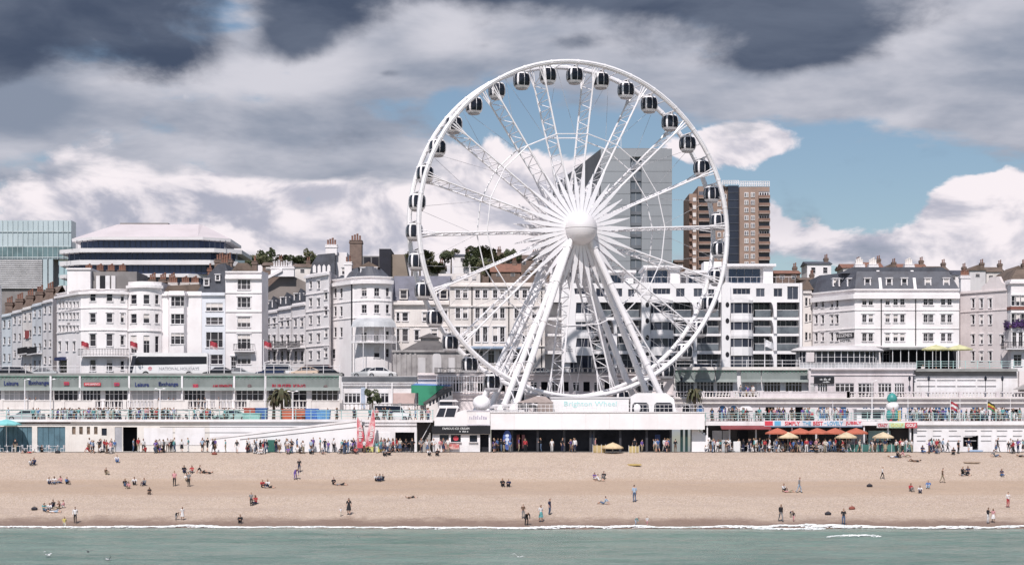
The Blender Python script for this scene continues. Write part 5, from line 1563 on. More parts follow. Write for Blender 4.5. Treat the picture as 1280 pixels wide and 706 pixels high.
def brick_tower():
    d = 410.0
    zt, zb = PZ(235, d), hill_z(PX(912, d), d) - 4
    root = thing('brick_tower_block', 'brown brick tower block of flats with white-railed roof and dark central strip', 'building', (PX(912, d), d + 10, zb + 4))
    br = mat('tower_brick', (.345, .245, .20), .85, .08, .25, col2=(.27, .19, .155))
    cn = mat('tower_band', (.42, .36, .33), .8, .06, .3)
    def wing(pa, pb, dd, ytop, name):
        mb = MB(); mb.box(PX(pa, dd), PX(pb, dd), dd, dd + 18, zb, PZ(ytop, dd)); return mb.build(name, br, root)
    w1 = wing(872.5, 911, d + 3, 233, 'west_wing'); w2 = wing(924.5, 962, d, 233.5, 'east_wing')
    mb = MB(); mb.box(PX(911.1, d), PX(924.4, d), d + 1.5, d + 17, zb, PZ(231, d)); cs_ = mb.build('stair_strip', mat('dark_blue_strip', (.035, .042, .065), .3, .1, .3), root)
    mb = MB()
    for k in range(12): mb.box(PX(911.1, d), PX(924.4, d), d + 1.4, d + 1.49, PZ(240 + k * 9.6, d), PZ(239.3 + k * 9.6, d))
    mb.build('strip_joints', mat('strip_joint', (.09, .10, .13), .5), cs_)
    nf = 10
    for k in range(nf):
        y = 243.5 + 9.6 * k
        for x in (933, 941):
            mb = MB(); mb.box(PX(x - 2.6, d), PX(x + 2.6, d), d - .12, d - .004, PZ(y + 3, d), PZ(y - 2.8, d)); w_ = mb.build('window', cn if False else WHITE, w2)
            for q in (-1.25, 1.25):
                mb = MB(); mb.box(PX(x + q - .95, d), PX(x + q + .95, d), d - .15, d - .125, PZ(y + 2.2, d), PZ(y - 2.1, d)); mb.build('pane', glassmat('flat_glass', (.10, .10, .12), (.45, .42, .40), .1), w_)
        # balconies east wing and west wing: dark recess and brick front
        for wg, a, b, dd in ((w2, 948.5, 961.5, d), (w1, 873.5, 889.5, d + 3)):
            mb = MB(); mb.box(PX(a, dd), PX(b, dd), dd - .1, dd - .004, PZ(y + 1.6, dd), PZ(y - 4.0, dd)); r_ = mb.build('balcony_recess', glassmat('balcony_dark', (.045, .045, .06), (.14, .15, .18), .3), wg)
            mb = MB(); mb.box(PX(a - .4, dd), PX(b + .4, dd), dd - 1.1, dd - .12, PZ(y + 4.4, dd), PZ(y + 1.2, dd)); mb.build('balcony_front', mat('brown_panel', (.27, .17, .135), .8), r_)
            if (k in (0, 3, 5)) and wg is w2:
                mb = MB(); mb.box(PX(a, dd), PX(b, dd), dd - .25, dd - .105, PZ(y + 1.1, dd), PZ(y - 3, dd)); ww_ = mb.build('white_glazing', WHITE, r_)
                for i in range(4):
                    xa = a + .7 + 3.1 * i; mb = MB(); mb.box(PX(xa, dd), PX(xa + 2.2, dd), dd - .28, dd - .255, PZ(y + .6, dd), PZ(y - 2.4, dd)); mb.build('pane_strip', GLASS, r_)
            mb = MB(); mb.box(PX(a - .5, dd), PX(b + .5, dd), dd - 1.15, dd - .1, PZ(y + 5.2, dd), PZ(y + 4.5, dd)); mb.build('balcony_edge', cn, r_)
        for x in (899, 906):
            mb = MB(); mb.box(PX(x - 2.2, d + 3), PX(x + 2.2, d + 3), d + 2.88, d + 2.996, PZ(y + 3, d), PZ(y - 2.8, d)); w_ = mb.build('window', WHITE, w1)
            mb = MB(); mb.box(PX(x - 1.6, d + 3), PX(x + 1.6, d + 3), d + 2.85, d + 2.875, PZ(y + 2.2, d), PZ(y - 2, d)); mb.build('pane', glassmat('flat_glass', (.1, .1, .1), (.4, .4, .4)), w_)
    # stepped back west end
    mb = MB(); mb.box(PX(861.5, d + 6), PX(872.4, d + 6), d + 6, d + 20, zb, PZ(238, d)); we = mb.build('west_end', br, root)
    for k in range(nf):
        y = 246 + 9.6 * k
        mb = MB(); mb.box(PX(861.2, d + 6), PX(864.5, d + 6), d + 4.8, d + 5.99, PZ(y + 5, d), PZ(y + 1, d)); mb.build('balcony_front', mat('brown_panel', (.2, .1, .1)), we)
        mb = MB(); mb.box(PX(866, d + 6), PX(870, d + 6), d + 5.88, d + 5.996, PZ(y + 2, d), PZ(y - 3, d)); mb.build('window', WHITE, we)
    # roof crown of white uprights
    for a, b, y0, y1, dd in ((925, 961.5, 233.3, 226.5, d), (903, 923, 231, 225.5, d + 2)):
        mb = MB(); n = int((b - a) / 2.2)
        for i in range(n + 1):
            x = PX(a + (b - a) * i / n, dd); mb.box(x - .10, x + .10, dd - .1, dd + .1, PZ(y0, dd), PZ(y1, dd))
        for y in (y1, (y0 + y1) / 2): mb.box(PX(a, dd), PX(b, dd), dd - .13, dd + .13, PZ(y + .7, dd), PZ(y, dd))
        mb.build('roof_railing', METAL, root)
    mb = MB(); mb.box(PX(880, d + 6), PX(906, d + 6), d + 6, d + 14, PZ(234, d), PZ(227, d)); mb.build('lift_housing', mat('grey_render', (.2, .2, .2)), root)


brick_tower()


# ------------------------------------------------------------------ houses on the hill
def hill_house(px, ybase, w, h, d, roof_h, wallm, roofm, label, axis='x', wins=2, chim=True, zb=None):
    s = d / FPX; x0, x1 = PX(px - w / 2, d), PX(px + w / 2, d); z1 = PZ(ybase - h, d); z0 = min(hill_z(PX(px, d), d) - 1.0, PZ(ybase, d) - 1)
    root = thing('hillside_house', label, 'house', (PX(px, d), d + 4, hill_z(PX(px, d), d)), 'houses on the hill behind the seafront')
    mb = MB(); mb.box(x0, x1, d, d + 8, z0, z1); mb.build('walls', wallm, root)
    gable_roof(root, x0, x1, d, d + 8, z1 + .004, roof_h * s, roofm, axis)
    for i in range(wins):
        cx = x0 + (x1 - x0) * (i + .5) / wins; hh = min(1.3, h * s * .45); zc = z1 - h * s * .45
        p = Path([(cx - .5, d - .04), (cx + .5, d - .04)]); put_window(root, p, 0, 1.0, zc - hh / 2, zc + hh / 2, 'sash', 0)
        root.children[-1].location.y -= .14
    if chim: chimney(root, px + w * .3, ybase - h - roof_h - 2, 5, roof_h + 6, d + 3.2, BRICK, 2)
    return root


HH = [  # column, wall foot, width, wall height, distance, roof height, wall, roof, ridge axis, windows
    (1024, 347, 30, 17, 400, 5, STUCCO, SLATE, 'x', 2, 'white house with small windows on the hill edge above the slate mansard'),
    (1066, 345, 24, 10, 420, 7, CREAM, TERRA, 'x', 2, 'cream house with orange tiled roof behind the mansard hotel'),
    (1092, 343, 22, 9, 430, 8, STUCCO, TERRA, 'x', 2, 'white house with red-brown tiles above the mansard hotel'),
    (1113, 344, 16, 8, 415, 6, STUCCO, ROOFBR, 'y', 1, 'small white gable-fronted house above the mansard hotel'),
    (1142, 347, 34, 10, 425, 9, CREAM, TERRA, 'x', 3, 'wide cream house under a big orange-brown roof'),
    (1172, 350, 26, 12, 418, 7, STUCCO, ROOFBR, 'x', 2, 'white house under brown roof right of the orange roof'),
    (1198, 352, 26, 8, 410, 8, STUCCO, SLATE, 'x', 2, 'white cottage with long dark slate roof on the hill'),
    (1222, 350, 20, 12, 405, 7, GREYST, ROOFBR, 'y', 1, 'grey gabled house beside the slate cottage on the hill'),
    (1244, 350, 22, 10, 412, 8, CREAM, ROOFBR, 'x', 2, 'cream house with brown roof behind the pink gable'),
    (1273, 352, 26, 10, 340, 10, GREYST, ROOFBR, 'y', 1, 'house with a steep brown roof behind the bay-fronted hotel'),
    (985, 352, 30, 10, 380, 6, BRICK, TERRA, 'x', 2, 'brown brick house with tiled roof next to the apartment block'),
    (1010, 358, 18, 8, 370, 5, BRICK, ROOFBR, 'x', 1, 'low brick house tucked behind the narrow cream house'),
    (578, 330, 22, 10, 470, 4, STUCCO, SLATE, 'x', 1, 'white flat-topped house among trees on the hill'),
    (612, 330, 40, 10, 500, 6, BRICK, ROOFBR, 'x', 3, 'long brown-roofed house on the hilltop left of the wheel hub'),
    (655, 334, 44, 10, 500, 7, BRICK, ROOFBR, 'x', 3, 'long low house under brown tiles on the hilltop behind the spokes'),
    (632, 348, 36, 8, 440, 12, BRICK, TERRA, 'x', 2, 'house with a wide reddish roof below the hilltop'),
    (672, 350, 30, 8, 440, 10, BRICK, ROOFBR, 'y', 1, 'gabled brown house behind the long cream hotel'),
    (545, 346, 22, 10, 455, 6, CREAM, ROOFBR, 'x', 1, 'cream house half hidden by trees behind the slate-roofed hotel'),
    (856, 336, 22, 8, 430, 5, BRICK, ROOFBR, 'x', 2, 'low brick house at the foot of the two towers'),
    (342, 340, 28, 8, 430, 6, BRICK, ROOFBR, 'x', 2, 'brown house below the hilltop trees left of the tall gable'),
    (378, 344, 24, 10, 420, 6, CREAM, ROOFBR, 'x', 1, 'cream house below the hilltop trees behind the white chimneys'),
]
for h in HH: hill_house(h[0], h[1], h[2], h[3], h[4], h[5], h[6], h[7], h[10], h[8], h[9])
# ------------------------------------------------------------------ seafront arcades below the upper road
DA = 246.0      # arcade front
DS = 248.6      # set-back shop fronts
ZDECK = 10.80


def front_wall(parent, d, px0, px1, z0, z1, holes, m, thick=.3, name='wall'):
    """upright slab with rectangular holes; holes are (px0, px1, z0, z1)"""
    H = [(PX(a, d), PX(b, d), c, e) for a, b, c, e in holes]
    xs = sorted({PX(px0, d), PX(px1, d)} | {v for o in H for v in o[:2]}); zs = sorted({z0, z1} | {v for o in H for v in o[2:]})
    mb = MB()
    def solid(i, j):
        if i < 0 or j < 0 or i >= len(xs) - 1 or j >= len(zs) - 1: return False
        cx, cz = (xs[i] + xs[i + 1]) / 2, (zs[j] + zs[j + 1]) / 2
        return not any(o[0] < cx < o[1] and o[2] < cz < o[3] for o in H)
    for i in range(len(xs) - 1):
        for j in range(len(zs) - 1):
            if not solid(i, j): continue
            a, b, c, e = xs[i], xs[i + 1], zs[j], zs[j + 1]
            mb.quad((a, d, c), (b, d, c), (b, d, e), (a, d, e)); mb.quad((b, d + thick, c), (a, d + thick, c), (a, d + thick, e), (b, d + thick, e))
            if not solid(i - 1, j): mb.quad((a, d + thick, c), (a, d, c), (a, d, e), (a, d + thick, e))
            if not solid(i + 1, j): mb.quad((b, d, c), (b, d + thick, c), (b, d + thick, e), (b, d, e))
            if not solid(i, j + 1): mb.quad((a, d, e), (b, d, e), (b, d + thick, e), (a, d + thick, e))
            if not solid(i, j - 1): mb.quad((a, d + thick, c), (b, d + thick, c), (b, d, c), (a, d, c))
    return mb.build(name, m, parent)


BAL = MB(); BAL.lathe([(.09, 0), (.09, .06), (.055, .12), (.11, .30), (.06, .52), (.055, .60), (.09, .64), (.09, .72)], (0, 0, 0), 7)
BALM = BAL.mesh('baluster', smooth=True); BALM.materials.append(CREAM)


def balustrade(parent, d, px0, px1, ytop, ybot, m=CREAM, step=.42, piers=4.2, solid=()):
    zt, zb = PZ(ytop, d), PZ(ybot, d); x0, x1 = PX(px0, d), PX(px1, d); h = zt - zb
    root = thing('balustrade', parent, 'balustrade', ((x0 + x1) / 2, d, zb)) if isinstance(parent, str) else parent
    mb = MB(); mb.box(x0, x1, d - .16, d + .16, zt - .12, zt); mb.build('coping', m, root)
    mb = MB(); mb.box(x0, x1, d - .15, d + .15, zb, zb + .12); mb.build('plinth', m, root)
    n = max(1, round((x1 - x0) / piers)); base = wloc(root)
    for i in range(n + 1):
        x = x0 + (x1 - x0) * i / n
        mb = MB(); mb.box(x - .22, x + .22, d - .2, d + .2, zb, zt + .06); mb.build('pier', m, root)
        if i == n: break
        w = (x1 - x0) / n
        if i in solid:
            mb = MB(); mb.box(x + .22, x + w - .22, d - .1, d + .1, zb + .12, zt - .12); mb.build('solid_panel', m, root); continue
        k = int((w - .5) / step)
        for j in range(k):
            o = inst(BALM, 'baluster', root, Vector((x + .25 + (w - .5) * (j + .5) / k, d, zb + .12)) - base)
            o.scale = (1, 1, (h - .24) / .72)
    return root


def shopfront(parent, pa, pb, ya, yb, d, n, glass=None, frame=None, name='shop_window'):
    """glazed opening with n lights"""
    x0, x1, z0, z1 = PX(pa, d), PX(pb, d), PZ(yb, d), PZ(ya, d)
    f = MB(); t = .05
    f.box(x0, x1, d - .10, d - .02, z1 - t * 2, z1); f.box(x0, x1, d - .10, d - .02, z0, z0 + t * 1.6)
    for i in range(n + 1):
        x = x0 + (x1 - x0) * i / n; f.box(x - t, x + t, d - .098, d - .022, z0 + t * 1.6, z1 - t * 2)
    zt = z1 - (z1 - z0) * .24; f.box(x0, x1, d - .08, d - .03, zt - .03, zt + .03)
    o = f.build(name, frame or WHITE, parent)
    for i in range(n):
        a, b = x0 + (x1 - x0) * i / n, x0 + (x1 - x0) * (i + 1) / n
        p = MB(); p.box(a + .03, b - .03, d - .05, d - .035, z0 + .03, z1 - .03); p.build('pane', glass or GLASS, o)
    return o


def canopy(parent, pa, pb, ytop, ybot, y2, d, out=1.5, m=GREEN, ribs=8):
    """sloping sheet canopy with scalloped cresting and an upright sign fascia"""
    x0, x1 = PX(pa, d), PX(pb, d); zt, zb, z3 = PZ(ytop, d), PZ(ybot, d), PZ(y2, d)
    mb = MB()
    mb.box(x0, x1, d - .06, d + .1, zb, zt); o = mb.build('sign_fascia', m, parent)
    mb = MB(); n = max(6, int((x1 - x0) / .5))
    for i in range(n):
        a, b = x0 + (x1 - x0) * i / n, x0 + (x1 - x0) * (i + 1) / n; c = (a + b) / 2
        mb.poly([(a, d - .1, zt), (b, d - .1, zt), (c, d - .1, zt - .38)])
        mb.poly([(b, d - .075, zt), (a, d - .075, zt), (c, d - .075, zt - .38)])
    mb.box(x0, x1, d - .22, d + .1, zt + .002, zt + .14)
    mb.build('cresting', mat('dull_green_trim', (.20, .30, .25), .6, .15, 1.0), o)
    mb = MB(); k = 6
    for i in range(k):
        t0, t1 = i / k, (i + 1) / k
        f = lambda t: (d - .06 - out * .35 * t, zb + (z3 - zb) * (t ** 1.6))
        (ya_, za_), (yb_, zb_) = f(t0), f(t1)
        mb.quad((x0, yb_, zb_), (x1, yb_, zb_), (x1, ya_, za_), (x0, ya_, za_))
    mb.build('canopy_sheet', m, o)
    return o


NAVY = mat('navy_letters', (.03, .045, .16), .5, .1)
REDL = mat('red_letters', (.40, .035, .06), .5, .1)
WLET = mat('white_letters', (.8, .8, .8))


def west_arcade():
    x0, x1 = PX(-40, DA), PX(426, DA)
    root = thing('west_arcade', 'long seafront arcade with pale green canopies, shop windows and lettered fascias', 'arcade', ((x0 + x1) / 2, DA + 3, ZDECK))
    zter = PZ(511.5, DA)
    mb = MB(); mb.box(x0, x1, DA, 251, ZDECK - .1, zter); mb.build('terrace_base', CREAM, root)
    bays = [(-38, 3), (4, 32), (33.5, 64.5), (66.5, 99), (102, 127.5), (130, 161), (163, 194), (196, 222.5), (229, 258), (261, 292), (294, 331), (334, 385), (388, 424)]
    holes = [(a + 1.5, b - 1.5, zter + .05, PZ(487, DS)) for a, b in bays]
    front_wall(root, DS, -40, 426, zter, PZ(468, DS), holes, WHITE, .3, 'shop_wall')
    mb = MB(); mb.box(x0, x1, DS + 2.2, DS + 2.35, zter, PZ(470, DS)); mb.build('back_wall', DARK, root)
    mb = MB(); mb.box(x0, x1, DS - .5, 251.2, PZ(469.5, DS), PZ(466.4, DS)); mb.build('road_edge', mat('grey_edge', (.30, .30, .29), .8, .1), root)
    pale = glassmat('pale_shutter', (.42, .41, .42), (.58, .56, .57), .5)
    for i, (a, b) in enumerate(bays):
        light = i in (1, 2, 6, 7, 9)
        shopfront(root, a + 1.5, b - 1.5, 487, 509, DS + .12, 5 if not light else 4, pale if light else None)
    for a, b in ((-38, 64), (65.5, 100.5), (101.5, 162), (163, 228), (229, 293), (294, 332), (333, 425)):
        canopy(root, a, b, 470.5, 483.5, 488, DS - .3)
        x = PX(b + .4, DS); mb = MB(); mb.box(x - .13, x + .13, DS - .55, DS - .02, zter, PZ(469.8, DS)); mb.build('pilaster', WHITE, root)
    fr = DS - .42
    for s_, px, m_, h, w_ in (('Leisure', 14, NAVY, .62, 2.0), ('Exchange', 48.5, NAVY, .72, 2.8), ('Leisure', 177.5, NAVY, .62, 1.9), ('Exchange', 210.5, NAVY, .72, 2.7), ('AMUSEMENTS', 278, REDL, .45, 2.7), ('BURGER KING', 361, REDL, .55, 4.6)):
        text(root, s_, (PX(px, fr), fr - .02, PZ(478.6 if px < 150 else (480.3 if px < 250 else 482.4), fr)), h, m_, w_, bold=.02)
    for px, y, w_, s_ in ((83.2, 479, 6.5, ''), (146, 480, 6.5, ''), (244.5, 482, 6.5, '')):
        mb = MB(); mb.box(PX(px - w_ / 2, fr), PX(px + w_ / 2, fr), fr - .09, fr - .01, PZ(y + 2, fr), PZ(y - 2, fr)); b = mb.build('small_sign', mat('red_sign', (.5, .05, .05)), root)
        scribble(b, (PX(px, fr), fr - .092, PZ(y, fr)), w_ * .09, .22, NAVY, int(px))
    mb = MB(); mb.box(PX(105, fr), PX(126, fr), fr - .09, fr - .01, PZ(482, fr), PZ(478, fr)); b = mb.build('long_sign', mat('red_sign', (.5, .05, .05)), root)
    text(b, 'AMUSEMENTS', (PX(115.5, fr), fr - .10, PZ(480, fr)), .26, WLET, 2.0)
    for px, y in ((312, 482.5), (407, 483.5)):
        mb = MB(); mb.prism([(PX(px, fr) + .3 * math.cos(i * .52), PZ(y, fr) + .3 * math.sin(i * .52)) for i in range(12)], fr - .08, fr - .01); mb.build('round_emblem', mat('brown_emblem', (.20, .15, .15), .6, .3, 4.0), root)
    balustrade('stone balustrade along the terrace of the green-canopied arcade', DA, 2, 426, 500, 511.3, solid=(0, 1, 2, 5, 8, 10))


west_arcade()


def mid_arcade():
    root = thing('white_arcade', 'plain white arcade with dark glass band on top and pink boarded bay', 'arcade', (PX(473, DA), DA + 3, ZDECK))
    front_wall(root, DA + .4, 426.5, 521, ZDECK - .05, PZ(470, DA), [(430.5, 450.5, PZ(503.5, DA), PZ(491, DA)), (471, 486, PZ(503.5, DA), PZ(491, DA))], WHITE, .35, 'wall')
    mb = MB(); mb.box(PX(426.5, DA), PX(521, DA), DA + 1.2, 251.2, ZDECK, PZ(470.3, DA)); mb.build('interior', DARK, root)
    for a, b, n in ((430.5, 450.5, 4), (471, 486, 3)): shopfront(root, a, b, 491, 503.5, DA + .55, n)
    mb = MB(); mb.box(PX(427, DA), PX(521, DA), DA + .2, DA + .39, PZ(476.5, DA), PZ(470.5, DA)); mb.build('dark_band', mat('grey_glass_band', (.14, .145, .16), .2, .15, .3), root)
    for y in (477.5, 481):
        mb = MB(); mb.box(PX(427, DA), PX(521, DA), DA + .12, DA + .385, PZ(y + 1, DA), PZ(y, DA)); mb.build('string_course', WHITE, root)
    for px in (427.5, 457.5, 490, 520): mb = MB(); mb.box(PX(px - .8, DA), PX(px + .8, DA), DA + .1, DA + .38, ZDECK, PZ(478.6, DA)); mb.build('pilaster', WHITE, root)
    mb = MB(); mb.box(PX(491, DA), PX(519, DA), DA + .25, DA + .39, PZ(505, DA), PZ(491, DA)); mb.build('pink_boarding', mat('pink_board', (.60, .45, .42), .7, .08, .6), root)
    mb = MB(); mb.box(PX(451, DA), PX(457, DA), DA + .2, DA + .38, PZ(510, DA), PZ(484, DA)); mb.build('banner', mat('pale_blue_banner', (.42, .48, .58), .6, .15, 1.0), root)
    balustrade('iron-grey balustrade in front of the plain white arcade', DA - .9, 427, 536, 504, 512.5, mat('grey_stone', (.30, .28, .28), .8, .1), .5)
    mb = MB(); mb.box(PX(427, DA), PX(540, DA), DA - 1.05, DA + .3, ZDECK, PZ(512.6, DA - .9)); o = mb.build('plinth', CREAM, root)
    # green canvas-roofed stair pavilion
    st = thing('green_stair_roof', 'green sloping roof with blue edge over the stairs beside the white arcade', 'stairway', (PX(540, DA - 1), DA - 1.5, ZDECK))
    g = mat('bright_green_sheet', (.045, .27, .155), .5, .15, .6)
    d = DA - 1.3
    z = lambda y: PZ(y, d)
    mb = MB(); mb.poly([(PX(523, d), d, z(506)), (PX(523, d), d, z(491)), (PX(514, d), d, z(491)), (PX(514, d), d, z(481)), (PX(556, d), d, z(482)), (PX(531, d), d, z(502)), (PX(530, d), d, z(506))])
    mb.poly([(PX(514, d), d + .1, z(481)), (PX(514, d), d + .1, z(491)), (PX(523, d), d + .1, z(491)), (PX(523, d), d + .1, z(506)), (PX(530, d), d + .1, z(506)), (PX(531, d), d + .1, z(502)), (PX(556, d), d + .1, z(482))]); mb.build('green_sheet', g, st)
    mb = MB(); mb.quad((PX(514, d), d - .02, z(481)), (PX(562, d), d - .02, z(482.5)), (PX(566, d), d + 1.5, z(480)), (PX(520, d), d + 1.5, z(478.5))); mb.build('blue_edge', mat('blue_sheet', (.10, .22, .50), .5), st)
    mb = MB(); mb.prism([(PX(529, d), z(503)), (PX(530.5, d), z(505)), (PX(566, d), z(487)), (PX(565, d), z(484)), (PX(555, d), z(486.5))], d - 1.2, d - .05); mb.build('stair_roof', mat('grey_roofing', (.10, .10, .10), .7), st)
    mb = MB(); mb.prism([(PX(533, d), z(526)), (PX(566, d), z(526)), (PX(566, d), z(488)), (PX(533, d), z(504.5))], d - 1.0, d - .2); mb.build('stair_wall', CREAM, st)
    for i in range(7):
        x = 537 + i * 4.2; mb = MB(); y = 504.6 - (x - 531) * .5; mb.prism([(PX(x, d), z(y + 5.5)), (PX(x + 2.4, d), z(y + 4.6)), (PX(x + 2.4, d), z(y - .2)), (PX(x, d), z(y + .8))], d - 1.03, d - 1.005); mb.build('stair_window', DGLASS, st)


mid_arcade()


def colonnade():
    """the part of the arcade that shows between the wheel's legs"""
    root = thing('pink_colonnade', 'pinkish stone colonnade with small dark windows behind the wheel platform', 'arcade', (PX(700, DA), DA + 3, ZDECK))
    holes = [(566 + i * 4.6, 568.6 + i * 4.6, PZ(489, DA), PZ(475, DA)) for i in range(3)]
    holes += [(584 + i * 13.2, 592 + i * 13.2, PZ(489, DA), PZ(477, DA)) for i in range(19)]
    front_wall(root, DA, 522, 842, ZDECK - .05, PZ(466, DA), holes, PINKST, .3, 'wall')
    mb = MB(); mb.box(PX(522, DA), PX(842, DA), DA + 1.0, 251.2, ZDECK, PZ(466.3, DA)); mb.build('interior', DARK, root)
    for y, h, o in ((467.5, 1.4, .45), (473.2, .8, .25), (492, 2.2, .35), (498, 1.2, .2)):
        mb = MB(); mb.box(PX(522, DA), PX(842, DA), DA - o, DA - .002, PZ(y + h, DA), PZ(y, DA)); mb.build('moulding', PINKST, root)
    balustrade('railing-topped parapet of the pink colonnade under the road', DA - .2, 545, 842, 459.5, 466, mat('grey_stone', (.3, .3, .3)), .6, 6)
    mb = MB()
    x0 = 566
    for i in range(24):
        x = PX(546 + i * 3.4, DA - .6); mb.tube((x, DA - .6, PZ(490, DA)), (x, DA - .6, PZ(470, DA)), .05, n=5)
    for y in (470, 478, 490): mb.tube((PX(546, DA), DA - .6, PZ(y, DA)), (PX(626, DA), DA - .6, PZ(y, DA)), .06, n=5)
    mb.build('iron_screen', METAL, root)
    for i in range(0, 19, 2):
        a = 584 + i * 13.2; shopfront(root, a, a + 8, 477, 489, DA + .2, 2)


colonnade()


def east_arcade():
    root = thing('east_arcade', 'two-storey seafront arcade with arched blue windows below and green canopies above', 'arcade', (PX(925, DA), DA + 3, ZDECK))
    zter = PZ(496.5, DA)
    blue = glassmat('blue_window', (.035, .09, .24), (.10, .24, .45), .3)
    low = [(858, 10, 'arch_white'), (875, 9, 'arch'), (903, 9, 'arch'), (917, 9, 'arch')]
    doors = [(957, 968), (994, 1004)]
    blues = [(1023, 1032), (1039, 1045), (1049, 1058)]
    holes = [(c - w / 2, c + w / 2, PZ(522, DA), PZ(506.5, DA)) for c, w, k in low] + [(a, b, ZDECK, PZ(508.5, DA)) for a, b in doors] + [(a, b, PZ(524, DA), PZ(507.5, DA)) for a, b in blues]
    pw = mat('pale_pink_wall', (.68, .625, .635), .75, .06, .35, streak=.6, col2=(.55, .49, .50))
    front_wall(root, DA, 842.5, 1060, ZDECK - .05, zter, holes, pw, .35, 'lower_wall')
    mb = MB(); mb.box(PX(842.5, DA), PX(1060, DA), DA + 1.5, 251.2, ZDECK, zter - .01); mb.build('interior', DARK, root)
    for c, w, k in low:
        x, r = PX(c, DA), PX(640 + w / 2, DA); zs = PZ(522, DA); ze = PZ(511, DA)
        prof = [(x - r, zs), (x + r, zs)] + [(x + r * math.cos(t), ze + (PZ(506.6, DA) - ze) * math.sin(t)) for t in [i * math.pi / 10 for i in range(11)]]
        mb = MB(); mb.prism(prof, DA + .1, DA + .16); p = mb.build('arched_window', blue if k == 'arch' else DGLASS, root)
        ring = MB()
        ins = lambda q, s_: (x + (q[0] - x) * s_, zs + (q[1] - zs) * s_)
        for i in range(len(prof)):
            a, b = prof[i], prof[(i + 1) % len(prof)]; a2, b2 = ins(a, 1.17), ins(b, 1.17)
            ring.quad((a[0], DA - .08, a[1]), (b[0], DA - .08, b[1]), (b2[0], DA - .08, b2[1]), (a2[0], DA - .08, a2[1]))
            ring.quad((a2[0], DA - .08, a2[1]), (b2[0], DA - .08, b2[1]), (b2[0], DA - .003, b2[1]), (a2[0], DA - .003, a2[1]))
            ring.quad((b[0], DA - .08, b[1]), (a[0], DA - .08, a[1]), (a[0], DA + .1, a[1]), (b[0], DA + .1, b[1]))
        ring.build('arch_surround', WHITE if k == 'arch_white' else pw, p)
        sp = [(x + r * math.cos(t), ze + (PZ(506.6, DA) - ze) * math.sin(t)) for t in [i * math.pi / 10 for i in range(11)]]
        cor = MB()
        for i in range(10):
            cor.poly([(sp[i][0], DA + .02, sp[i][1]), (sp[i][0], DA + .02, PZ(506.5, DA)), (sp[i + 1][0], DA + .02, PZ(506.5, DA)), (sp[i + 1][0], DA + .02, sp[i + 1][1])])
        cor.build('arch_spandrel', pw, p)
    for a, b in blues: shopfront(root, a, b, 507.5, 524, DA + .15, 1, blue)
    mb = MB(); c = PX(932, DA); mb.prism([(c + .95 * math.cos(i * math.pi / 12), PZ(513, DA) + .75 * math.sin(i * math.pi / 12)) for i in range(13)], DA - .12, DA - .01); mb.build('half_round_sign', WHITE, root)
    for (a, b, y0, y1) in ((944, 949, 513, 517), (953, 957, 516, 520)):
        mb = MB(); mb.box(PX(a, DA), PX(b, DA), DA - .2, DA - .01, PZ(y1, DA), PZ(y0, DA)); mb.build('notice', BLACK, root)
    for y, h, o in ((497, 1.6, .5), (499, 2.6, .2), (502.2, 2.0, .4)):
        mb = MB(); mb.box(PX(842.5, DA), PX(1060, DA), DA - o, DA - .002, PZ(y + h, DA), PZ(y, DA)); mb.build('entablature', pw if o < .3 else CREAM, root)
    balustrade('pinkish stone balustrade above the arched blue windows', DA - .05, 842.5, 1060, 489, 496.8, pw, .42, 4.0, solid=(3, 4, 5))
    bays = [(845, 868), (870, 893), (895, 917), (954, 976), (981, 1003)]
    holes = [(a + .8, b - .8, zter + .05, PZ(476.5, DS)) for a, b in bays] + [(928, 946, zter + .05, PZ(476.5, DS))]
    front_wall(root, DS, 842.5, 1011, zter, PZ(459, DS), holes, WHITE, .3, 'upper_wall')
    for a, b in bays: shopfront(root, a + .8, b - .8, 476.5, 494, DS + .12, 5)
    shopfront(root, 928, 946, 476.5, 494, DS + .12, 2, glassmat('pale_shutter', (.4, .4, .4), (.6, .6, .6)))
    for a, b in ((843.5, 893.5), (894.5, 921), (926, 951), (952, 1009.5)): canopy(root, a, b, 463, 473.5, 477.5, DS - .3)
    mb = MB(); mb.box(PX(842.5, DA), PX(1011, DA), DS - .6, 251.2, PZ(462.4, DS), PZ(458.6, DS)); mb.build('road_edge', CREAM, root)
    # pinkish pavilion block with terrace on top
    r2 = thing('pink_terrace_block', 'pale pink terrace block with tall white windows and restaurant terrace above', 'building', (PX(1075, DA), DA + 3, ZDECK))
    wins = [(1013, 1019), (1022, 1034), (1044, 1067.5), (1072.5, 1092), (1097.5, 1114), (1118, 1130)]
    front_wall(r2, DS - 1.5, 1011, 1141, zter - .3, PZ(461, DS), [(a, b, zter + .1, PZ(479, DS)) for a, b in wins], pw, .3, 'wall')
    mb = MB(); mb.box(PX(1011, DS), PX(1141, DS), DS + .6, 251.2, zter, PZ(461.2, DS)); mb.build('interior', DARK, r2)
    for a, b in wins: shopfront(r2, a, b, 479, 494.5, DS - 1.3, 4)
    for y, h, o in ((461, 1.6, .4), (468.5, .7, .15)):
        mb = MB(); mb.box(PX(1011, DS), PX(1141, DS), DS - 1.5 - o, DS - 1.503, PZ(y + h, DS), PZ(y, DS)); mb.build('cornice', pw, r2)
    mb = MB(); mb.box(PX(1015, DS), PX(1040, DS), DS - 1.75, DS - 1.52, PZ(479.5, DS), PZ(471, DS)); sb = mb.build('black_sign', BLACK, r2)
    scribble(sb, (PX(1029, DS), DS - 1.752, PZ(474, DS)), 1.5, .3, WLET, 1); scribble(sb, (PX(1030, DS), DS - 1.752, PZ(477.3, DS)), .9, .22, WLET, 2)
    # lower storey under it with paired blue doors
    r3 = thing('blue_door_arcade', 'cream lower arcade with rows of tall blue windows and a fan-shaped white arch', 'arcade', (PX(1172, DA), DA + 3, ZDECK))
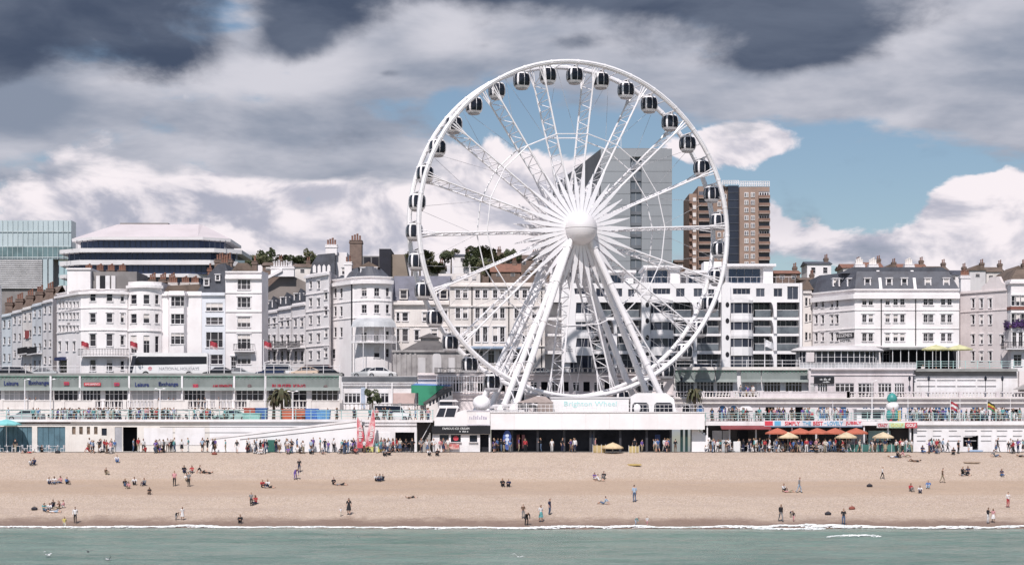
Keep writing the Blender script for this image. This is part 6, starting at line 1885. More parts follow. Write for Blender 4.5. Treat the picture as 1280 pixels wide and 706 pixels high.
    bl = [(1078, 1084.5), (1087, 1093), (1099, 1106), (1122, 1128), (1133, 1142), (1145.5, 1155), (1168, 1176), (1180, 1188), (1192, 1200), (1214.5, 1223), (1227, 1235), (1238.5, 1246.5), (1290, 1300)]
    front_wall(root, DA, 1060.05, 1480, ZDECK - .05, zter, [(a, b, PZ(524.5, DA), PZ(508, DA)) for a, b in bl] + [(1256, 1273, PZ(524.5, DA), PZ(511, DA))], pw, .35, 'lower_wall').parent = r3
    r3.children[-1].location = Vector(r3.children[-1].location) + wloc(root) - wloc(r3)
    mb = MB(); mb.box(PX(1060.05, DA), PX(1480, DA), DA + 1.5, 251.2, ZDECK, zter - .01); mb.build('interior', DARK, r3)
    for a, b in bl: shopfront(r3, a, b, 508, 524.5, DA + .15, 2, blue)
    for y, h, o in ((497, 1.6, .5), (499, 2.6, .2), (502.2, 2.0, .4)):
        mb = MB(); mb.box(PX(1060.05, DA), PX(1480, DA), DA - o, DA - .002, PZ(y + h, DA), PZ(y, DA)); mb.build('entablature', pw if o < .3 else CREAM, r3)
    balustrade('long stone balustrade above the tall blue windows', DA - .05, 1060.2, 1480, 489.5, 496.8, pw, .42, 5.0)
    x = PX(1264.5, DA); fan = MB(); zc = PZ(524, DA)
    for i in range(9):
        t0, t1 = math.pi * i / 9 + .04, math.pi * (i + 1) / 9 - .04
        fan.prism([(x + .25 * math.cos(t0), zc + .3 * math.sin(t0)), (x + .9 * math.cos(t0), zc + 1.35 * math.sin(t0)), (x + .9 * math.cos(t1), zc + 1.35 * math.sin(t1)), (x + .25 * math.cos(t1), zc + .3 * math.sin(t1))], DA + .05, DA + .12)
    fan.build('fan_light', WHITE, r3)
    # white wall of the upper terrace
    r4 = thing('white_retaining_wall', 'white panelled retaining wall with painted shadow band below the hotel terrace', 'wall', (PX(1210, DA), DA + 4, zter))
    mb = MB(); mb.box(PX(1141.05, DS), PX(1270, DS), DS - .9, 251.2, zter - .3, PZ(463, DS)); mb.build('wall', WHITE, r4)
    mb = MB(); mb.box(PX(1141, DS), PX(1268, DS), DS - 1.6, DS - .905, PZ(464.5, DS), PZ(461, DS)); mb.build('overhang', mat('grey_edge', (.3, .3, .3)), r4)
    mb = MB(); mb.box(PX(1141.05, DS), PX(1268, DS), DS - .96, DS - .903, PZ(470, DS), PZ(464.6, DS)); mb.build('painted_shadow', mat('shadow_grey', (.25, .24, .24), .7), r4)  # overhang's shadow painted on the wall as a dark strip
    for y in (474, 481.5):
        for i in range(4):
            a = 1144 + i * 25.2; mb = MB(); mb.box(PX(a, DS), PX(a + 23, DS), DS - 1.02, DS - .905, PZ(y + .9, DS), PZ(y, DS)); mb.build('panel_moulding', GREYST, r4)
    r5 = thing('stone_gatehouse', 'small weathered stone building at the end of the white retaining wall', 'building', (PX(1285, DS), DS, zter))
    mb = MB(); mb.box(PX(1270.5, DS), PX(1480, DS), DS - 1.4, 251, zter - .3, PZ(464, DS)); mb.build('walls', PINKST, r5)
    mb = MB(); mb.prism([(PX(1262, DS), PZ(487, DS)), (PX(1300, DS), PZ(487, DS)), (PX(1285, DS), PZ(481, DS)), (PX(1276, DS), PZ(480, DS))], DS - 3, DS - 1.41); mb.build('low_roof', STONE, r5)


east_arcade()


# ------------------------------------------------------------------ pavilion restaurant and stone lodge on the upper road
def pavilion():
    d = 255.0
    root = thing('glazed_pavilion', 'round-ended glazed pavilion restaurant with a shallow overhanging pale roof', 'pavilion', (PX(1052, d), d + 3, 16.9))
    z = lambda y: PZ(y, d)
    cx, ry = PX(1052, d), 3.4; rx = PX(1110, d) - cx
    mb = MB(); n = 40
    def ell(k, z_): return [(cx + rx * k * math.cos(2 * math.pi * i / n), d + 3.4 + ry * k * math.sin(2 * math.pi * i / n), z_) for i in range(n)]
    R_ = [ell(1.0, z(438.6)), ell(1.02, z(437.2)), ell(.96, z(434.5)), ell(.8, z(432)), ell(.5, z(430.8)), ell(.05, z(430.4))]
    for a, b in zip(R_, R_[1:]):
        for i in range(n): mb.quad(a[i], a[(i + 1) % n], b[(i + 1) % n], b[i])
    mb.poly(R_[0][::-1]); mb.poly(R_[-1])
    mb.build('roof', mat('pale_roof', (.60, .57, .57), .5, .06, .4), root, smooth=False)
    for i in range(20):
        a0, a1 = math.pi * (1.0 + i / 20), math.pi * (1.0 + (i + 1) / 20)
        P = lambda a, k: (cx + rx * k * math.cos(a), d + 3.4 + ry * k * math.sin(a))
        (xa, ya), (xb, yb) = P(a0, .9), P(a1, .9)
        mb = MB(); mb.quad((xa, ya, 16.9), (xb, yb, 16.9), (xb, yb, z(438.7)), (xa, ya, z(438.7))); g = mb.build('pane', DGLASS, root)
        mb = MB(); mb.tube((xa, ya - .03, 16.9), (xa, ya - .03, z(438.7)), .06, n=5); mb.tube((xa, ya - .03, z(446)), (xb, yb - .03, z(446)), .03, n=4); mb.build('mullion', METAL, g)
    mb = MB(); mb.box(PX(1008, d), PX(1018, d), d + .1, d + .25, z(452), z(440)); mb.build('doorway', PINKST, root)
    # terrace railings along the upper road
    rl = thing('terrace_railing', 'white terrace railing with glass infill in front of the pavilion restaurant', 'railing', (PX(1070, DS), DS - 1.6, PZ(461, DS)))
    mb = MB(); dd = DS - 1.7
    for i in range(34):
        x = PX(1000 + i * 4.4, dd); mb.tube((x, dd, PZ(461, dd)), (x, dd, PZ(453.3, dd)), .035, n=4)
    for y in (453.3, 460): mb.tube((PX(1000, dd), dd, PZ(y, dd)), (PX(1145, dd), dd, PZ(y, dd)), .045, n=5)
    mb.build('posts_and_rails', METAL, rl)
    mb = MB(); mb.box(PX(1000, dd), PX(1145, dd), dd + .05, dd + .07, PZ(460, dd), PZ(454.5, dd)); mb.build('infill', mat('frosted_infill', (.50, .50, .52), .3, .1, .6), rl)
    vr = thing('dark_verandah', 'dark-fronted bar verandah under a grey flat roof next to the pavilion', 'verandah', (PX(1150, 262), 262, 16.9))
    mb = MB(); mb.box(PX(1112, 260), PX(1200, 260), 260, 266.8, PZ(436.5, 260), PZ(433.5, 260)); mb.build('roof', mat('grey_edge', (.3, .3, .3)), vr)
    mb = MB(); mb.box(PX(1114, 264), PX(1198, 264), 264.5, 264.7, 16.9, PZ(436.6, 260)); mb.build('dark_front', DARK, vr)
    for i in range(9):
        x = PX(1116 + i * 10, 260.2); mb = MB(); mb.tube((x, 260.3, 16.9), (x, 260.3, PZ(436.6, 260)), .06, n=5); mb.build('post', METAL, vr)


pavilion()


def lodge():
    d = 252.5
    root = thing('stone_lodge', 'low weathered stone lodge with slate pyramid roofs and white blocked arches', 'building', (PX(535, d), d + 3, 16.9))
    z = lambda y: PZ(y, d)
    mb = MB(); mb.box(PX(491, d), PX(581, d), d, d + 6.5, 16.9, z(440)); mb.build('walls', STONE, root)
    mb = MB(); mb.box(PX(490, d), PX(582, d), d - .25, d + 6.8, z(440) + .004, z(437.5)); mb.build('cornice', STONE, root)
    mb = MB(); ap = (PX(536, d), d + 3.2, z(421)); c = [(PX(503, d), d - .2, z(437.4)), (PX(566, d), d - .2, z(437.4)), (PX(566, d), d + 6.6, z(437.4)), (PX(503, d), d + 6.6, z(437.4))]
    t = [(PX(524, d), d + 2.0, z(425)), (PX(548, d), d + 2.0, z(425)), (PX(548, d), d + 4.4, z(425)), (PX(524, d), d + 4.4, z(425))]
    for i in range(4): j = (i + 1) % 4; mb.quad(c[i], c[j], t[j], t[i])
    rs = mat('warm_slate', (.13, .12, .12), .7, .15, .6, bump=.2)
    mb.build('lower_roof', rs, root)
    mb = MB(); mb.box(PX(525, d), PX(547, d), d + 2.1, d + 4.3, z(425) - .3, z(421.5)); mb.build('lantern', STONE, root)
    mb = MB(); t2 = [(PX(522, d), d + 1.7, z(421.4)), (PX(550, d), d + 1.7, z(421.4)), (PX(550, d), d + 4.7, z(421.4)), (PX(522, d), d + 4.7, z(421.4))]
    for i in range(4): j = (i + 1) % 4; mb.poly([t2[i], t2[j], (PX(536, d), d + 3.2, z(414.5))])
    mb.build('upper_roof', rs, root)
    for a, b, ar in ((522.5, 531.5, 0), (540.5, 551.5, 1), (560.5, 568.5, 0)):
        x0, x1 = PX(a, d), PX(b, d); zt = z(447); p = [(x0, 17.0), (x1, 17.0)]
        if ar: p += [((x0 + x1) / 2 + (x1 - x0) / 2 * math.cos(i * math.pi / 10), z(447) + .75 * math.sin(i * math.pi / 10)) for i in range(11)]
        else: p += [(x1, zt), (x0, zt)]
        mb = MB(); mb.prism(p, d - .07, d - .003); mb.build('blocked_opening', GREYST, root)
        mb = MB(); mb.box(x0 - .2, x0 - .005, d - .12, d - .002, 16.95, zt); mb.box(x1 + .005, x1 + .2, d - .12, d - .002, 16.95, zt); mb.build('jamb', STONE, root)
    for px in (494, 500, 507, 513, 519):
        mb = MB(); mb.box(PX(px - 1.2, d), PX(px + 1.2, d), d - .12, d - .004, 16.9, z(440)); mb.build('pilaster', STONE, root)


lodge()


# ------------------------------------------------------------------ lower sea wall, arches and ramp
DW = 226.0


def sea_wall():
    z = lambda y: PZ(y, DW)
    root = thing('west_beach_arches', 'cream and white beach-level arches with blue-grey shutters below the promenade', 'arcade', (PX(130, DW), DW + 2, 6.95))
    small = [(90, 94.5), (99, 103.5), (108.5, 112.5), (117.5, 122)]
    holes = [(-20, 40, 7.0, z(533)), (46.5, 81.5, 7.0, z(533)), (143.5, 152.5, 7.0, z(533.5)), (153.5, 171.5, 7.0, z(533.5)), (127, 133.5, z(544), z(535))] + [(a, b, z(542.5), z(533)) for a, b in small]
    cw = mat('warm_white_wall', (.76, .715, .67), .75, .05, .4, streak=.6, col2=(.64, .59, .55))
    front_wall(root, DW, -60, 262, 6.9, z(527), holes, cw, .4, 'wall')
    mb = MB(); mb.box(PX(-60, DW), PX(262, DW), DW + 2.5, DW + 2.7, 6.9, z(527)); mb.build('inner_wall', DARK, root)
    mb = MB(); mb.box(PX(-60, DW), PX(457, DW), DW - .35, DW + .5, z(527), z(523.8)); mb.build('promenade_edge', WHITE, root)
    sh = mat('blue_grey_shutter', (.095, .175, .22), .6, .12, .8)
    for a, b in ((-20, 40), (46.5, 81.5)):
        n = max(3, int((b - a) / 6))
        for i in range(n):
            x0, x1 = PX(a + (b - a) * i / n, DW), PX(a + (b - a) * (i + 1) / n, DW)
            mb = MB(); mb.box(x0 + .02, x1 - .02, DW + .12, DW + .2, 7.0, z(533.1)); mb.build('shutter', sh, root)
    mb = MB(); mb.box(PX(24, DW), PX(88, DW), DW - .06, DW - .003, z(529.2), z(527.6)); mb.build('shade_rail', mat('brown_rail', (.14, .10, .09), .7), root)
    for a, b in small: mb = MB(); mb.box(PX(a + .3, DW), PX(b - .3, DW), DW + .15, DW + .2, z(542.5), z(533)); mb.build('small_window', mat('ochre_glass', (.22, .16, .12), .3, .3, 2), root)
    mb = MB(); mb.box(PX(127, DW), PX(133.5, DW), DW + .1, DW + .16, z(544), z(535)); mb.build('round_window_panel', DGLASS, root)
    mb = MB(); mb.box(PX(143.7, DW), PX(152.3, DW), DW + .05, DW + .12, 7.0, z(533.6)); mb.build('door', mat('grey_door', (.45, .45, .48), .5), root)
    for a, b in ((180, 216), (219, 256)):
        mb = MB(); mb.box(PX(a, DW), PX(b, DW), DW - .05, DW - .003, z(556), z(534.5)); mb.build('panel', WHITE, root)
    # ramp climbing to the right, with parapet
    rp = thing('white_ramp', 'white ramp climbing from the beach to the promenade', 'ramp', (PX(350, DW), DW - 1, 6.95))
    wm = mat('white_cladding', (.8, .8, .8))
    d = DW - 2.2
    z2 = lambda y: PZ(y, d)
    mb = MB(); mb.prism([(PX(262, d), 6.93), (PX(452, d), 6.93), (PX(452, d), z2(526)), (PX(262, d), z2(549))], d, d + .3); mb.build('parapet', wm, rp)
    mb = MB(); mb.prism([(PX(262, d), 6.93), (PX(452, d), 6.93), (PX(452, d), z2(531)), (PX(262, d), z2(554))], d + .31, DW - .02); mb.build('ramp_slab', PAVE, rp)
    mb = MB(); mb.prism([(PX(262, d), z2(548.9)), (PX(452, d), z2(525.9)), (PX(452, d), z2(523.6)), (PX(262, d), z2(546.6))], d - .08, d + .36); mb.build('coping', WHITE, rp)
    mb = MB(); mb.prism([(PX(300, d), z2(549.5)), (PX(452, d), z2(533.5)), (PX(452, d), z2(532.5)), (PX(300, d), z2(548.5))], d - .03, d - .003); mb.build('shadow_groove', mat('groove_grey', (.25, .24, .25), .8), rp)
    mb = MB(); mb.box(PX(262, DW), PX(457, DW), DW, DW + .4, 6.9, z(527)); mb.build('back_wall', wm, rp)
    for y in (533, 540):
        mb = MB(); mb.box(PX(200, DW), PX(400, DW), DW - .02, DW - .004, z(y + .8), z(y)); mb.build('groove', mat('groove_grey', (.2, .2, .2)), rp)
    # white building by the kiosk
    wb = thing('beach_cafe_block', 'white beach-level block with a wide dark doorway left of the kiosk', 'building', (PX(490, DW), DW, 6.95))
    d = DW - 1.2
    front_wall(wb, d, 456, 521, 6.9, PZ(527.5, d), [(494, 518, 7.0, PZ(540, d))], WHITE, .4, 'wall')
    mb = MB(); mb.box(PX(456, d), PX(521, d), d - .15, d + .5, PZ(531.5, d), PZ(529.5, d)); mb.build('string_course', WHITE, wb)
    mb = MB(); mb.box(PX(493, d), PX(520, d), d + 1.5, d + 1.7, 6.95, PZ(539, d)); mb.build('interior', DARK, wb)
    mb = MB(); mb.box(PX(466, d), PX(488, d), d - .06, d - .003, 7.0, PZ(540, d)); mb.build('sliding_door', wm, wb)
    mb = MB(); mb.box(PX(456, d), PX(541, d), d - .2, DW + .45, PZ(527.5, d) + .003, PZ(524.6, d)); mb.build('promenade_edge', WHITE, wb)
    gt = thing('dark_passage_gate', 'dark passage and railed steps between the white block and the kiosk', 'gate', (PX(531, DW), DW, 6.95))
    mb = MB(); mb.box(PX(521.2, DW), PX(540.5, DW), DW + .6, DW + .8, 6.9, PZ(527, DW)); mb.build('back', mat('dim_stone', (.11, .10, .10), .9), gt)
    for i in range(9):
        mb = MB(); mb.box(PX(524 + i * 1.6, DW), PX(525.6 + i * 1.6, DW), DW - .6, DW + .55, 6.95, 7.1 + i * .28); mb.build('step', PAVE, gt)
    mb = MB(); mb.tube((PX(524, DW), DW - .6, 7.9), (PX(539, DW), DW - .6, 10.6), .04); mb.build('handrail', METAL, gt)
    # east side: cafe front and white storage wall
    ea = thing('east_beach_wall', 'white beach-level wall with panels and small openings below the eastern promenade', 'wall', (PX(1210, DW), DW + 1, 6.95))
    front_wall(ea, DW, 1142, 1480, 6.9, z(531), [(1204, 1217, 7.6, z(546)), (1215.5, 1223, 7.2, z(544))], WHITE, .4, 'wall')
    mb = MB(); mb.box(PX(1142, DW), PX(1480, DW), DW + 1.2, DW + 1.4, 6.9, z(531)); mb.build('inner_wall', DARK, ea)
    mb = MB(); mb.box(PX(881, DW), PX(1480, DW), DW - .35, DW + .5, z(533.5), z(530.8)) if False else mb.box(PX(1142, DW), PX(1480, DW), DW - .35, DW + .5, z(531) + .003, z(526)); mb.build('promenade_edge', WHITE, ea)
    for y in (537.5, 544, 550):
        for i in range(7):
            a = 1146 + i * 20; mb = MB(); mb.box(PX(a, DW), PX(a + 15 - (i * 7 + int(y)) % 6, DW), DW - .05, DW - .003, z(y + 1.0), z(y)); mb.build('slot_panel', mat('slot_grey', (.34, .33, .34), .7), ea)
    ec = thing('beach_cafe', 'open-fronted beach cafe under the eastern promenade with deep shade inside', 'cafe', (PX(1010, DW), DW + 2, 6.95))
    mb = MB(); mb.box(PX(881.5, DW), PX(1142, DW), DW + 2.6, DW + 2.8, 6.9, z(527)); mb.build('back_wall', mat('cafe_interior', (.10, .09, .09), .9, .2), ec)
    mb = MB(); mb.box(PX(881.5, DW), PX(1141.9, DW), DW - .3, DW + 2.59, z(531.5), z(526.2)); mb.build('promenade_edge', WHITE, ec)
    for px in (884, 912, 945, 962, 990, 1020, 1050, 1080, 1110, 1138):
        mb = MB(); mb.box(PX(px - .8, DW), PX(px + .8, DW), DW - .1, DW + .2, 6.95, z(531.5)); mb.build('post', WHITE, ec)
    for a, b, m_ in ((893, 905, WHITE), (906, 915, GREYST), (925, 938, DARK), (1066, 1088, GREYST), (1090, 1118, TEAL)):
        mb = MB(); mb.box(PX(a, DW), PX(b, DW), DW + 2.3, DW + 2.55, 6.95, z(538)); mb.build('back_panel', m_, ec)
    mb = MB(); mb.prism([(D_, z_) for D_, z_ in ((DW - 1.6, z(535.5)), (DW - .3, z(531.6)), (DW - .3, z(533)), (DW - 1.6, z(536.5)))], PX(900, DW), PX(962, DW), 'x'); mb.build('red_awning', mat('dark_red_awning', (.22, .045, .05), .7), ec)
    # long banner with lettering along the rail
    bn = thing('lettered_banner', 'long white banner with red and blue lettering on the promenade rail', 'banner', (PX(1018, DW), DW - .5, z(533.5)))
    d = DW - .55
    mb = MB(); mb.box(PX(955, d), PX(1078, d), d, d + .05, PZ(532.3, d), PZ(525.2, d)); mb.build('board', mat('pale_banner', (.72, .70, .74), .6), bn)
    mb = MB(); mb.box(PX(955, d), PX(1078, d), d - .04, d + .06, PZ(533.6, d), PZ(532.4, d)); mb.build('lower_edge', mat('slate_blue', (.12, .20, .30), .6), bn)
    RB = mat('bright_red_letters', (.62, .06, .09), .5); BB_ = mat('sky_blue_letters', (.13, .42, .65), .5)
    for s_, px, w_, m_ in (('SIMPLY', 990.5, 19, RB), ('THE', 1008.5, 10.5, BB_), ('BEST', 1022.5, 12.5, RB), ('-', 1031.5, 3, BB_), ('LOVELY', 1044, 19.5, BB_), ('JUBBLY', 1067, 20, RB)):
        text(bn, s_, (PX(px, d), d - .022, PZ(528.8, d)), .50 if s_ != '-' else .08, m_, w_ * d / FPX, bold=.025)
    for px, w_, m_ in ((961, 10, RB), (972, 8, BB_)):
        mb = MB(); mb.box(PX(px - w_ / 2, d), PX(px + w_ / 2, d), d - .03, d - .004, PZ(531.5, d), PZ(526, d)); mb.build('colour_panel', m_, bn)
    cg = thing('golf_sign', 'three-colour lettered golf sign board below the tall golf figure', 'sign', (PX(1122, DW), DW - .5, z(534.5)))
    for a, b, s_, bg, fg in ((1096, 1111, 'CRAZY', (.70, .66, .66), RB), (1111.5, 1131, 'GOLF', (.55, .72, .50), mat('yellow_letters', (.75, .66, .25), .5)), (1131.5, 1146.5, 'GOLF', (.55, .08, .10), WLET)):
        mb = MB(); mb.box(PX(a, d), PX(b, d), d, d + .06, PZ(534.5, d), PZ(528, d)); o = mb.build('board', mat('golf_board_%d' % a, bg, .5), cg)
        text(o, s_, (PX((a + b) / 2, d), d - .022, PZ(531.2, d)), .42, fg, (b - a) * .8 * d / FPX, bold=.02)


sea_wall()


# ------------------------------------------------------------------ railings
def railing(label, d, px0, px1, zb, h, m, step, rails=(1.0, .68, .36), r=.03):
    x0, x1 = PX(px0, d), PX(px1, d)
    root = thing('promenade_railing', label, 'railing', ((x0 + x1) / 2, d, zb))
    n = max(1, int((x1 - x0) / step)); base = wloc(root)
    pm = MB(); pm.tube((0, 0, 0), (0, 0, h), r * 1.6, n=6); pm.ball((0, 0, h + .04), .07, .07, .07, 8, 5); me = pm.mesh('post'); me.materials.append(m)
    for i in range(n + 1): inst(me, 'post', root, Vector((x0 + (x1 - x0) * i / n, d, zb)) - base)
    for k in rails:
        mb = MB(); mb.tube((x0, d, zb + h * k), (x1, d, zb + h * k), r, n=5); mb.build('rail', m, root)


railing('pale teal promenade railing above the western beach arches', DW - .2, -30, 541, PZ(523.8, DW), 1.1, TEAL, 1.9)
railing('pale teal promenade railing above the eastern beach cafe', DW - .2, 882, 1145, PZ(526, DW), 1.0, TEAL, 1.9)
railing('white and teal promenade railing above the eastern white beach wall', DW - .2, 1147, 1480, PZ(526, DW), 1.0, TEAL, 1.9)
railing('white upper road railing above the green-canopied arcade', DS - .3, -30, 425, PZ(466.4, DS), 1.0, METAL, 2.2, (1.0, .5))
railing('white upper road railing above the eastern green canopies', DS - .3, 845, 1000, PZ(458.6, DS), .9, METAL, 2.2, (1.0, .5))
railing('teal railing of the hotel terrace above the white retaining wall', DS - 1.4, 1146, 1480, PZ(461, DS), 1.0, TEAL, 1.6, (1.0, .68, .36))
# ------------------------------------------------------------------ people
def capsule_mesh(verts, edges, rad):
    me = bpy.data.meshes.new('skeleton'); me.from_pydata([tuple(v) for v in verts], edges, [])
    o = bpy.data.objects.new('skeleton', me); COL.objects.link(o)
    sk = o.modifiers.new('skin', 'SKIN'); sk.use_smooth_shade = True; sk.branch_smoothing = .4
    for i, r in enumerate(rad):
        v = me.skin_vertices[0].data[i]; v.radius = (r, r) if not isinstance(r, tuple) else r; v.use_root = (i == 0)
    ss = o.modifiers.new('sub', 'SUBSURF'); ss.levels = 1; ss.render_levels = 1
    dg = bpy.context.evaluated_depsgraph_get(); dg.update()
    out = bpy.data.meshes.new_from_object(o.evaluated_get(dg))
    bpy.data.objects.remove(o); bpy.data.meshes.remove(me)
    return out


def seg_dist(p, a, b):
    ab = b - a; t = max(0, min(1, (p - a).dot(ab) / max(1e-9, ab.dot(ab)))); return (p - a - ab * t).length


def figure(name, J, long_hair=False, dress=False, shorts=False, sleeves=False):
    """J: joint positions of the pose (metres, facing -Y). Returns one body mesh with slots skin, top, bottom, shoes, hair"""
    order = ['pelvis', 'spine', 'chest', 'neck', 'head']
    for s in 'LR': order += [s + k for k in ('sh', 'el', 'wr', 'ha', 'hip', 'kn', 'an', 'toe')]
    ix = {k: i for i, k in enumerate(order)}
    rad = {'pelvis': (.155, .12), 'spine': (.135, .105), 'chest': (.165, .12), 'neck': .058, 'head': .06, 'sh': .072, 'el': .048, 'wr': .034, 'ha': .036, 'hip': .10, 'kn': .064, 'an': .045, 'toe': .038}
    V = [Vector(J[k]) for k in order]
    rr = [rad.get(k, rad.get(k[1:])) for k in order]
    E = [('pelvis', 'spine'), ('spine', 'chest'), ('chest', 'neck'), ('neck', 'head')]
    for s in 'LR': E += [('chest', s + 'sh'), (s + 'sh', s + 'el'), (s + 'el', s + 'wr'), (s + 'wr', s + 'ha'), ('pelvis', s + 'hip'), (s + 'hip', s + 'kn'), (s + 'kn', s + 'an'), (s + 'an', s + 'toe')]
    me = capsule_mesh(V, [(ix[a], ix[b]) for a, b in E], rr)
    verts = [v.co.copy() for v in me.vertices]; faces = [tuple(p.vertices) for p in me.polygons]
    mi = []
    cls = {}
    for a, b in E:
        k = b[1:] if b[0] in 'LR' else b
        cls[(a, b)] = {'spine': 1, 'chest': 1, 'sh': 1, 'el': 1, 'neck': 0, 'head': 0, 'wr': 1 if sleeves else 0, 'ha': 0, 'hip': 2, 'kn': 2, 'an': 0 if (shorts or dress) else 2, 'toe': 3}[k]
    for f in faces:
        c = sum((verts[i] for i in f), Vector()) / len(f)
        best = min(E, key=lambda e: seg_dist(c, V[ix[e[0]]], V[ix[e[1]]]) / (1.25 if e[1] in ('spine', 'chest') else 1))
        m = cls[best]
        if best == ('pelvis', 'spine') and (c - V[0]).dot((V[1] - V[0]).normalized()) < .05: m = 2
        mi.append(m)
    bpy.data.meshes.remove(me)
    mb = MB(); mb.v = [tuple(v) for v in verts]; mb.f = faces; mb.m = mi
    # head: skull, nose, ears, eyes, mouth, hair
    hd = Vector(J['head']); up = (hd - Vector(J['neck'])).normalized(); look = Vector(J.get('look', (0, -1, 0))).normalized()
    look = (look - up * look.dot(up)).normalized(); side = up.cross(look)
    c = hd + up * .085
    def P(u, v, w): return c + side * u + look * v + up * w
    n, m = 12, 9; k0 = len(mb.v)
    for i in range(m + 1):
        th = math.pi * min(.985, max(.015, i / m))
        for j in range(n):
            ph = 2 * math.pi * j / n
            x, y, z = math.sin(th) * math.cos(ph), math.sin(th) * math.sin(ph), math.cos(th)
            jaw = 1 - .22 * max(0, -z)
            mb.v.append(tuple(P(x * .078 * jaw, y * .096 * jaw + (.012 if z < 0 else 0), z * .118)))
    for i in range(m):
        for j in range(n):
            mb.f.append((k0 + i * n + j, k0 + i * n + (j + 1) % n, k0 + (i + 1) * n + (j + 1) % n, k0 + (i + 1) * n + j))
            ph = 2 * math.pi * (j + .5) / n; z = math.cos(math.pi * (i + .5) / m); back = math.sin(ph)
            mb.m.append(4 if (z > .62 or (back < .25 and z > -.35)) else 0)
    def tri(*q, m_=0):
        k = len(mb.v); mb.v += [tuple(P(*a)) for a in q]; mb.f.append(tuple(range(k, k + len(q)))); mb.m.append(m_)
    tri((-.016, .098, -.03), (.016, .098, -.03), (0, .124, -.028)); tri((-.016, .098, -.03), (0, .124, -.028), (0, .096, .025)); tri((.016, .098, -.03), (0, .096, .025), (0, .124, -.028))
    for s in (-1, 1):
        tri((s * .034 - .011, .099, .003), (s * .034 + .011, .097, .003), (s * .034 + .009, .098, .013), (s * .034 - .009, .099, .013), m_=4)
        tri((s * .077, .012, -.025), (s * .094, -.006, -.01), (s * .090, -.01, .022), (s * .076, .008, .026))
    tri((-.024, .101, -.058), (.024, .101, -.058), (.018, .103, -.051), (-.018, .103, -.051), m_=4)
    if long_hair:
        for i in range(7):
            a0, a1 = math.pi * (1.06 + .88 * i / 7), math.pi * (1.06 + .88 * (i + 1) / 7)
            top = lambda a: (math.cos(a) * .086, math.sin(a) * .104, .03); bot = lambda a: (math.cos(a) * .10, math.sin(a) * .10 - .01, -.24)
            tri(top(a0), top(a1), bot(a1), bot(a0), m_=4); tri(bot(a0), bot(a1), top(a1), top(a0), m_=4)
    # five fingers on each hand
    for s in 'LR':
        h, w = Vector(J[s + 'ha']), Vector(J[s + 'wr']); f = (h - w).normalized(); q = f.cross(Vector((1, .2, .1))).normalized()
        q2 = f.cross(q)
        for i, (o, L) in enumerate(((-.028, .072), (-.010, .085), (.010, .080), (.028, .062))):
            a = h + q * o; b = a + f * L * .6 + q2 * .008; e = b + f * L * .4 + q2 * .022
            mb.tube(a, b, .0095, .0085, 5, 0); mb.tube(b, e, .0085, .0065, 5, 0)
        a = w.lerp(h, .55) + q * -.03; b = a + (f * .6 - q * .8).normalized() * .045; e = b + f * .03
        mb.tube(a, b, .011, .010, 5, 0); mb.tube(b, e, .010, .008, 5, 0)
    if dress:
        pv = Vector(J['pelvis']); ax = (Vector(J['Lkn']) + Vector(J['Rkn'])) / 2 - pv
        k0 = len(mb.v); n = 14
        sd = Vector((1, 0, 0)); fw = ax.normalized().cross(sd)
        for t, r in ((-.25, .15), (.1, .19), (.6, .22), (1.05, .26)):
            for j in range(n):
                ph = 2 * math.pi * j / n; mb.v.append(tuple(pv + ax * t + sd * math.cos(ph) * r + fw * math.sin(ph) * r * .75))
        for a in range(3):
            for j in range(n): mb.f.append((k0 + a * n + j, k0 + a * n + (j + 1) % n, k0 + (a + 1) * n + (j + 1) % n, k0 + (a + 1) * n + j)); mb.m.append(2)
    out = mb.mesh(name, smooth=True)
    for i in range(5): out.materials.append(None)
    return out


def stand(lean=0, step=0.0, arm=0.0, akimbo=False, hold=False):
    J = dict(pelvis=(0, 0, .93), spine=(0, -.01 - lean * .25, 1.12), chest=(0, -.005 - lean * .6, 1.33), neck=(0, -lean * .85, 1.49), head=(0, -.02 - lean, 1.55))
    for s, sg in (('L', 1), ('R', -1)):
        a = arm * sg; st = step * sg
        J[s + 'sh'] = (sg * .185, -lean * .75, 1.42)
        if akimbo:
            J[s + 'el'] = (sg * .36, .06, 1.17); J[s + 'wr'] = (sg * .20, -.10, 1.02); J[s + 'ha'] = (sg * .15, -.14, .98)
        elif hold:
            J[s + 'el'] = (sg * .24, -.02, 1.14); J[s + 'wr'] = (sg * .13, -.25, 1.20); J[s + 'ha'] = (sg * .09, -.31, 1.24)
        else:
            J[s + 'el'] = (sg * .235, .03 + a * .5 - lean * .6, 1.14); J[s + 'wr'] = (sg * .25, -.06 + a * .9 - lean * .8, .92); J[s + 'ha'] = (sg * .25, -.09 + a - lean * .9, .84)
        J[s + 'hip'] = (sg * .095, 0, .87); J[s + 'kn'] = (sg * .105, -.03 - st * .55, .49 + abs(st) * .02); J[s + 'an'] = (sg * .105, .03 - st + (0 if st > 0 else .04), .09 + (0 if st >= 0 else .05)); J[s + 'toe'] = (sg * .125, -.13 - st, .04 + (0 if st >= 0 else .01))
    return J


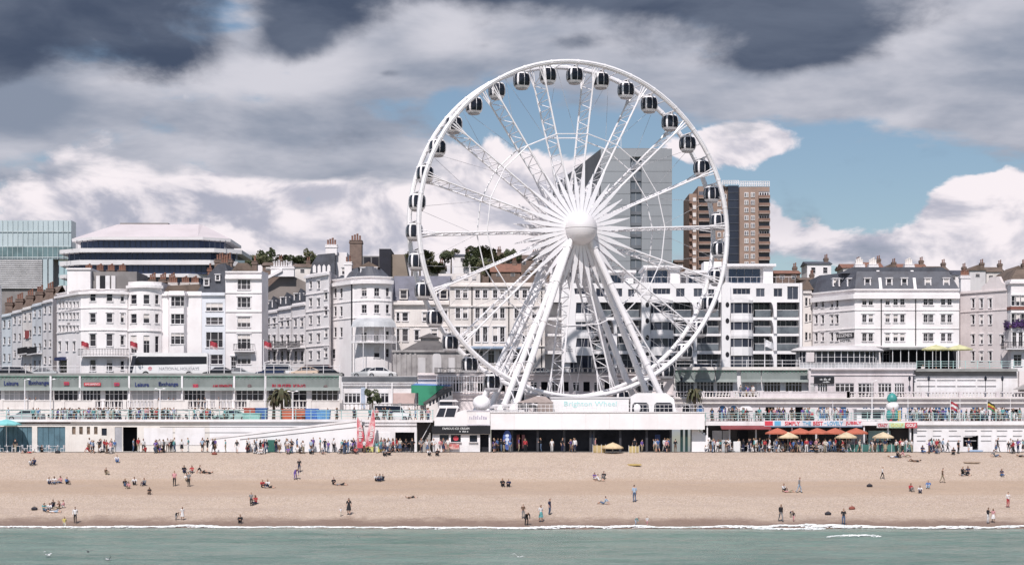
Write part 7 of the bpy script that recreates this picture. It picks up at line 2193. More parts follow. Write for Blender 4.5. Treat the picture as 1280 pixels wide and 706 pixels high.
def sit(knees=1.0, back=0.0, chair=False):
    if chair:
        J = dict(pelvis=(0, 0, .52), spine=(0, -.02, .72), chest=(0, -.04, .93), neck=(0, -.05, 1.09), head=(0, -.07, 1.15))
        for s, sg in (('L', 1), ('R', -1)):
            J[s + 'sh'] = (sg * .185, -.03, 1.02); J[s + 'el'] = (sg * .25, -.10, .76); J[s + 'wr'] = (sg * .16, -.30, .68); J[s + 'ha'] = (sg * .12, -.38, .67)
            J[s + 'hip'] = (sg * .1, -.04, .50); J[s + 'kn'] = (sg * .13, -.44, .50); J[s + 'an'] = (sg * .13, -.46, .09); J[s + 'toe'] = (sg * .14, -.61, .04)
        return J
    J = dict(pelvis=(0, 0, .12), spine=(0, .03 + back * .1, .32), chest=(0, .02 + back * .22, .53), neck=(0, back * .28 - .02, .68), head=(0, -.05 + back * .28, .74))
    for s, sg in (('L', 1), ('R', -1)):
        J[s + 'sh'] = (sg * .185, back * .25 - .01, .61)
        if back > .3: J[s + 'el'] = (sg * .24, .28 + back * .15, .34); J[s + 'wr'] = (sg * .22, .36 + back * .2, .09); J[s + 'ha'] = (sg * .22, .34 + back * .2, .04)
        else: J[s + 'el'] = (sg * .26, -.16, .42); J[s + 'wr'] = (sg * .12, -.36, .40); J[s + 'ha'] = (sg * .06, -.42, .40)
        J[s + 'hip'] = (sg * .1, -.03, .12)
        J[s + 'kn'] = (sg * .14, -.40 - .08 * (1 - knees), .12 + .36 * knees); J[s + 'an'] = (sg * .12, -.52 - .38 * (1 - knees), .07); J[s + 'toe'] = (sg * .13, -.66 - .30 * (1 - knees), .05 + .12 * (1 - knees))
    return J


def lie():
    J = dict(pelvis=(0, 0, .12), spine=(-.2, 0, .13), chest=(-.42, 0, .14), neck=(-.58, 0, .16), head=(-.64, 0, .18), look=(-.1, -.3, 1))
    for s, sg in (('L', 1), ('R', -1)):
        J[s + 'sh'] = (-.50, sg * .185, .13); J[s + 'el'] = (-.28, sg * .33, .08); J[s + 'wr'] = (-.06, sg * .30, .06); J[s + 'ha'] = (.03, sg * .28, .06)
        J[s + 'hip'] = (.06, sg * .1, .11); J[s + 'kn'] = (.46, sg * .12, .10 + (.24 if sg > 0 else 0)); J[s + 'an'] = (.80 - (.12 if sg > 0 else 0), sg * .13, .07); J[s + 'toe'] = (.87 - (.1 if sg > 0 else 0), sg * .16, .16 if sg < 0 else .05)
    return J


def stoop():
    J = dict(pelvis=(0, .10, .85), spine=(0, -.02, 1.02), chest=(0, -.22, 1.12), neck=(0, -.38, 1.16), head=(0, -.43, 1.16), look=(0, -.7, -.7))
    for s, sg in (('L', 1), ('R', -1)):
        J[s + 'sh'] = (sg * .185, -.30, 1.08); J[s + 'el'] = (sg * .22, -.36, .80); J[s + 'wr'] = (sg * .16, -.46, .58); J[s + 'ha'] = (sg * .13, -.5, .50)
        J[s + 'hip'] = (sg * .1, .08, .80); J[s + 'kn'] = (sg * .12, -.08, .46); J[s + 'an'] = (sg * .12, .04, .09); J[s + 'toe'] = (sg * .14, -.12, .04)
    return J


POSE = {
    'stand': figure('person', stand()), 'standf': figure('person', stand(), True, sleeves=True), 'walk': figure('person', stand(.02, .24, .18), sleeves=True),
    'walks': figure('person', stand(.02, .20, .15), shorts=True), 'dress': figure('person', stand(0, .08, .05), True, True), 'akimbo': figure('person', stand(akimbo=True)),
    'hold': figure('person', stand(hold=True), sleeves=True), 'sit': figure('person', sit(), sleeves=True), 'sitf': figure('person', sit(.35, 0), True), 'recline': figure('person', sit(.55, 1.0), shorts=True),
    'lie': figure('person', lie(), shorts=True), 'stoop': figure('person', stoop(), sleeves=True),
}
PTXT = {'stand': 'standing', 'standf': 'long-haired, standing', 'walk': 'walking', 'walks': 'walking bare-legged', 'dress': 'standing', 'akimbo': 'hands on hips', 'hold': 'hands at chest',
        'sit': 'sitting', 'sitf': 'long-haired, sitting', 'recline': 'leaning back', 'lie': 'lying', 'stoop': 'bending'}
CL = {'black': (.018, .018, .022), 'navy': (.02, .028, .075), 'white': (.72, .70, .70), 'grey': (.22, .22, .23), 'red': (.42, .04, .05), 'blue': (.07, .16, .38), 'teal': (.12, .33, .34), 'pink': (.58, .28, .30),
      'purple': (.16, .10, .34), 'yellow': (.62, .50, .16), 'brown': (.15, .09, .06), 'khaki': (.34, .29, .21), 'green': (.08, .22, .12), 'cream': (.62, .56, .48), 'denim': (.085, .13, .22), 'orange': (.52, .19, .06), 'pale blue': (.36, .46, .58)}
def clm(k): return mat('cloth_' + k.replace(' ', '_'), CL[k], .85, .12, 4.0)
SKIN = [mat('skin_%d' % i, c, .55, .06, 5.0) for i, c in enumerate(((.58, .36, .27), (.50, .30, .22), (.32, .18, .12), (.62, .41, .33)))]
HAIR = [mat('hair_%d' % i, c, .6, .15, 8.0) for i, c in enumerate(((.02, .016, .014), (.07, .042, .028), (.26, .18, .10), (.16, .09, .05)))]
SHOE = mat('shoes', (.03, .03, .03), .6, .2, 6.0)
PR = random.Random(11)
PLAB = {}
HNAME = ['black-haired', 'brown-haired', 'fair-haired', 'auburn-haired']


def person(pose, x, y, z, rot, top, bottom, where, scale=1.0, skin=None):
    o = bpy.data.objects.new('person', POSE[pose]); COL.objects.link(o)
    o.location = (x, y, z); o.rotation_euler = (0, 0, R(rot)); s = scale * PR.uniform(.96, 1.03); o.scale = (s, s, s)
    kid = 'child' if scale < .8 else 'person'
    t = PTXT[pose]
    hs = [0, 1, 2, 3]; PR.shuffle(hs)
    for h in hs:                                 # neighbours in like clothes get different hair
        lab = '%s %s in %s top, %s %s, %s %s' % (HNAME[h], kid, top, bottom, 'skirt' if pose == 'dress' else 'bottoms', t, where)
        if lab not in PLAB: break
    PLAB[lab] = 1
    for i, m in enumerate((skin or PR.choice(SKIN[:2] + SKIN), clm(top), clm(bottom), SHOE, HAIR[h])):
        o.material_slots[i].link = 'OBJECT'; o.material_slots[i].material = m
    o['label'] = lab; o['category'] = kid; o['group'] = 'people ' + where
    return o


def on_beach(pose, px, py, top, bottom, where, rot=0, scale=1.0):
    d = beach_d(py); x = PX(px, d)
    return person(pose, x, d, ground_z(x, d) + (.0 if pose not in ('sit', 'sitf', 'recline', 'lie') else -.01), rot, top, bottom, where, scale)


BE = [  # pose, column, row of the feet, top, bottom, turn, scale
    ('sit', 38, 581, 'white', 'grey', 20, .8), ('sit', 43, 581, 'navy', 'navy', -10, 1), ('sit', 61, 604, 'white', 'navy', 30, .9), ('sitf', 68, 604, 'white', 'denim', 0, .95), ('sitf', 76, 603, 'pink', 'denim', -30, 1), ('sit', 83, 604, 'blue', 'black', 60, .9),
    ('lie', 34, 566, 'red', 'black', 180, 1), ('stand', 19, 565, 'black', 'khaki', 180, 1), ('sit', 52, 565, 'black', 'black', 20, 1),
    ('sitf', 55, 638, 'teal', 'denim', 40, 1), ('sit', 62, 638, 'white', 'grey', 0, 1), ('sit', 67, 634, 'black', 'navy', -20, 1), ('sitf', 74, 636, 'brown', 'khaki', -50, 1), ('sit', 80, 635, 'pink', 'white', -70, .95), ('lie', 68, 639.5, 'white', 'pale blue', 0, .95),
    ('walk', 94, 653, 'white', 'black', 10, .95), ('walks', 80.5, 660.5, 'yellow', 'cream', 20, .80),
    ('sit', 146, 577, 'white', 'blue', 20, 1), ('sit', 132, 592, 'brown', 'khaki', 60, .9), ('sit', 156, 607, 'black', 'denim', 30, 1), ('sitf', 161, 610, 'pink', 'khaki', -10, .9), ('sit', 168, 605, 'white', 'black', 10, 1), ('sit', 181, 606, 'grey', 'navy', -30, 1), ('sitf', 187, 617, 'black', 'brown', 0, .85),
    ('stand', 218, 606, 'pink', 'black', 10, 1), ('sit', 230, 590, 'black', 'navy', 20, 1), ('sitf', 240, 590, 'red', 'grey', -10, 1), ('sit', 233, 600, 'white', 'khaki', 20, .9), ('stand', 236, 607, 'grey', 'black', -20, .95), ('recline', 252, 590, 'black', 'black', 90, 1), ('lie', 258, 590.5, 'black', 'black', 180, 1),
    ('stand', 374, 589, 'black', 'navy', 0, .95), ('stoop', 369, 597, 'purple', 'purple', 40, 1), ('sit', 328, 608, 'red', 'black', 20, 1), ('sit', 335, 608, 'white', 'navy', -20, 1), ('lie', 336, 609, 'grey', 'black', 0, .9),
    ('stand', 314, 631, 'grey', 'black', 10, .85), ('sitf', 319.5, 629, 'red', 'navy', -20, 1.05), ('stoop', 220, 650, 'black', 'grey', 60, .7), ('dress', 228, 650, 'white', 'white', 20, .8), ('sit', 300.5, 652, 'black', 'black', 0, 1),
    ('sit', 417, 604, 'black', 'black', 10, .95), ('lie', 426, 605, 'grey', 'black', 0, .95), ('sit', 470, 600, 'white', 'black', 20, .9), ('sit', 475, 601, 'grey', 'navy', -10, 1), ('sit', 479, 600, 'black', 'denim', -30, .9),
    ('dress', 436, 643, 'black', 'black', 0, 1.0), ('stand', 426, 644, 'white', 'cream', 30, .55), ('lie', 514, 621, 'brown', 'black', 20, .8),
    ('sit', 480, 569, 'grey', 'black', 20, 1), ('sitf', 487, 568.5, 'black', 'black', -30, 1), ('sit', 536, 569, 'white', 'black', 20, .9), ('sit', 547, 569, 'black', 'black', -10, 1),
    ('sit', 628, 607.5, 'black', 'black', 10, 1), ('sit', 636, 607.5, 'navy', 'black', -10, 1), ('sitf', 743, 600, 'purple', 'white', 20, .95), ('sit', 755, 599, 'black', 'grey', -20, 1), ('recline', 749, 602, 'white', 'cream', 60, .9),
    ('stand', 654, 648, 'brown', 'grey', 10, .9), ('stoop', 658, 656, 'black', 'black', 20, 1.05), ('dress', 676, 652, 'white', 'teal', 30, 1.05), ('stand', 687, 644, 'navy', 'denim', 60, 1), ('recline', 755, 631, 'pale blue', 'denim', 250, 1), ('stand', 793, 628, 'pale blue', 'denim', 200, 1.05), ('stoop', 794.5, 656, 'teal', 'pale blue', 70, .62), ('walks', 809, 658, 'white', 'pink', -40, .62),
    ('sit', 979, 613, 'white', 'black', 40, 1), ('lie', 986, 614, 'pink', 'khaki', 0, .9), ('walk', 999, 615, 'grey', 'pale blue', 60, 1), ('walk', 976, 652, 'black', 'grey', 20, 1.05), ('stoop', 988, 647, 'navy', 'khaki', 40, .55), ('walk', 992, 652, 'black', 'pink', -30, .6),
    ('stand', 1054.5, 656, 'black', 'denim', 0, 1), ('walk', 1103, 599, 'white', 'black', 60, .8), ('lie', 1118, 573, 'white', 'denim', 0, 1), ('sit', 1122, 573, 'black', 'black', 20, .9), ('recline', 1131, 572, 'pink', 'khaki', 70, 1), ('lie', 1143, 578, 'black', 'brown', 160, 1), ('sitf', 1153, 566, 'navy', 'blue', 10, 1.05),
    ('sit', 1138, 614, 'red', 'grey', 20, 1), ('sit', 1150, 616, 'white', 'navy', -10, .95), ('sit', 1160.5, 610, 'blue', 'pale blue', -20, 1), ('walk', 1178, 604, 'brown', 'khaki', 60, 1), ('sit', 1203, 594, 'black', 'black', 20, 1), ('sitf', 1210, 594, 'navy', 'black', -20, 1), ('lie', 1206, 596, 'grey', 'black', 0, .9),
    ('sitf', 1252, 596, 'navy', 'blue', 0, .9), ('recline', 1244, 571, 'grey', 'denim', 100, 1), ('lie', 1279, 571, 'black', 'grey', 0, 1), ('hold', 1260, 635, 'white', 'red', 10, .95), ('hold', 1235, 656, 'black', 'white', 40, .95), ('dress', 1241.5, 655, 'pink', 'white', -10, .85), ('sit', 1170, 567, 'grey', 'denim', 20, 1), ('sitf', 1192, 568, 'black', 'black', -20, 1),
    ('walk', 1247, 562, 'black', 'black', 60, 1), ('stand', 1198, 567, 'black', 'black', 40, 1),
]


def where_of(px, py):
    if py > 640: return 'at the water\'s edge'
    if py > 618: return 'on the lower shingle'
    if py > 598: return 'beside the tide strip'
    if py > 574: return 'on the upper shingle'
    return 'near the beach walls'


for (po, px, py, tp, bt, rot, sc) in BE: on_beach(po, px, py, tp, bt, where_of(px, py), rot, sc)

PAL_T = ['black', 'navy', 'white', 'grey', 'red', 'blue', 'pink', 'white', 'black', 'teal', 'cream', 'pale blue', 'purple', 'black', 'white']
PAL_B = ['black', 'denim', 'navy', 'khaki', 'grey', 'black', 'denim', 'white', 'brown']


def crowd(n, px0, px1, d0, d1, z, where, poses, seed, avoid=()):
    r = random.Random(seed); xs = []
    for i in range(n):
        for _ in range(30):
            px = r.uniform(px0, px1); d = r.uniform(d0, d1)
            if all(abs(PX(px, d) - a) > .45 or abs(d - b) > .6 for a, b in xs) and not any(a < px < b for a, b in avoid): break
        xs.append((PX(px, d), d))
        person(r.choice(poses), PX(px, d), d, z(PX(px, d), d) if callable(z) else z, r.choice([0, 20, -30, 90, -90, 180, 150, 40, -60]), r.choice(PAL_T), r.choice(PAL_B), where, r.choice([1, 1, 1, .95, 1.02, .9]))


ST = ['stand', 'standf', 'walk', 'walks', 'akimbo', 'hold', 'dress', 'stand']
ZW = lambda x, d: 6.975 if d > 222.6 else ground_z(x, d)
crowd(14, 105, 262, 222.4, 224.9, ZW, 'by the western arches', ST, 1)
crowd(28, 262, 450, 221.2, 223.3, ZW, 'in front of the white ramp', ST + ['sit', 'sitf'], 2)
crowd(10, 462, 522, 222.3, 224.2, ZW, 'outside the white block', ST, 3)
crowd(8, 526, 560, 221.8, 223.2, ZW, 'at the ice cream kiosk', ST, 4)
crowd(13, 618, 850, 222.2, 223.2, ZW, 'before the shaded undercroft', ST, 5, ((745, 785),))
crowd(30, 918, 1062, 221.8, 225.3, ZW, 'among the cafe tables', ST + ['sit'], 6)
crowd(7, 1070, 1142, 222.2, 223.0, ZW, 'beside the green windbreak', ST, 7)
crowd(5, 1150, 1275, 222.8, 225, ZW, 'by the white eastern wall', ST, 8)
crowd(20, 70, 270, 226.8, 233, ZDECK, 'behind the western teal railing', ST, 9)
crowd(10, 400, 536, 227, 235, ZDECK, 'near the white minibus', ST, 10)
crowd(4, 5, 60, 227, 229, ZDECK, 'beside the promenade saloon', ST, 14)
crowd(14, 885, 1060, 227, 234, ZDECK, 'behind the lettered banner', ST, 12)
crowd(20, 1100, 1278, 226.8, 234, ZDECK, 'by the eastern flagpoles', ST, 13)
crowd(5, 925, 942, 246.8, 248, PZ(496.5, DA), 'on the eastern arcade terrace', ST, 15)
crowd(3, 32, 46, 246.7, 247.6, PZ(511.5, DA), 'under the leisure sign', ST, 16)
crowd(8, 1118, 1200, 250.2, 253.5, 16.9, 'under the hotel terrace parasols', ST, 17)
crowd(6, 198, 300, 246.8, 247.9, PZ(511.5, DA), 'by the green-canopied shops', ST, 18)


def far_crowd(zones):
    """everyone past the three hundred individuals, as one object"""
    r = random.Random(77); keys = list(CL)
    mats = SKIN + [clm(k) for k in keys] + [SHOE] + HAIR
    ci = {k: 4 + i for i, k in enumerate(keys)}; ns = 4 + len(keys)
    G = {}
    for k, me in POSE.items():
        co = np.zeros(len(me.vertices) * 3); me.vertices.foreach_get('co', co)
        li = np.zeros(len(me.loops), int); me.loops.foreach_get('vertex_index', li)
        tt = np.zeros(len(me.polygons), int); me.polygons.foreach_get('loop_total', tt)
        mi = np.zeros(len(me.polygons), int); me.polygons.foreach_get('material_index', mi)
        G[k] = (co.reshape(-1, 3), li, tt, mi)
    V, L, T, M, off = [], [], [], [], 0
    for n, px0, px1, d0, d1, z, poses in zones:
        cs = [r.uniform(px0, px1) for _ in range(max(3, n // 5))]
        for i in range(n):
            px, d = min(px1, max(px0, r.gauss(r.choice(cs), 7))), r.uniform(d0, d1); x = PX(px, d); zz = z(x, d) if callable(z) else z
            co, li, tt, mi = G[r.choice(poses)]; a = r.uniform(0, 6.28); s = r.uniform(.85, 1.03)
            c, q = math.cos(a) * s, math.sin(a) * s
            V.append(np.stack([co[:, 0] * c - co[:, 1] * q + x, co[:, 0] * q + co[:, 1] * c + d, co[:, 2] * s + zz], 1))
            L.append(li + off); T.append(tt); off += len(co)
            lut = np.array([r.randrange(4), ci[r.choice(PAL_T)], ci[r.choice(PAL_B)], ns, ns + 1 + r.randrange(4)]); M.append(lut[mi])
    V, L, T, M = (np.concatenate(q) for q in (V, L, T, M))
    me = bpy.data.meshes.new('crowd'); me.vertices.add(len(V)); me.vertices.foreach_set('co', V.ravel())
    me.loops.add(len(L)); me.loops.foreach_set('vertex_index', L)
    me.polygons.add(len(T)); me.polygons.foreach_set('loop_start', np.concatenate([[0], np.cumsum(T)[:-1]])); me.polygons.foreach_set('loop_total', T); me.polygons.foreach_set('material_index', M)
    me.update(calc_edges=True); me.validate()
    me.polygons.foreach_set('use_smooth', [True] * len(me.polygons))
    for m in mats: me.materials.append(m)
    o = bpy.data.objects.new('crowd', me); COL.objects.link(o)
    tag(o, 'dense mixed crowd along the promenades and the back of the beach', 'crowd', kind='stuff')
    print('crowd faces', len(T))


far_crowd([(75, 62, 300, 227, 234, ZDECK, ST), (18, 400, 540, 227, 235, ZDECK, ST), (55, 95, 455, 220.6, 223.2, ZW, ST + ['sit', 'sitf', 'sit', 'recline']), (14, 455, 560, 221.5, 223.4, ZW, ST + ['sit']),
           (16, 618, 850, 221.8, 223.4, ZW, ST + ['sit']), (85, 880, 1140, 221.4, 225.4, ZW, ST + ['sit', 'sitf']), (45, 885, 1090, 227, 233, ZDECK, ST), (55, 1120, 1280, 226.9, 234, ZDECK, ST), (16, 1145, 1280, 220.5, 224, ZW, ST + ['sit', 'lie'])])
# ------------------------------------------------------------------ vehicles
TYRE = mat('tyre', (.018, .018, .018), .8); RIM = mat('alloy', (.45, .45, .47), .35, metal=.6)
def paint(n, c): return mat('car_paint_' + n, c, .22, .03, .5, spec=.5)
PAINT = {'white': (.78, .77, .77), 'silver': (.48, .49, .50), 'black': (.012, .012, .015), 'red': (.16, .012, .02), 'dark red': (.09, .01, .018), 'navy': (.02, .03, .07), 'cream': (.62, .48, .38), 'grey': (.16, .165, .175), 'pale green': (.40, .55, .52)}
WHEEL = MB(); WHEEL.tube((0, -.11, 0), (0, .11, 0), .32, n=18); WHEELM = WHEEL.mesh('wheel'); WHEELM.materials.append(TYRE)
RIMB = MB(); RIMB.tube((0, -.125, 0), (0, .125, 0), .20, n=12); RIMM = RIMB.mesh('rim'); RIMM.materials.append(RIM)
CARS = {
    'hatch': dict(L=[(-2.0, .62, 0), (-1.9, .74, 0), (-1.0, .90, 0), (-.25, .94, 1.43), (.95, .96, 1.45), (1.75, .97, 1.12), (1.98, .90, 0), (2.02, .5, 0)], w=.86),
    'saloon': dict(L=[(-2.3, .60, 0), (-2.2, .72, 0), (-1.05, .86, 0), (-.25, .90, 1.38), (.85, .92, 1.38), (1.55, .95, 0), (2.25, .92, 0), (2.32, .5, 0)], w=.88),
    'van': dict(L=[(-2.4, .75, 0), (-2.3, .95, 0), (-1.75, 1.08, 0), (-1.15, 1.12, 1.92), (2.2, 1.12, 1.98), (2.36, 1.1, 1.6), (2.42, .6, 0)], w=.94),
}


def car_meshes(kind):
    S_ = CARS[kind]; L, w = S_['L'], S_['w']
    b = MB(); g = MB()
    sec = []
    for x, belt, roof in L: sec.append((x, belt, roof))
    for (x0, h0, r0), (x1, h1, r1) in zip(sec, sec[1:]):
        for s in (-1, 1):
            A = lambda x, y, z: (x, s * y, z)
            b.quad(A(x0, w * .94, .22), A(x1, w * .94, .22), A(x1, w, min(.6, h1)), A(x0, w, min(.6, h0)))
            b.quad(A(x0, w, min(.6, h0)), A(x1, w, min(.6, h1)), A(x1, w * .97, h1), A(x0, w * .97, h0))
        b.quad((x0, -w * .97, h0), (x1, -w * .97, h1), (x1, w * .97, h1), (x0, w * .97, h0))
        ra, rb = max(r0, h0), max(r1, h1)
        if r0 or r1:
            wa, wb = (w * .80 if r0 else w * .95), (w * .80 if r1 else w * .95)
            tgt = b if (r0 and r1) else g
            tgt.quad((x0, -wa, ra), (x1, -wb, rb), (x1, wb, rb), (x0, wa, ra))
            for s in (-1, 1):
                g.quad((x0, s * w * .96, h0 + .01), (x1, s * w * .96, h1 + .01), (x1, s * wb, rb - .01), (x0, s * wa, ra - .01))
                b.tube((x0, s * wa, ra), (x1, s * wb, rb), .035, n=4)
                if r1: b.tube((x1, s * w * .965, h1), (x1, s * wb, rb), .04, n=4)
    x0, x1 = L[0], L[-1]
    b.quad((x0[0], -w * .94, .22), (x0[0], w * .94, .22), (x0[0], w * .97, x0[1]), (x0[0], -w * .97, x0[1])); b.quad((x1[0], -w * .94, .22), (x1[0], w * .94, .22), (x1[0], w * .97, x1[1]), (x1[0], -w * .97, x1[1]))
    b.quad((x0[0], -w * .94, .22), (x1[0], -w * .94, .22), (x1[0], w * .94, .22), (x0[0], w * .94, .22))
    lt = MB()
    for s in (-1, 1): lt.box(x0[0] - .02, x0[0] + .12, s * w * .62 - .16, s * w * .62 + .16, x0[1] - .16, x0[1] - .02)
    bm, gm, lm = b.mesh('body'), g.mesh('windows'), lt.mesh('headlights')
    bm.materials.append(None); gm.materials.append(DGLASS); lm.materials.append(mat('lamp_glass', (.6, .6, .6), .15))
    return bm, gm, lm, w, (L[1][0] + .65, L[-2][0] - .55)


CM = {k: car_meshes(k) for k in CARS}


def car(kind, colour, px, d, z, rot, label, group=None):
    bm, gm, lm, w, ax = CM[kind]
    root = thing('parked_car' if kind != 'van' else 'van', label, 'car' if kind != 'van' else 'van', (PX(px, d), d, z), group, R(rot))
    b = inst(bm, 'body', root, (0, 0, 0)); b.material_slots[0].link = 'OBJECT'; b.material_slots[0].material = paint(colour.replace(' ', '_'), PAINT[colour])
    inst(gm, 'windows', root, (0, 0, 0)); inst(lm, 'headlights', root, (0, 0, 0))
    for x in ax:
        for s in (-1, 1):
            wh = inst(WHEELM, 'wheel', root, (x, s * (w - .08), .32)); inst(RIMM, 'rim', wh, (0, 0, 0))
    return root


GR = 'cars parked along the upper road'
for k, c, px, d, rot, lab in (
    ('hatch', 'black', 8, 251.4, 0, 'black hatchback on the upper road at the far western railing'), ('hatch', 'black', 24, 252, 180, 'second black hatchback parked next to the first on the upper road'), ('saloon', 'silver', 52, 253, 0, 'silver saloon on the upper road before the side street'),
    ('hatch', 'black', 272, 252, 0, 'black hatchback behind the upper railing near the tall white house'), ('saloon', 'silver', 300, 252.6, 180, 'silver saloon parked in front of the tall white house'),
    ('hatch', 'navy', 338, 250.9, 0, 'dark blue hatchback by the railing at the middle side street'), ('van', 'white', 352, 256, 180, 'white people carrier behind the dark blue hatchback'), ('saloon', 'red', 356, 261, 0, 'red saloon parked deep in the middle side street'),
    ('van', 'dark red', 392, 257.5, 0, 'dark red off-roader at the corner of the middle side street'), ('hatch', 'cream', 380, 250.7, 0, 'cream hatchback against the upper railing'), ('hatch', 'black', 412, 254, 180, 'black hatchback beside the dark red off-roader'),
    ('saloon', 'silver', 460, 252, 0, 'silver saloon outside the verandah house'), ('hatch', 'white', 478, 251.5, 180, 'white hatchback next to the stone lodge'),
    ('saloon', 'silver', 672, 252, 0, 'silver saloon passing behind the wheel legs'), ('saloon', 'black', 858, 251.2, 0, 'black saloon below the apartment block'), ('van', 'white', 884, 253.5, 180, 'white van parked below the apartment block'), ('hatch', 'white', 900, 250.8, 0, 'white hatchback in front of the white van'),
    ('hatch', 'silver', 760, 254, 0, 'silver hatchback seen between the wheel legs')):
    car(k, c, px, d, 16.9, rot, lab, GR)
GP = 'vehicles on the promenade'
car('saloon', 'silver', 32, 229, ZDECK, 0, 'silver saloon on the promenade above the blue-grey shutters', GP)
car('saloon', 'pale green', 289, 230, ZDECK, 0, 'pale green saloon on the promenade near the coloured containers', GP)
car('van', 'white', 490, 230, ZDECK, 180, 'white minibus on the promenade beside the leafy tree', GP)


def coach():
    d = 252.6; L = 10.9
    root = thing('coach', 'white touring coach with black window band and holiday lettering on its side', 'coach', (PX(211, d), d, 16.9))
    x0 = PX(211, d) - L / 2; x1 = x0 + L; z = 16.9
    mb = MB(); mb.prism([(x0 + .1, z + .35), (x1, z + .35), (x1, z + 3.35), (x1 - .15, z + 3.5), (x0 + 1.0, z + 3.5), (x0 + .35, z + 3.2), (x0, z + 1.3)], d, d + 2.5); mb.build('body', paint('white', PAINT['white']), root)
    mb = MB(); mb.prism([(x0 + .5, z + 1.75), (x1 - .12, z + 1.95), (x1 - .12, z + 3.0), (x0 + 1.1, z + 3.0), (x0 + .6, z + 2.6)], d - .012, d + 2.512); mb.build('window_band', DGLASS, root)
    mb = MB(); mb.prism([(x0 - .01, z + .7), (x0 + .30, z + .7), (x0 + .95, z + 3.1), (x0 + .36, z + 3.1), (x0 + .0, z + 1.5)], d - .015, d + 2.515); mb.build('windscreen', DGLASS, root)
    mb = MB(); mb.box(x0 + .3, x1 - .05, d - .01, d + 2.51, z + .28, z + .42); mb.build('skirt', BLACK, root)
    text(root, 'NATIONAL HOLIDAYS', (PX(224, d), d - .02, z + 1.30), .42, mat('grey_letters', (.3, .3, .3)), 5.6, bold=.01)
    mb = MB(); mb.prism([(PX(187.5, d) + .3 * math.cos(i * .52), z + 1.3 + .3 * math.sin(i * .52)) for i in range(12)], d - .02, d - .002); mb.build('round_emblem', mat('pink_emblem', (.55, .25, .28), .5), root)
    for x in (x0 + 2.2, x1 - 2.6):
        for y in (d + .1, d + 2.4):
            w_ = inst(WHEELM, 'wheel', root, Vector((x, y, z + .48)) - wloc(root)); w_.scale = (1.5, 1.5, 1.5); inst(RIMM, 'rim', w_, (0, 0, 0))
    for y in (d - .25,):
        mb = MB(); mb.box(x0 - .1, x0 + .1, y, y + .2, z + 2.2, z + 2.9); mb.build('mirror', BLACK, root)


coach()


# ------------------------------------------------------------------ promenade furniture
def container(px, d, w, h, col, label):
    o = thing('storage_container', label, 'container', (PX(px, d), d, ZDECK), 'coloured containers on the promenade')
    x0, x1 = PX(px, d) - w / 2, PX(px, d) + w / 2; m = mat('container_' + label.split()[0], col, .5, .12, .8)
    mb = MB(); mb.prism([(x0 + .12, ZDECK), (x1 - .12, ZDECK), (x1, ZDECK + h), (x0, ZDECK + h)], d, d + 1.5); mb.build('body', m, o)
    for i in range(6):
        x = x0 + .2 + (w - .4) * i / 5; mb = MB(); mb.box(x - .04, x + .04, d - .05, d - .003, ZDECK + .12, ZDECK + h - .1); mb.build('rib', m, o)
    mb = MB(); mb.box(x0 - .05, x1 + .05, d - .06, d + 1.56, ZDECK + h + .003, ZDECK + h + .1); mb.build('lid', m, o)


container(314, 228.3, 2.3, .95, (.30, .55, .50), 'mint green low container in front of the red one')
container(312, 231, 1.5, 1.6, (.48, .10, .07), 'red container behind the mint green one')
container(326, 231, 1.5, 1.6, (.07, .16, .42), 'blue container with red edge beside the lamp post')
container(367, 229.5, 3.0, 1.45, (.50, .13, .07), 'orange-red long container under the palm')
container(389, 229.5, 1.6, 1.5, (.08, .20, .55), 'cobalt blue container next to the orange-red one')
container(404, 229.2, 1.7, 1.35, (.14, .34, .62), 'lighter blue container at the end of the row')


def lamp_post(px, d, z0, ytop, label, heads=2, m=METAL, group='white lamp posts on the promenade'):
    x = PX(px, d); zt = PZ(ytop, d)
    o = thing('lamp_post', label, 'lamp post', (x, d, z0), group)
    mb = MB(); mb.tube((x, d, z0), (x, d, z0 + .8), .12, .10, 8); mb.tube((x, d, z0 + .8), (x, d, zt), .085, .06, 8); mb.build('pole', m, o)
    for s in ((-1, 1) if heads == 2 else (1,)):
        mb = MB(); mb.tube((x, d, zt - .1), (x + s * .45, d, zt + .05), .04, n=5); mb.lathe([(.03, .12), (.16, .08), (.24, 0), (.10, -.05)], (x + s * .5, d, zt), 10); mb.build('lamp_head', m, o)


lamp_post(200, 227.0, PZ(523.8, DW), 486, 'white twin-headed lamp post by the railing above the dark doorway')
lamp_post(366, 227.0, PZ(523.8, DW), 489, 'white lamp post beside the orange-red container')
lamp_post(1090, 227.0, PZ(526, DW), 476, 'tall white mast by the golf figure', 1)
for px, lab in ((63, 'pale lamp standard dividing the western fascia signs'), (331, 'tall white lamp standard rising past the fascia by the containers'), (31, 'slim lamp standard by the leisure sign')):
    lamp_post(px, 245.0, ZDECK, 452 if px == 331 else 474, lab, 1, METAL, 'lamp standards before the western arcade')
for px, lab in ((1137, 'black lantern post at the corner of the pink terrace block'), (1161, 'black lantern post midway along the panelled wall'), (1232, 'black lantern post near the end of the panelled wall'), (1253, 'short black lantern post by the stone gatehouse'), (852, 'black lantern post at the first green canopy')):
    d = DA + .1; x = PX(px, d); z0 = PZ(489, d)
    o = thing('lantern_post', lab, 'lantern', (x, d, z0), 'black lantern posts on the balustrade')
    mb = MB(); mb.tube((x, d, z0), (x, d, z0 + 1.4), .05, n=6); mb.build('pole', BLACK, o)
    mb = MB(); mb.lathe([(.08, 1.4), (.16, 1.55), (.20, 1.9), (.05, 2.1)], (x, d, z0), 8); mb.build('lantern', DGLASS, o)


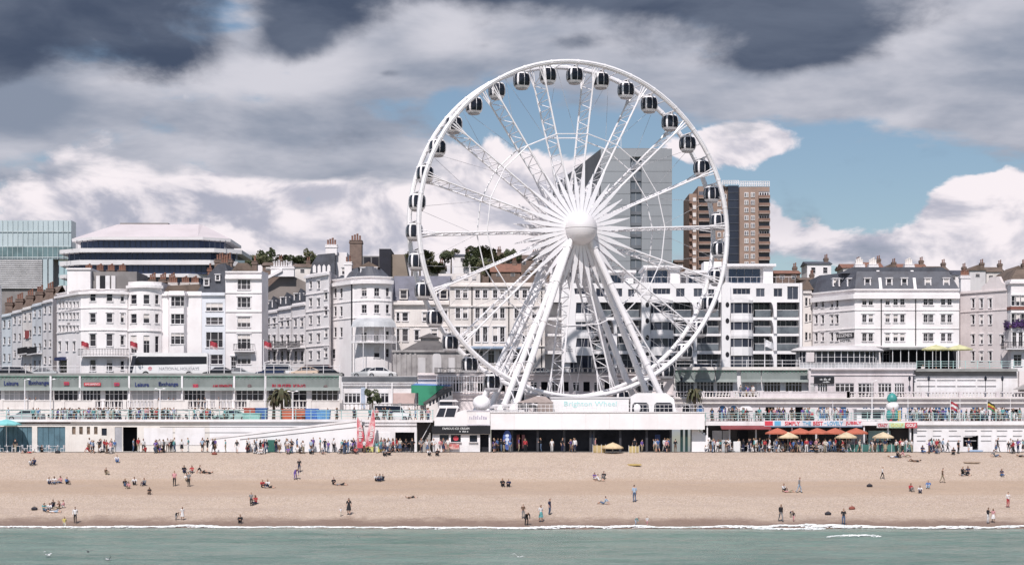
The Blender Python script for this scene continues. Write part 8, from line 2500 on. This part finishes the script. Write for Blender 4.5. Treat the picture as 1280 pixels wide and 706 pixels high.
def flag(px, d, z0, ytop, col, label, wid=1.7, stripes=None, hang=.35, pole=METAL):
    x, zt = PX(px, d), PZ(ytop, d)
    o = thing('flagpole', label, 'flagpole', (x, d, z0), 'flagpoles along the seafront')
    mb = MB(); mb.tube((x, d, z0), (x, d, zt), .06, .035, 6); mb.ball((x, d, zt + .05), .07, .07, .07, 8, 5); mb.build('pole', pole, o)
    if col is None: return
    cols = stripes or [col]; h = .95 / len(cols)
    for k, c in enumerate(cols):
        mb = MB(); n = 9
        for i in range(n):
            t0, t1 = i / n, (i + 1) / n
            f = lambda t, v: (x + .05 + wid * t * (1 - .1 * t), d + .16 * math.sin(t * 7 + v), zt - .1 - v - hang * t * t * 1.6 + .05 * math.sin(t * 9))
            a, b = k * h, (k + 1) * h
            mb.quad(f(t0, b), f(t1, b), f(t1, a), f(t0, a))
        mb.build('flag_stripe' if stripes else 'flag_cloth', mat('flag_%s' % '_'.join('%02d' % int(v * 99) for v in c), c, .8, .15, 2.0), o)


for px, lab in ((101, 'flagpole with drooping red flag before the corner hotel'), (162, 'flagpole with drooping red flag before the bow-fronted house'), (262, 'flagpole with drooping red flag before the slate-gabled house'), (329.5, 'flagpole with drooping red flag at the middle side street')):
    flag(px, 250.6, 16.9, 425.5, (.40, .06, .08), lab, 1.15, [(.40, .05, .07), (.40, .05, .07), (.62, .45, .46)], hang=.22)
flag(956, 249.5, PZ(458.6, DS), 424, (.72, .72, .74), 'flagpole with white flag before the apartment block', 1.3)
flag(1188, 228, ZDECK, 501, (.40, .05, .07), 'flagpole with red and white flag on the eastern promenade', 1.1, [(.40, .05, .07), (.7, .7, .7), (.40, .05, .07)])
flag(1234, 228, ZDECK, 501, (.1, .1, .1), 'flagpole with black, yellow, red and green flag', 1.1, [(.03, .03, .03), (.60, .48, .08), (.42, .05, .05), (.06, .24, .10)])
for px, y, lab in ((1041, 503, 'bare white pole beside the blue windows'), (1135, 494, 'bare white pole right of the golf figure'), (1200, 500, 'bare white pole between the two coloured flags'), (1263, 498, 'bare white pole before the fan-shaped arch')):
    flag(px, 227.2, PZ(526, DW), y, None, lab)
# feather banners
for px, lean, lab in ((446, 0, 'red feather banner at the foot of the ramp'), (455, .35, 'taller red and white feather banner leaning over the rail')):
    d = 222.9; x = PX(px, d); z0 = 6.975; h = 4.3 if lean == 0 else 5.2
    o = thing('feather_banner', lab, 'banner', (x, d, z0))
    mb = MB(); mb.tube((x, d, z0), (x + lean * 3, d, z0 + h), .035, n=5); mb.build('pole', METAL, o)
    mb = MB(); n = 10
    P_ = [(x + lean * 3 * t - .02 + .0 * t, z0 + .5 + (h - .5) * t) for t in [i / n for i in range(n + 1)]]
    for i in range(n):
        w0, w1 = [1.0 * math.sin(min(1, 1.15 * (1 - t) + .12) * 1.5) for t in (i / n, (i + 1) / n)]
        (a, za), (b, zb) = P_[i], P_[i + 1]
        mb.quad((a, d - .01, za), (a + w0, d + .05 * math.sin(i), za), (b + w1, d + .05 * math.sin(i + 1), zb), (b, d - .01, zb))
    c = mb.build('banner_cloth', mat('red_banner', (.52, .06, .09), .7, .3, 1.3, col2=(.70, .50, .50)), o)
    scribble(c, (x + .5 + lean * 1.4, d - .06, z0 + 2.3), 1.9, .45, mat('white_letters', (.8, .8, .8)), 6, vertical=True).rotation_euler = (0, lean * .5, 0)


def parasol(px, d, z0, ztop, r, col, label, group, trim=None):
    x = PX(px, d)
    o = thing('parasol', label, 'parasol', (x, d, z0), group)
    mb = MB(); mb.tube((x, d, z0), (x, d, ztop), .04, n=6); mb.build('pole', METAL, o)
    mb = MB(); n = 10
    for i in range(n):
        a, b = 2 * math.pi * i / n, 2 * math.pi * (i + 1) / n
        P_ = lambda t, k, z_: (x + r * k * math.cos(t), d + r * k * math.sin(t), z_)
        mb.quad(P_(a, 1, ztop - .62), P_(b, 1, ztop - .62), P_(b, .5, ztop - .26), P_(a, .5, ztop - .26)); mb.poly([P_(a, .5, ztop - .26), P_(b, .5, ztop - .26), (x, d, ztop)])
        mb.quad(P_(a, 1, ztop - .78), P_(b, 1, ztop - .78), P_(b, 1, ztop - .62), P_(a, 1, ztop - .62))
    mb.build('canopy', mat('parasol_' + '_'.join('%02d' % int(v * 99) for v in col), col, .75, .1, 1.0), o)
    mb = MB(); mb.lathe([(.3, 0), (.28, .1), (.06, .14)], (x, d, z0), 10); mb.build('base', mat('grey_stone', (.3, .3, .3)), o)


GPP = 'parasols of the beach cafe'
OR = (.46, .13, .08); CRM = (.62, .50, .34)
for px, d, col, lab in ((972, 223.6, OR, 'orange-red parasol at the first cafe table'), (1000, 224.4, OR, 'orange-red parasol behind the red cross banner'), (1022, 223.6, OR, 'orange-red parasol in the middle of the cafe'), (1044, 224.2, OR, 'orange-red parasol right of the middle one'), (1070, 224.0, OR, 'orange-red parasol above the green windbreak'), (1058, 222.9, CRM, 'cream parasol in front of the orange-red ones'), (1104, 223.4, CRM, 'pale cream parasol at the end of the windbreak'), (985, 222.8, CRM, 'low cream parasol by the white tables')):
    parasol(px, d, 6.975, PZ(534.5 if col is OR else 539.5, d), 1.55 if col is OR else 1.35, col, lab, GPP)
parasol(8, 224.2, 6.975, PZ(523.5, 224), 1.9, (.22, .56, .56), 'turquoise parasol before the blue-grey shutters', 'parasols by the western arches')
parasol(1170, 251.5, 16.9, PZ(430.5, 251.5), 2.0, (.62, .60, .34), 'yellow-green parasol on the hotel terrace by the verandah', 'yellow parasols on the hotel terrace')
parasol(1199, 251.5, 16.9, PZ(430.5, 251.5), 1.9, (.62, .60, .34), 'yellow-green parasol on the hotel terrace by the pink gable', 'yellow parasols on the hotel terrace')
parasol(766, 221.2, ground_z(PX(766, 221.2), 221.2), PZ(552.5, 221.2), 1.3, (.62, .48, .30), 'sandy beach parasol between the yellow windbreaks', 'parasols on the shingle')

# chairs and tables
CH = thing('cafe_chair', 'x', 'chair', (0, 0, 0))
for nm, bx in (('seat', (-.22, .22, -.22, .22, .42, .46)), ('backrest', (-.22, .22, .19, .23, .5, .88)), ('leg', (-.21, -.18, -.21, -.18, 0, .42)), ('leg', (.18, .21, -.21, -.18, 0, .42)), ('leg', (-.21, -.18, .18, .21, 0, .5)), ('leg', (.18, .21, .18, .21, 0, .5))):
    mb = MB(); mb.box(*bx); inst(mb.mesh(nm), nm, CH, (0, 0, 0)).data.materials.append(METAL)
TB = thing('cafe_table', 'x', 'table', (0, 0, 0))
mb = MB(); mb.lathe([(.42, .72), (.42, .75)], (0, 0, 0), 14); inst(mb.mesh('table_top'), 'table_top', TB, (0, 0, 0)).data.materials.append(METAL)
mb = MB(); mb.tube((0, 0, .03), (0, 0, .72), .04); mb.lathe([(.25, 0), (.22, .03)], (0, 0, 0), 10); inst(mb.mesh('pedestal'), 'pedestal', TB, (0, 0, 0)).data.materials.append(METAL)
KIDS[CH.name] = list(CH.children); KIDS[TB.name] = list(TB.children)
first = {}
rr = random.Random(5)


def furnish(n, px0, px1, d0, d1, z, where, grp, dark=False):
    for i in range(n):
        px = px0 + (px1 - px0) * (i + rr.uniform(.2, .8)) / n; d = rr.uniform(d0, d1); x = PX(px, d)
        for src, nm, dx in ((TB, 'table', 0), (CH, 'chair', -.75), (CH, 'chair', .75)):
            o = dup(src) if first.get(nm) else src; first[nm] = 1
            if nm == 'chair': KIDS[o.name] = KIDS[CH.name]
            place(o, (x + dx, d, z), R(rr.uniform(-20, 20) + (90 if dx < 0 else (-90 if dx > 0 else 0))), '%s cafe %s %s' % ('dark' if dark else 'white', nm, where), '%s %ss %s' % ('dark' if dark else 'white', nm, grp))
            if dark:
                for c in o.children:
                    c.material_slots[0].link = 'OBJECT'; c.material_slots[0].material = BLACK


furnish(6, 2, 80, 222.8, 224.4, 6.975, 'in front of the blue-grey shutters', 'by the western arches')
furnish(11, 925, 1058, 222.8, 224.8, 6.975, 'under the beach cafe parasols', 'of the beach cafe')
furnish(6, 1120, 1215, 250, 253, 16.9, 'on the hotel terrace behind the teal railing', 'of the hotel terrace')
furnish(22, 62, 290, 227.4, 232, ZDECK, 'on the western promenade', 'on the western promenade', True)
furnish(20, 1140, 1278, 227.4, 232, ZDECK, 'by the eastern flagpoles', 'by the eastern flagpoles', True)
furnish(12, 886, 990, 227.4, 231, ZDECK, 'below the half-round sign', 'below the half-round sign', True)

# windbreaks and beach things
def windbreak(px0, px1, d, z0, h, col, label, n):
    x0, x1 = PX(px0, d), PX(px1, d)
    o = thing('windbreak', label, 'windbreak', ((x0 + x1) / 2, d, z0))
    for i in range(n):
        a, b = x0 + (x1 - x0) * i / n, x0 + (x1 - x0) * (i + 1) / n; s = .12 * (-1) ** i
        mb = MB(); mb.poly([(a, d - s, z0 + .05), (b, d + s, z0 + .05), (b, d + s, z0 + h), ((a + b) / 2, d, z0 + h * .95), (a, d - s, z0 + h)]); mb.build('cloth_panel', mat('windbreak_' + label.split()[0], col, .8, .12, .8), o)
    for i in range(n + 1):
        x = x0 + (x1 - x0) * i / n; s = .12 * (-1) ** i
        mb = MB(); mb.tube((x, d - s, z0 - .05), (x, d - s, z0 + h + .1), .03, n=5); mb.build('stake', METAL, o)


windbreak(1059, 1142, 222.75, 6.975, .95, (.06, .17, .155), 'dark green canvas windbreak around the end of the cafe', 9)
gz = lambda px, d: ground_z(PX(px, d), d)
windbreak(741, 757, 221.3, gz(749, 221.3), .95, (.52, .40, .20), 'sand-yellow windbreak left of the beach parasol', 3)
windbreak(786, 799, 221.3, gz(792, 221.3), .85, (.56, .45, .22), 'yellow windbreak right of the beach parasol', 3)
for px, py, col, rot, lab in ((793, 583, (.50, .36, .12), -35, 'yellow paddle board lying alone on the shingle'), (1219, 564.5, (.30, .42, .60), 0, 'pale blue board lying by the white beach wall'), (1215, 579.5, (.40, .30, .22), -10, 'thin brown board lying on the upper shingle')):
    d = beach_d(py); mb = MB(); n = 12
    pr = [(1.0 * math.cos(2 * math.pi * i / n), .33 * math.sin(2 * math.pi * i / n)) for i in range(n)]
    mb.prism(pr, 0, .10, 'z'); mb.box(-.05, .05, -.02, .02, -.1, -.001)
    o = mb.build('paddle_board', mat('board_%d' % px, col, .5, .1, 2)); o.location = (PX(px, d), d, gz(px, d) + .09); o.rotation_euler = (R(9), 0, R(rot)); tag(o, lab, 'board')
RK = mat('bag_dark', (.03, .03, .04), .8, .2, 3)
for i, (px, py, lab) in enumerate(((1087, 608.5, 'black bag alone on the shingle beside the tide strip'), (1035, 643, 'dark bundle on the lower shingle by the standing couple of shoes'), (1065, 637.5, 'small brown bag on the lower shingle'), (43, 637, 'dark rag on the lower shingle left of the sitting group'), (268, 568, 'red beach bag by the ramp crowd'), (72, 566, 'black rucksack by the western arches'))):
    d = beach_d(py); mb = MB(); mb.lathe([(.16, 0), (.27, .08), (.28, .2), (.17, .33), (.06, .36)], (0, 0, 0), 10, 0, 1.25, .8); mb.chain([(-.1, 0, .33), (-.06, 0, .43), (.06, 0, .43), (.1, 0, .33)], .02, 5)
    o = mb.build('bag', RK if i not in (2, 4) else mat('bag_red', (.25, .08, .06), .8), smooth=True); o.location = (PX(px, d), d, gz(px, d) - .02); tag(o, lab.replace('by the standing couple of shoes', 'near the waterline'), 'bag')

# tall golf figure: plain stacked shapes in the same colours
gf = thing('golf_figure', 'tall teal and white rounded figure standing on the golf sign', 'statue', (PX(1115, 228), 228, ZDECK))
d = 228.0; x = PX(1115.5, d); z = lambda y: PZ(y, d)
TL = mat('statue_teal', (.06, .30, .28), .4, .08, 1.0)
mb = MB(); mb.lathe([(.5, ZDECK), (.72, z(524)), (.80, z(520)), (.70, z(513))], (x, d, 0), 18); mb.build('lower_body', TL, gf, smooth=True)
mb = MB(); mb.ball((x, d, z(508)), .82, .75, .72, 18, 12); mb.build('chest', METAL, gf, smooth=True)
mb = MB(); mb.lathe([(.52, z(502)), (.66, z(499.5)), (.66, z(497)), (.42, z(492.5)), (.1, z(491))], (x - .05, d, 0), 16); mb.build('cap', TL, gf, smooth=True)
mb = MB(); mb.prism([(x - .75, z(499)), (x - .2, z(498)), (x - .2, z(501.5)), (x - .6, z(501))], d - .5, d + .1); mb.build('cap_peak', TL, gf)
mb = MB(); mb.ball((x, d, z(490)), .15, .15, .15, 8, 6); mb.build('bobble', METAL, gf)
mb = MB(); mb.box(x + .62, x + .98, d - .5, d - .2, z(526.5), z(513)); mb.build('yellow_panel', mat('ochre_panel', (.60, .40, .12), .5), gf)
mb = MB(); mb.prism([(x - .75, z(527)), (x - .2, z(523)), (x - .1, z(526)), (x - .45, z(529))], d - .8, d - .6); mb.build('red_boot', mat('red_sign', (.5, .05, .05)), gf)
# white food stand near it
fs = thing('food_stand', 'white refreshment stand with dark serving windows left of the golf figure', 'stand', (PX(1088, 231), 231, ZDECK))
d = 231.0; mb = MB(); mb.box(PX(1071, d), PX(1106, d), d, d + 2.2, ZDECK, z(512)); mb.build('body', WHITE, fs)
for a, b in ((1077, 1088), (1090.5, 1101)):
    mb = MB(); mb.box(PX(a, d), PX(b, d), d - .04, d - .003, z(523), z(515)); mb.build('serving_window', DGLASS, fs)
mb = MB(); mb.box(PX(1070, d), PX(1107, d), d - .5, d + 2.3, z(512) + .003, z(510.4)); mb.build('roof', METAL, fs)
# teardrop trailer with lettering on the eastern promenade
tr = thing('snack_trailer', 'rounded pale snack trailer behind the lettered banner', 'trailer', (PX(1011, 230), 230, ZDECK))
d = 230.0; x = PX(1011, d)
mb = MB(); mb.prism([(x - .85, ZDECK + .2), (x + .75, ZDECK + .2), (x + .75, z(511)), (x - .05, z(511)), (x - .45, z(513)), (x - .8, z(519))], d, d + 1.7); mb.build('body', mat('pale_mint', (.55, .66, .62), .4, .06), tr)
mb = MB(); mb.box(x - .3, x + .6, d - .03, d - .003, z(518.5), z(515)); mb.build('red_sign', mat('red_sign', (.5, .05, .05)), tr)
for s in (-.35, .4): w_ = inst(WHEELM, 'wheel', tr, Vector((x + s, d + .05, ZDECK + .3)) - wloc(tr))
# square fridge and cabin under the east stairs
for px, w_, h, col, lab in ((908, 1.1, 1.5, (.50, .52, .54), 'grey steel cabinet at the end of the cafe'), (921, .8, 1.3, (.7, .7, .7), 'white fridge next to the steel cabinet'), (339, .9, 1.5, (.05, .16, .13), 'dark green bin store in front of the ramp')):
    d = 222.95; o = thing('cabinet', lab, 'cabinet', (PX(px, d), d, 6.975)); x = PX(px, d)
    mb = MB(); mb.box(x - w_ / 2, x + w_ / 2, d, d + .6, 6.975, 6.975 + h); mb.build('body', mat('cabinet_%d' % px, col, .4), o)
    mb = MB(); mb.box(x - w_ / 2 + .06, x - .02, d - .03, d - .003, 7.1, 6.9 + h); mb.build('door', mat('cabinet_%d' % px, col), o)
    mb = MB(); mb.box(x + .02, x + w_ / 2 - .06, d - .03, d - .003, 7.1, 6.9 + h); mb.build('door', mat('cabinet_%d' % px, col), o)
for px in (462, 475):
    d = 222.9; o = thing('yellow_crate', 'yellow crate by the sliding door of the white block', 'crate', (PX(px, d), d, 6.975), 'yellow crates'); x = PX(px, d)
    mb = MB(); mb.prism([(x - .42, 6.975), (x + .42, 6.975), (x + .46, 7.55), (x - .46, 7.55)], d, d + .6); mb.build('body', mat('crate_yellow', (.62, .60, .20), .6), o)
    mb = MB(); mb.box(x - .5, x + .5, d - .04, d + .64, 7.553, 7.62); mb.build('lid', mat('crate_yellow', (.6, .6, .2)), o)

# ------------------------------------------------------------------ trees and birds
BARK = mat('bark', (.10, .075, .055), .9, .2, 3); LEAF = [mat('leaves_%d' % i, c, .7, .3, .8, col2=c2) for i, (c, c2) in enumerate((((.085, .10, .045), (.04, .052, .025)), ((.12, .115, .055), (.06, .065, .03))))]


def crown_mesh(seed, n=1700, leaf=.34):
    r = random.Random(seed); mb = MB()
    cl = [(r.uniform(-.75, .75), r.uniform(-.75, .75), r.uniform(-.45, .75), r.uniform(.28, .5)) for _ in range(13)]
    for i in range(n):
        cx, cy, cz, cr = r.choice(cl)
        v = Vector((r.gauss(0, 1), r.gauss(0, 1), r.gauss(0, 1))).normalized() * cr * r.uniform(.5, 1.05) ** .6
        p = Vector((cx, cy, cz)) + v; s = leaf * r.uniform(.12, .30)
        a = Vector((r.gauss(0, 1), r.gauss(0, 1), r.gauss(0, .6))).normalized(); b = a.orthogonal().normalized()
        mb.quad(p - a * s - b * s * .5, p + a * s * .3 - b * s, p + a * s + b * s * .5, p - a * s * .2 + b * s)
    return mb.mesh('crown')


CROWN = [crown_mesh(s) for s in (1, 2, 3)]
TR = [(306, 331, 12, 420), (318, 328, 13, 440), (333, 326, 12, 460), (350, 328, 13, 470), (366, 327, 12, 465), (386, 327, 13, 470), (398, 330, 10, 470), (515, 326, 10, 440), (525, 322, 12, 450), (536, 327, 10, 450), (556, 322, 12, 470), (564, 318, 9, 480), (590, 325, 14, 470), (602, 318, 13, 485), (598, 333, 13, 455), (612, 338, 12, 450), (640, 322, 10, 500), (672, 324, 9, 500), (1054, 338, 8, 430), (1125, 340, 7, 430), (1210, 345, 8, 420), (1262, 346, 9, 390), (548, 336, 10, 455), (622, 328, 10, 480)]
TS = [('rounded', 1.05, .95), ('broad', 1.3, .9), ('tall', .95, 1.25), ('small', .8, .75), ('squat', 1.15, .7), ('slender', .75, 1.15), ('wide-crowned', 1.4, .85)]
TW = ['at the western edge of the hilltop', 'on the hilltop west of the wheel', 'among the roofs behind the wheel', 'among the roofs on the eastern hill']
for i, (px, py, rad, d) in enumerate(TR):
    x = PX(px, d); zc = PZ(py, d); s = rad * d / FPX; zg = hill_z(x, d)
    w_ = TW[0] if px < 345 else (TW[1] if px < 450 else (TW[2] if px < 800 else TW[3]))
    o = thing('hill_tree', '%s %s leafy tree %s' % (TS[i % 7][0], ['dark green', 'olive green'][i % 2], w_), 'tree', (x, d, min(zg, zc - s)), 'trees on the hill ' + w_)
    mb = MB(); mb.tube((x, d, min(zg, zc - s) - .3), (x, d, zc), .3, .16, 7)
    for k in range(3): mb.tube((x, d, zc - s * .6), (x + s * .5 * math.cos(k * 2.1), d + s * .5 * math.sin(k * 2.1), zc + s * .2), .12, .05, 5)
    mb.build('trunk', BARK, o)
    c = inst(CROWN[i % 3], 'crown', o, Vector((x, d, zc)) - wloc(o), i * 1.3); c.scale = (s * TS[i % 7][1], s * TS[i % 7][1], s * TS[i % 7][2])
    if not c.data.materials: c.data.materials.append(None)
    c.material_slots[0].link = 'OBJECT'; c.material_slots[0].material = LEAF[i % 2]
# palms
FR = MB()
for k in range(26):
    r = random.Random(k); az = k * 2.4; el = r.uniform(-.5, 1.2); L = r.uniform(1.2, 1.7); prev = Vector((0, 0, 0))
    for j in range(6):
        t = (j + 1) / 6; e = el - 1.6 * t * t
        q = Vector((math.cos(az) * L * t * math.cos(e * .6), math.sin(az) * L * t * math.cos(e * .6), L * t * math.sin(e)))
        sd = Vector((-math.sin(az), math.cos(az), 0)); w0 = .20 * (1 - t) + .05
        for s in (-1, 1):
            FR.quad(prev, q, q + sd * s * w0 + Vector((0, 0, -w0 * .9)), prev + sd * s * (w0 + .03) + Vector((0, 0, -w0)))
        prev = q
FRM = FR.mesh('fronds'); FRM.materials.append(mat('palm_leaf', (.07, .075, .035), .7, .3, 2.0, col2=(.10, .075, .04)))
for px, yt, sc, lab in ((352, 491, 1.25, 'shaggy palm tree before the red-lettered fascia'), (868, 490, 1.0, 'palm tree with thick trunk by the arched blue window'), (342, 497, .8, 'smaller palm tree leaning beside the shaggy palm')):
    d = 240.0; x = PX(px, d); zt = PZ(yt, d)
    o = thing('palm_tree', lab, 'palm tree', (x, d, ZDECK)); mb = MB()
    mb.chain([(x, d, ZDECK), (x + .05, d, ZDECK + (zt - ZDECK) * .5), (x, d, zt)], [.26, .20, .22], 9); mb.build('trunk', BARK, o)
    c = inst(FRM, 'fronds', o, Vector((x, d, zt)) - wloc(o)); c.scale = (sc, sc, sc)
d = 238.0; x = PX(466, d); o = thing('clipped_tree', 'round dark leafy tree beside the white minibus', 'tree', (x, d, ZDECK)); mb = MB(); mb.tube((x, d, ZDECK), (x, d, PZ(500, d)), .12, .09, 7); mb.build('trunk', BARK, o)
c = inst(CROWN[0], 'crown', o, Vector((x, d, PZ(497, d))) - wloc(o)); c.scale = (1.05, 1.05, 1.15); c.material_slots[0].link = 'OBJECT'; c.material_slots[0].material = LEAF[0]
# gulls
GU = MB(); GU.lathe([(.01, -.24), (.05, -.16), (.075, -.02), (.06, .12), (.035, .2), (.045, .24), (.01, .30)], (0, 0, 0), 8)
GU.v = [(a, c, b) for a, b, c in GU.v]
for s in (-1, 1):
    GU.poly([(s * .05, -.06, .02), (s * .05, .08, .02), (s * .34, .10, .20), (s * .34, -.02, .20)]); GU.poly([(s * .34, -.02, .20), (s * .34, .10, .20), (s * .66, -.04, .10)])
GU.poly([(-.05, -.22, 0), (.05, -.22, 0), (.08, -.36, .01), (-.08, -.36, .01)])
GUM = GU.mesh('gull'); GUM.materials.append(None)
for px, py, dd, rot, dk, lab in ((60, 693, 140, 60, 0, 'white gull skimming low over the sea'), (110, 689, 142, 20, 1, 'dark gull with raised wings over the sea'), (448, 673, 165, 90, 0, 'gull flying just off the shore'), (136, 699, 138, 140, 0, 'small gull low above the near water'), (411, 672, 168, 40, 1, 'dark gull beyond the first wave'), (1022, 690, 150, 70, 0, 'gull low over the eastern water'), (648, 696, 140, 10, 0, 'gull over the water below the wheel')):
    o = bpy.data.objects.new('gull', GUM); COL.objects.link(o); o.location = PW(px, py, dd); o.rotation_euler = (R(10), R(15), R(rot)); o.scale = (1.0, 1.0, 1.0)
    o.material_slots[0].link = 'OBJECT'; o.material_slots[0].material = mat('gull_dark', (.06, .06, .07), .7) if dk else mat('gull_white', (.66, .66, .67), .7)
    tag(o, lab, 'gull', 'gulls over the sea')
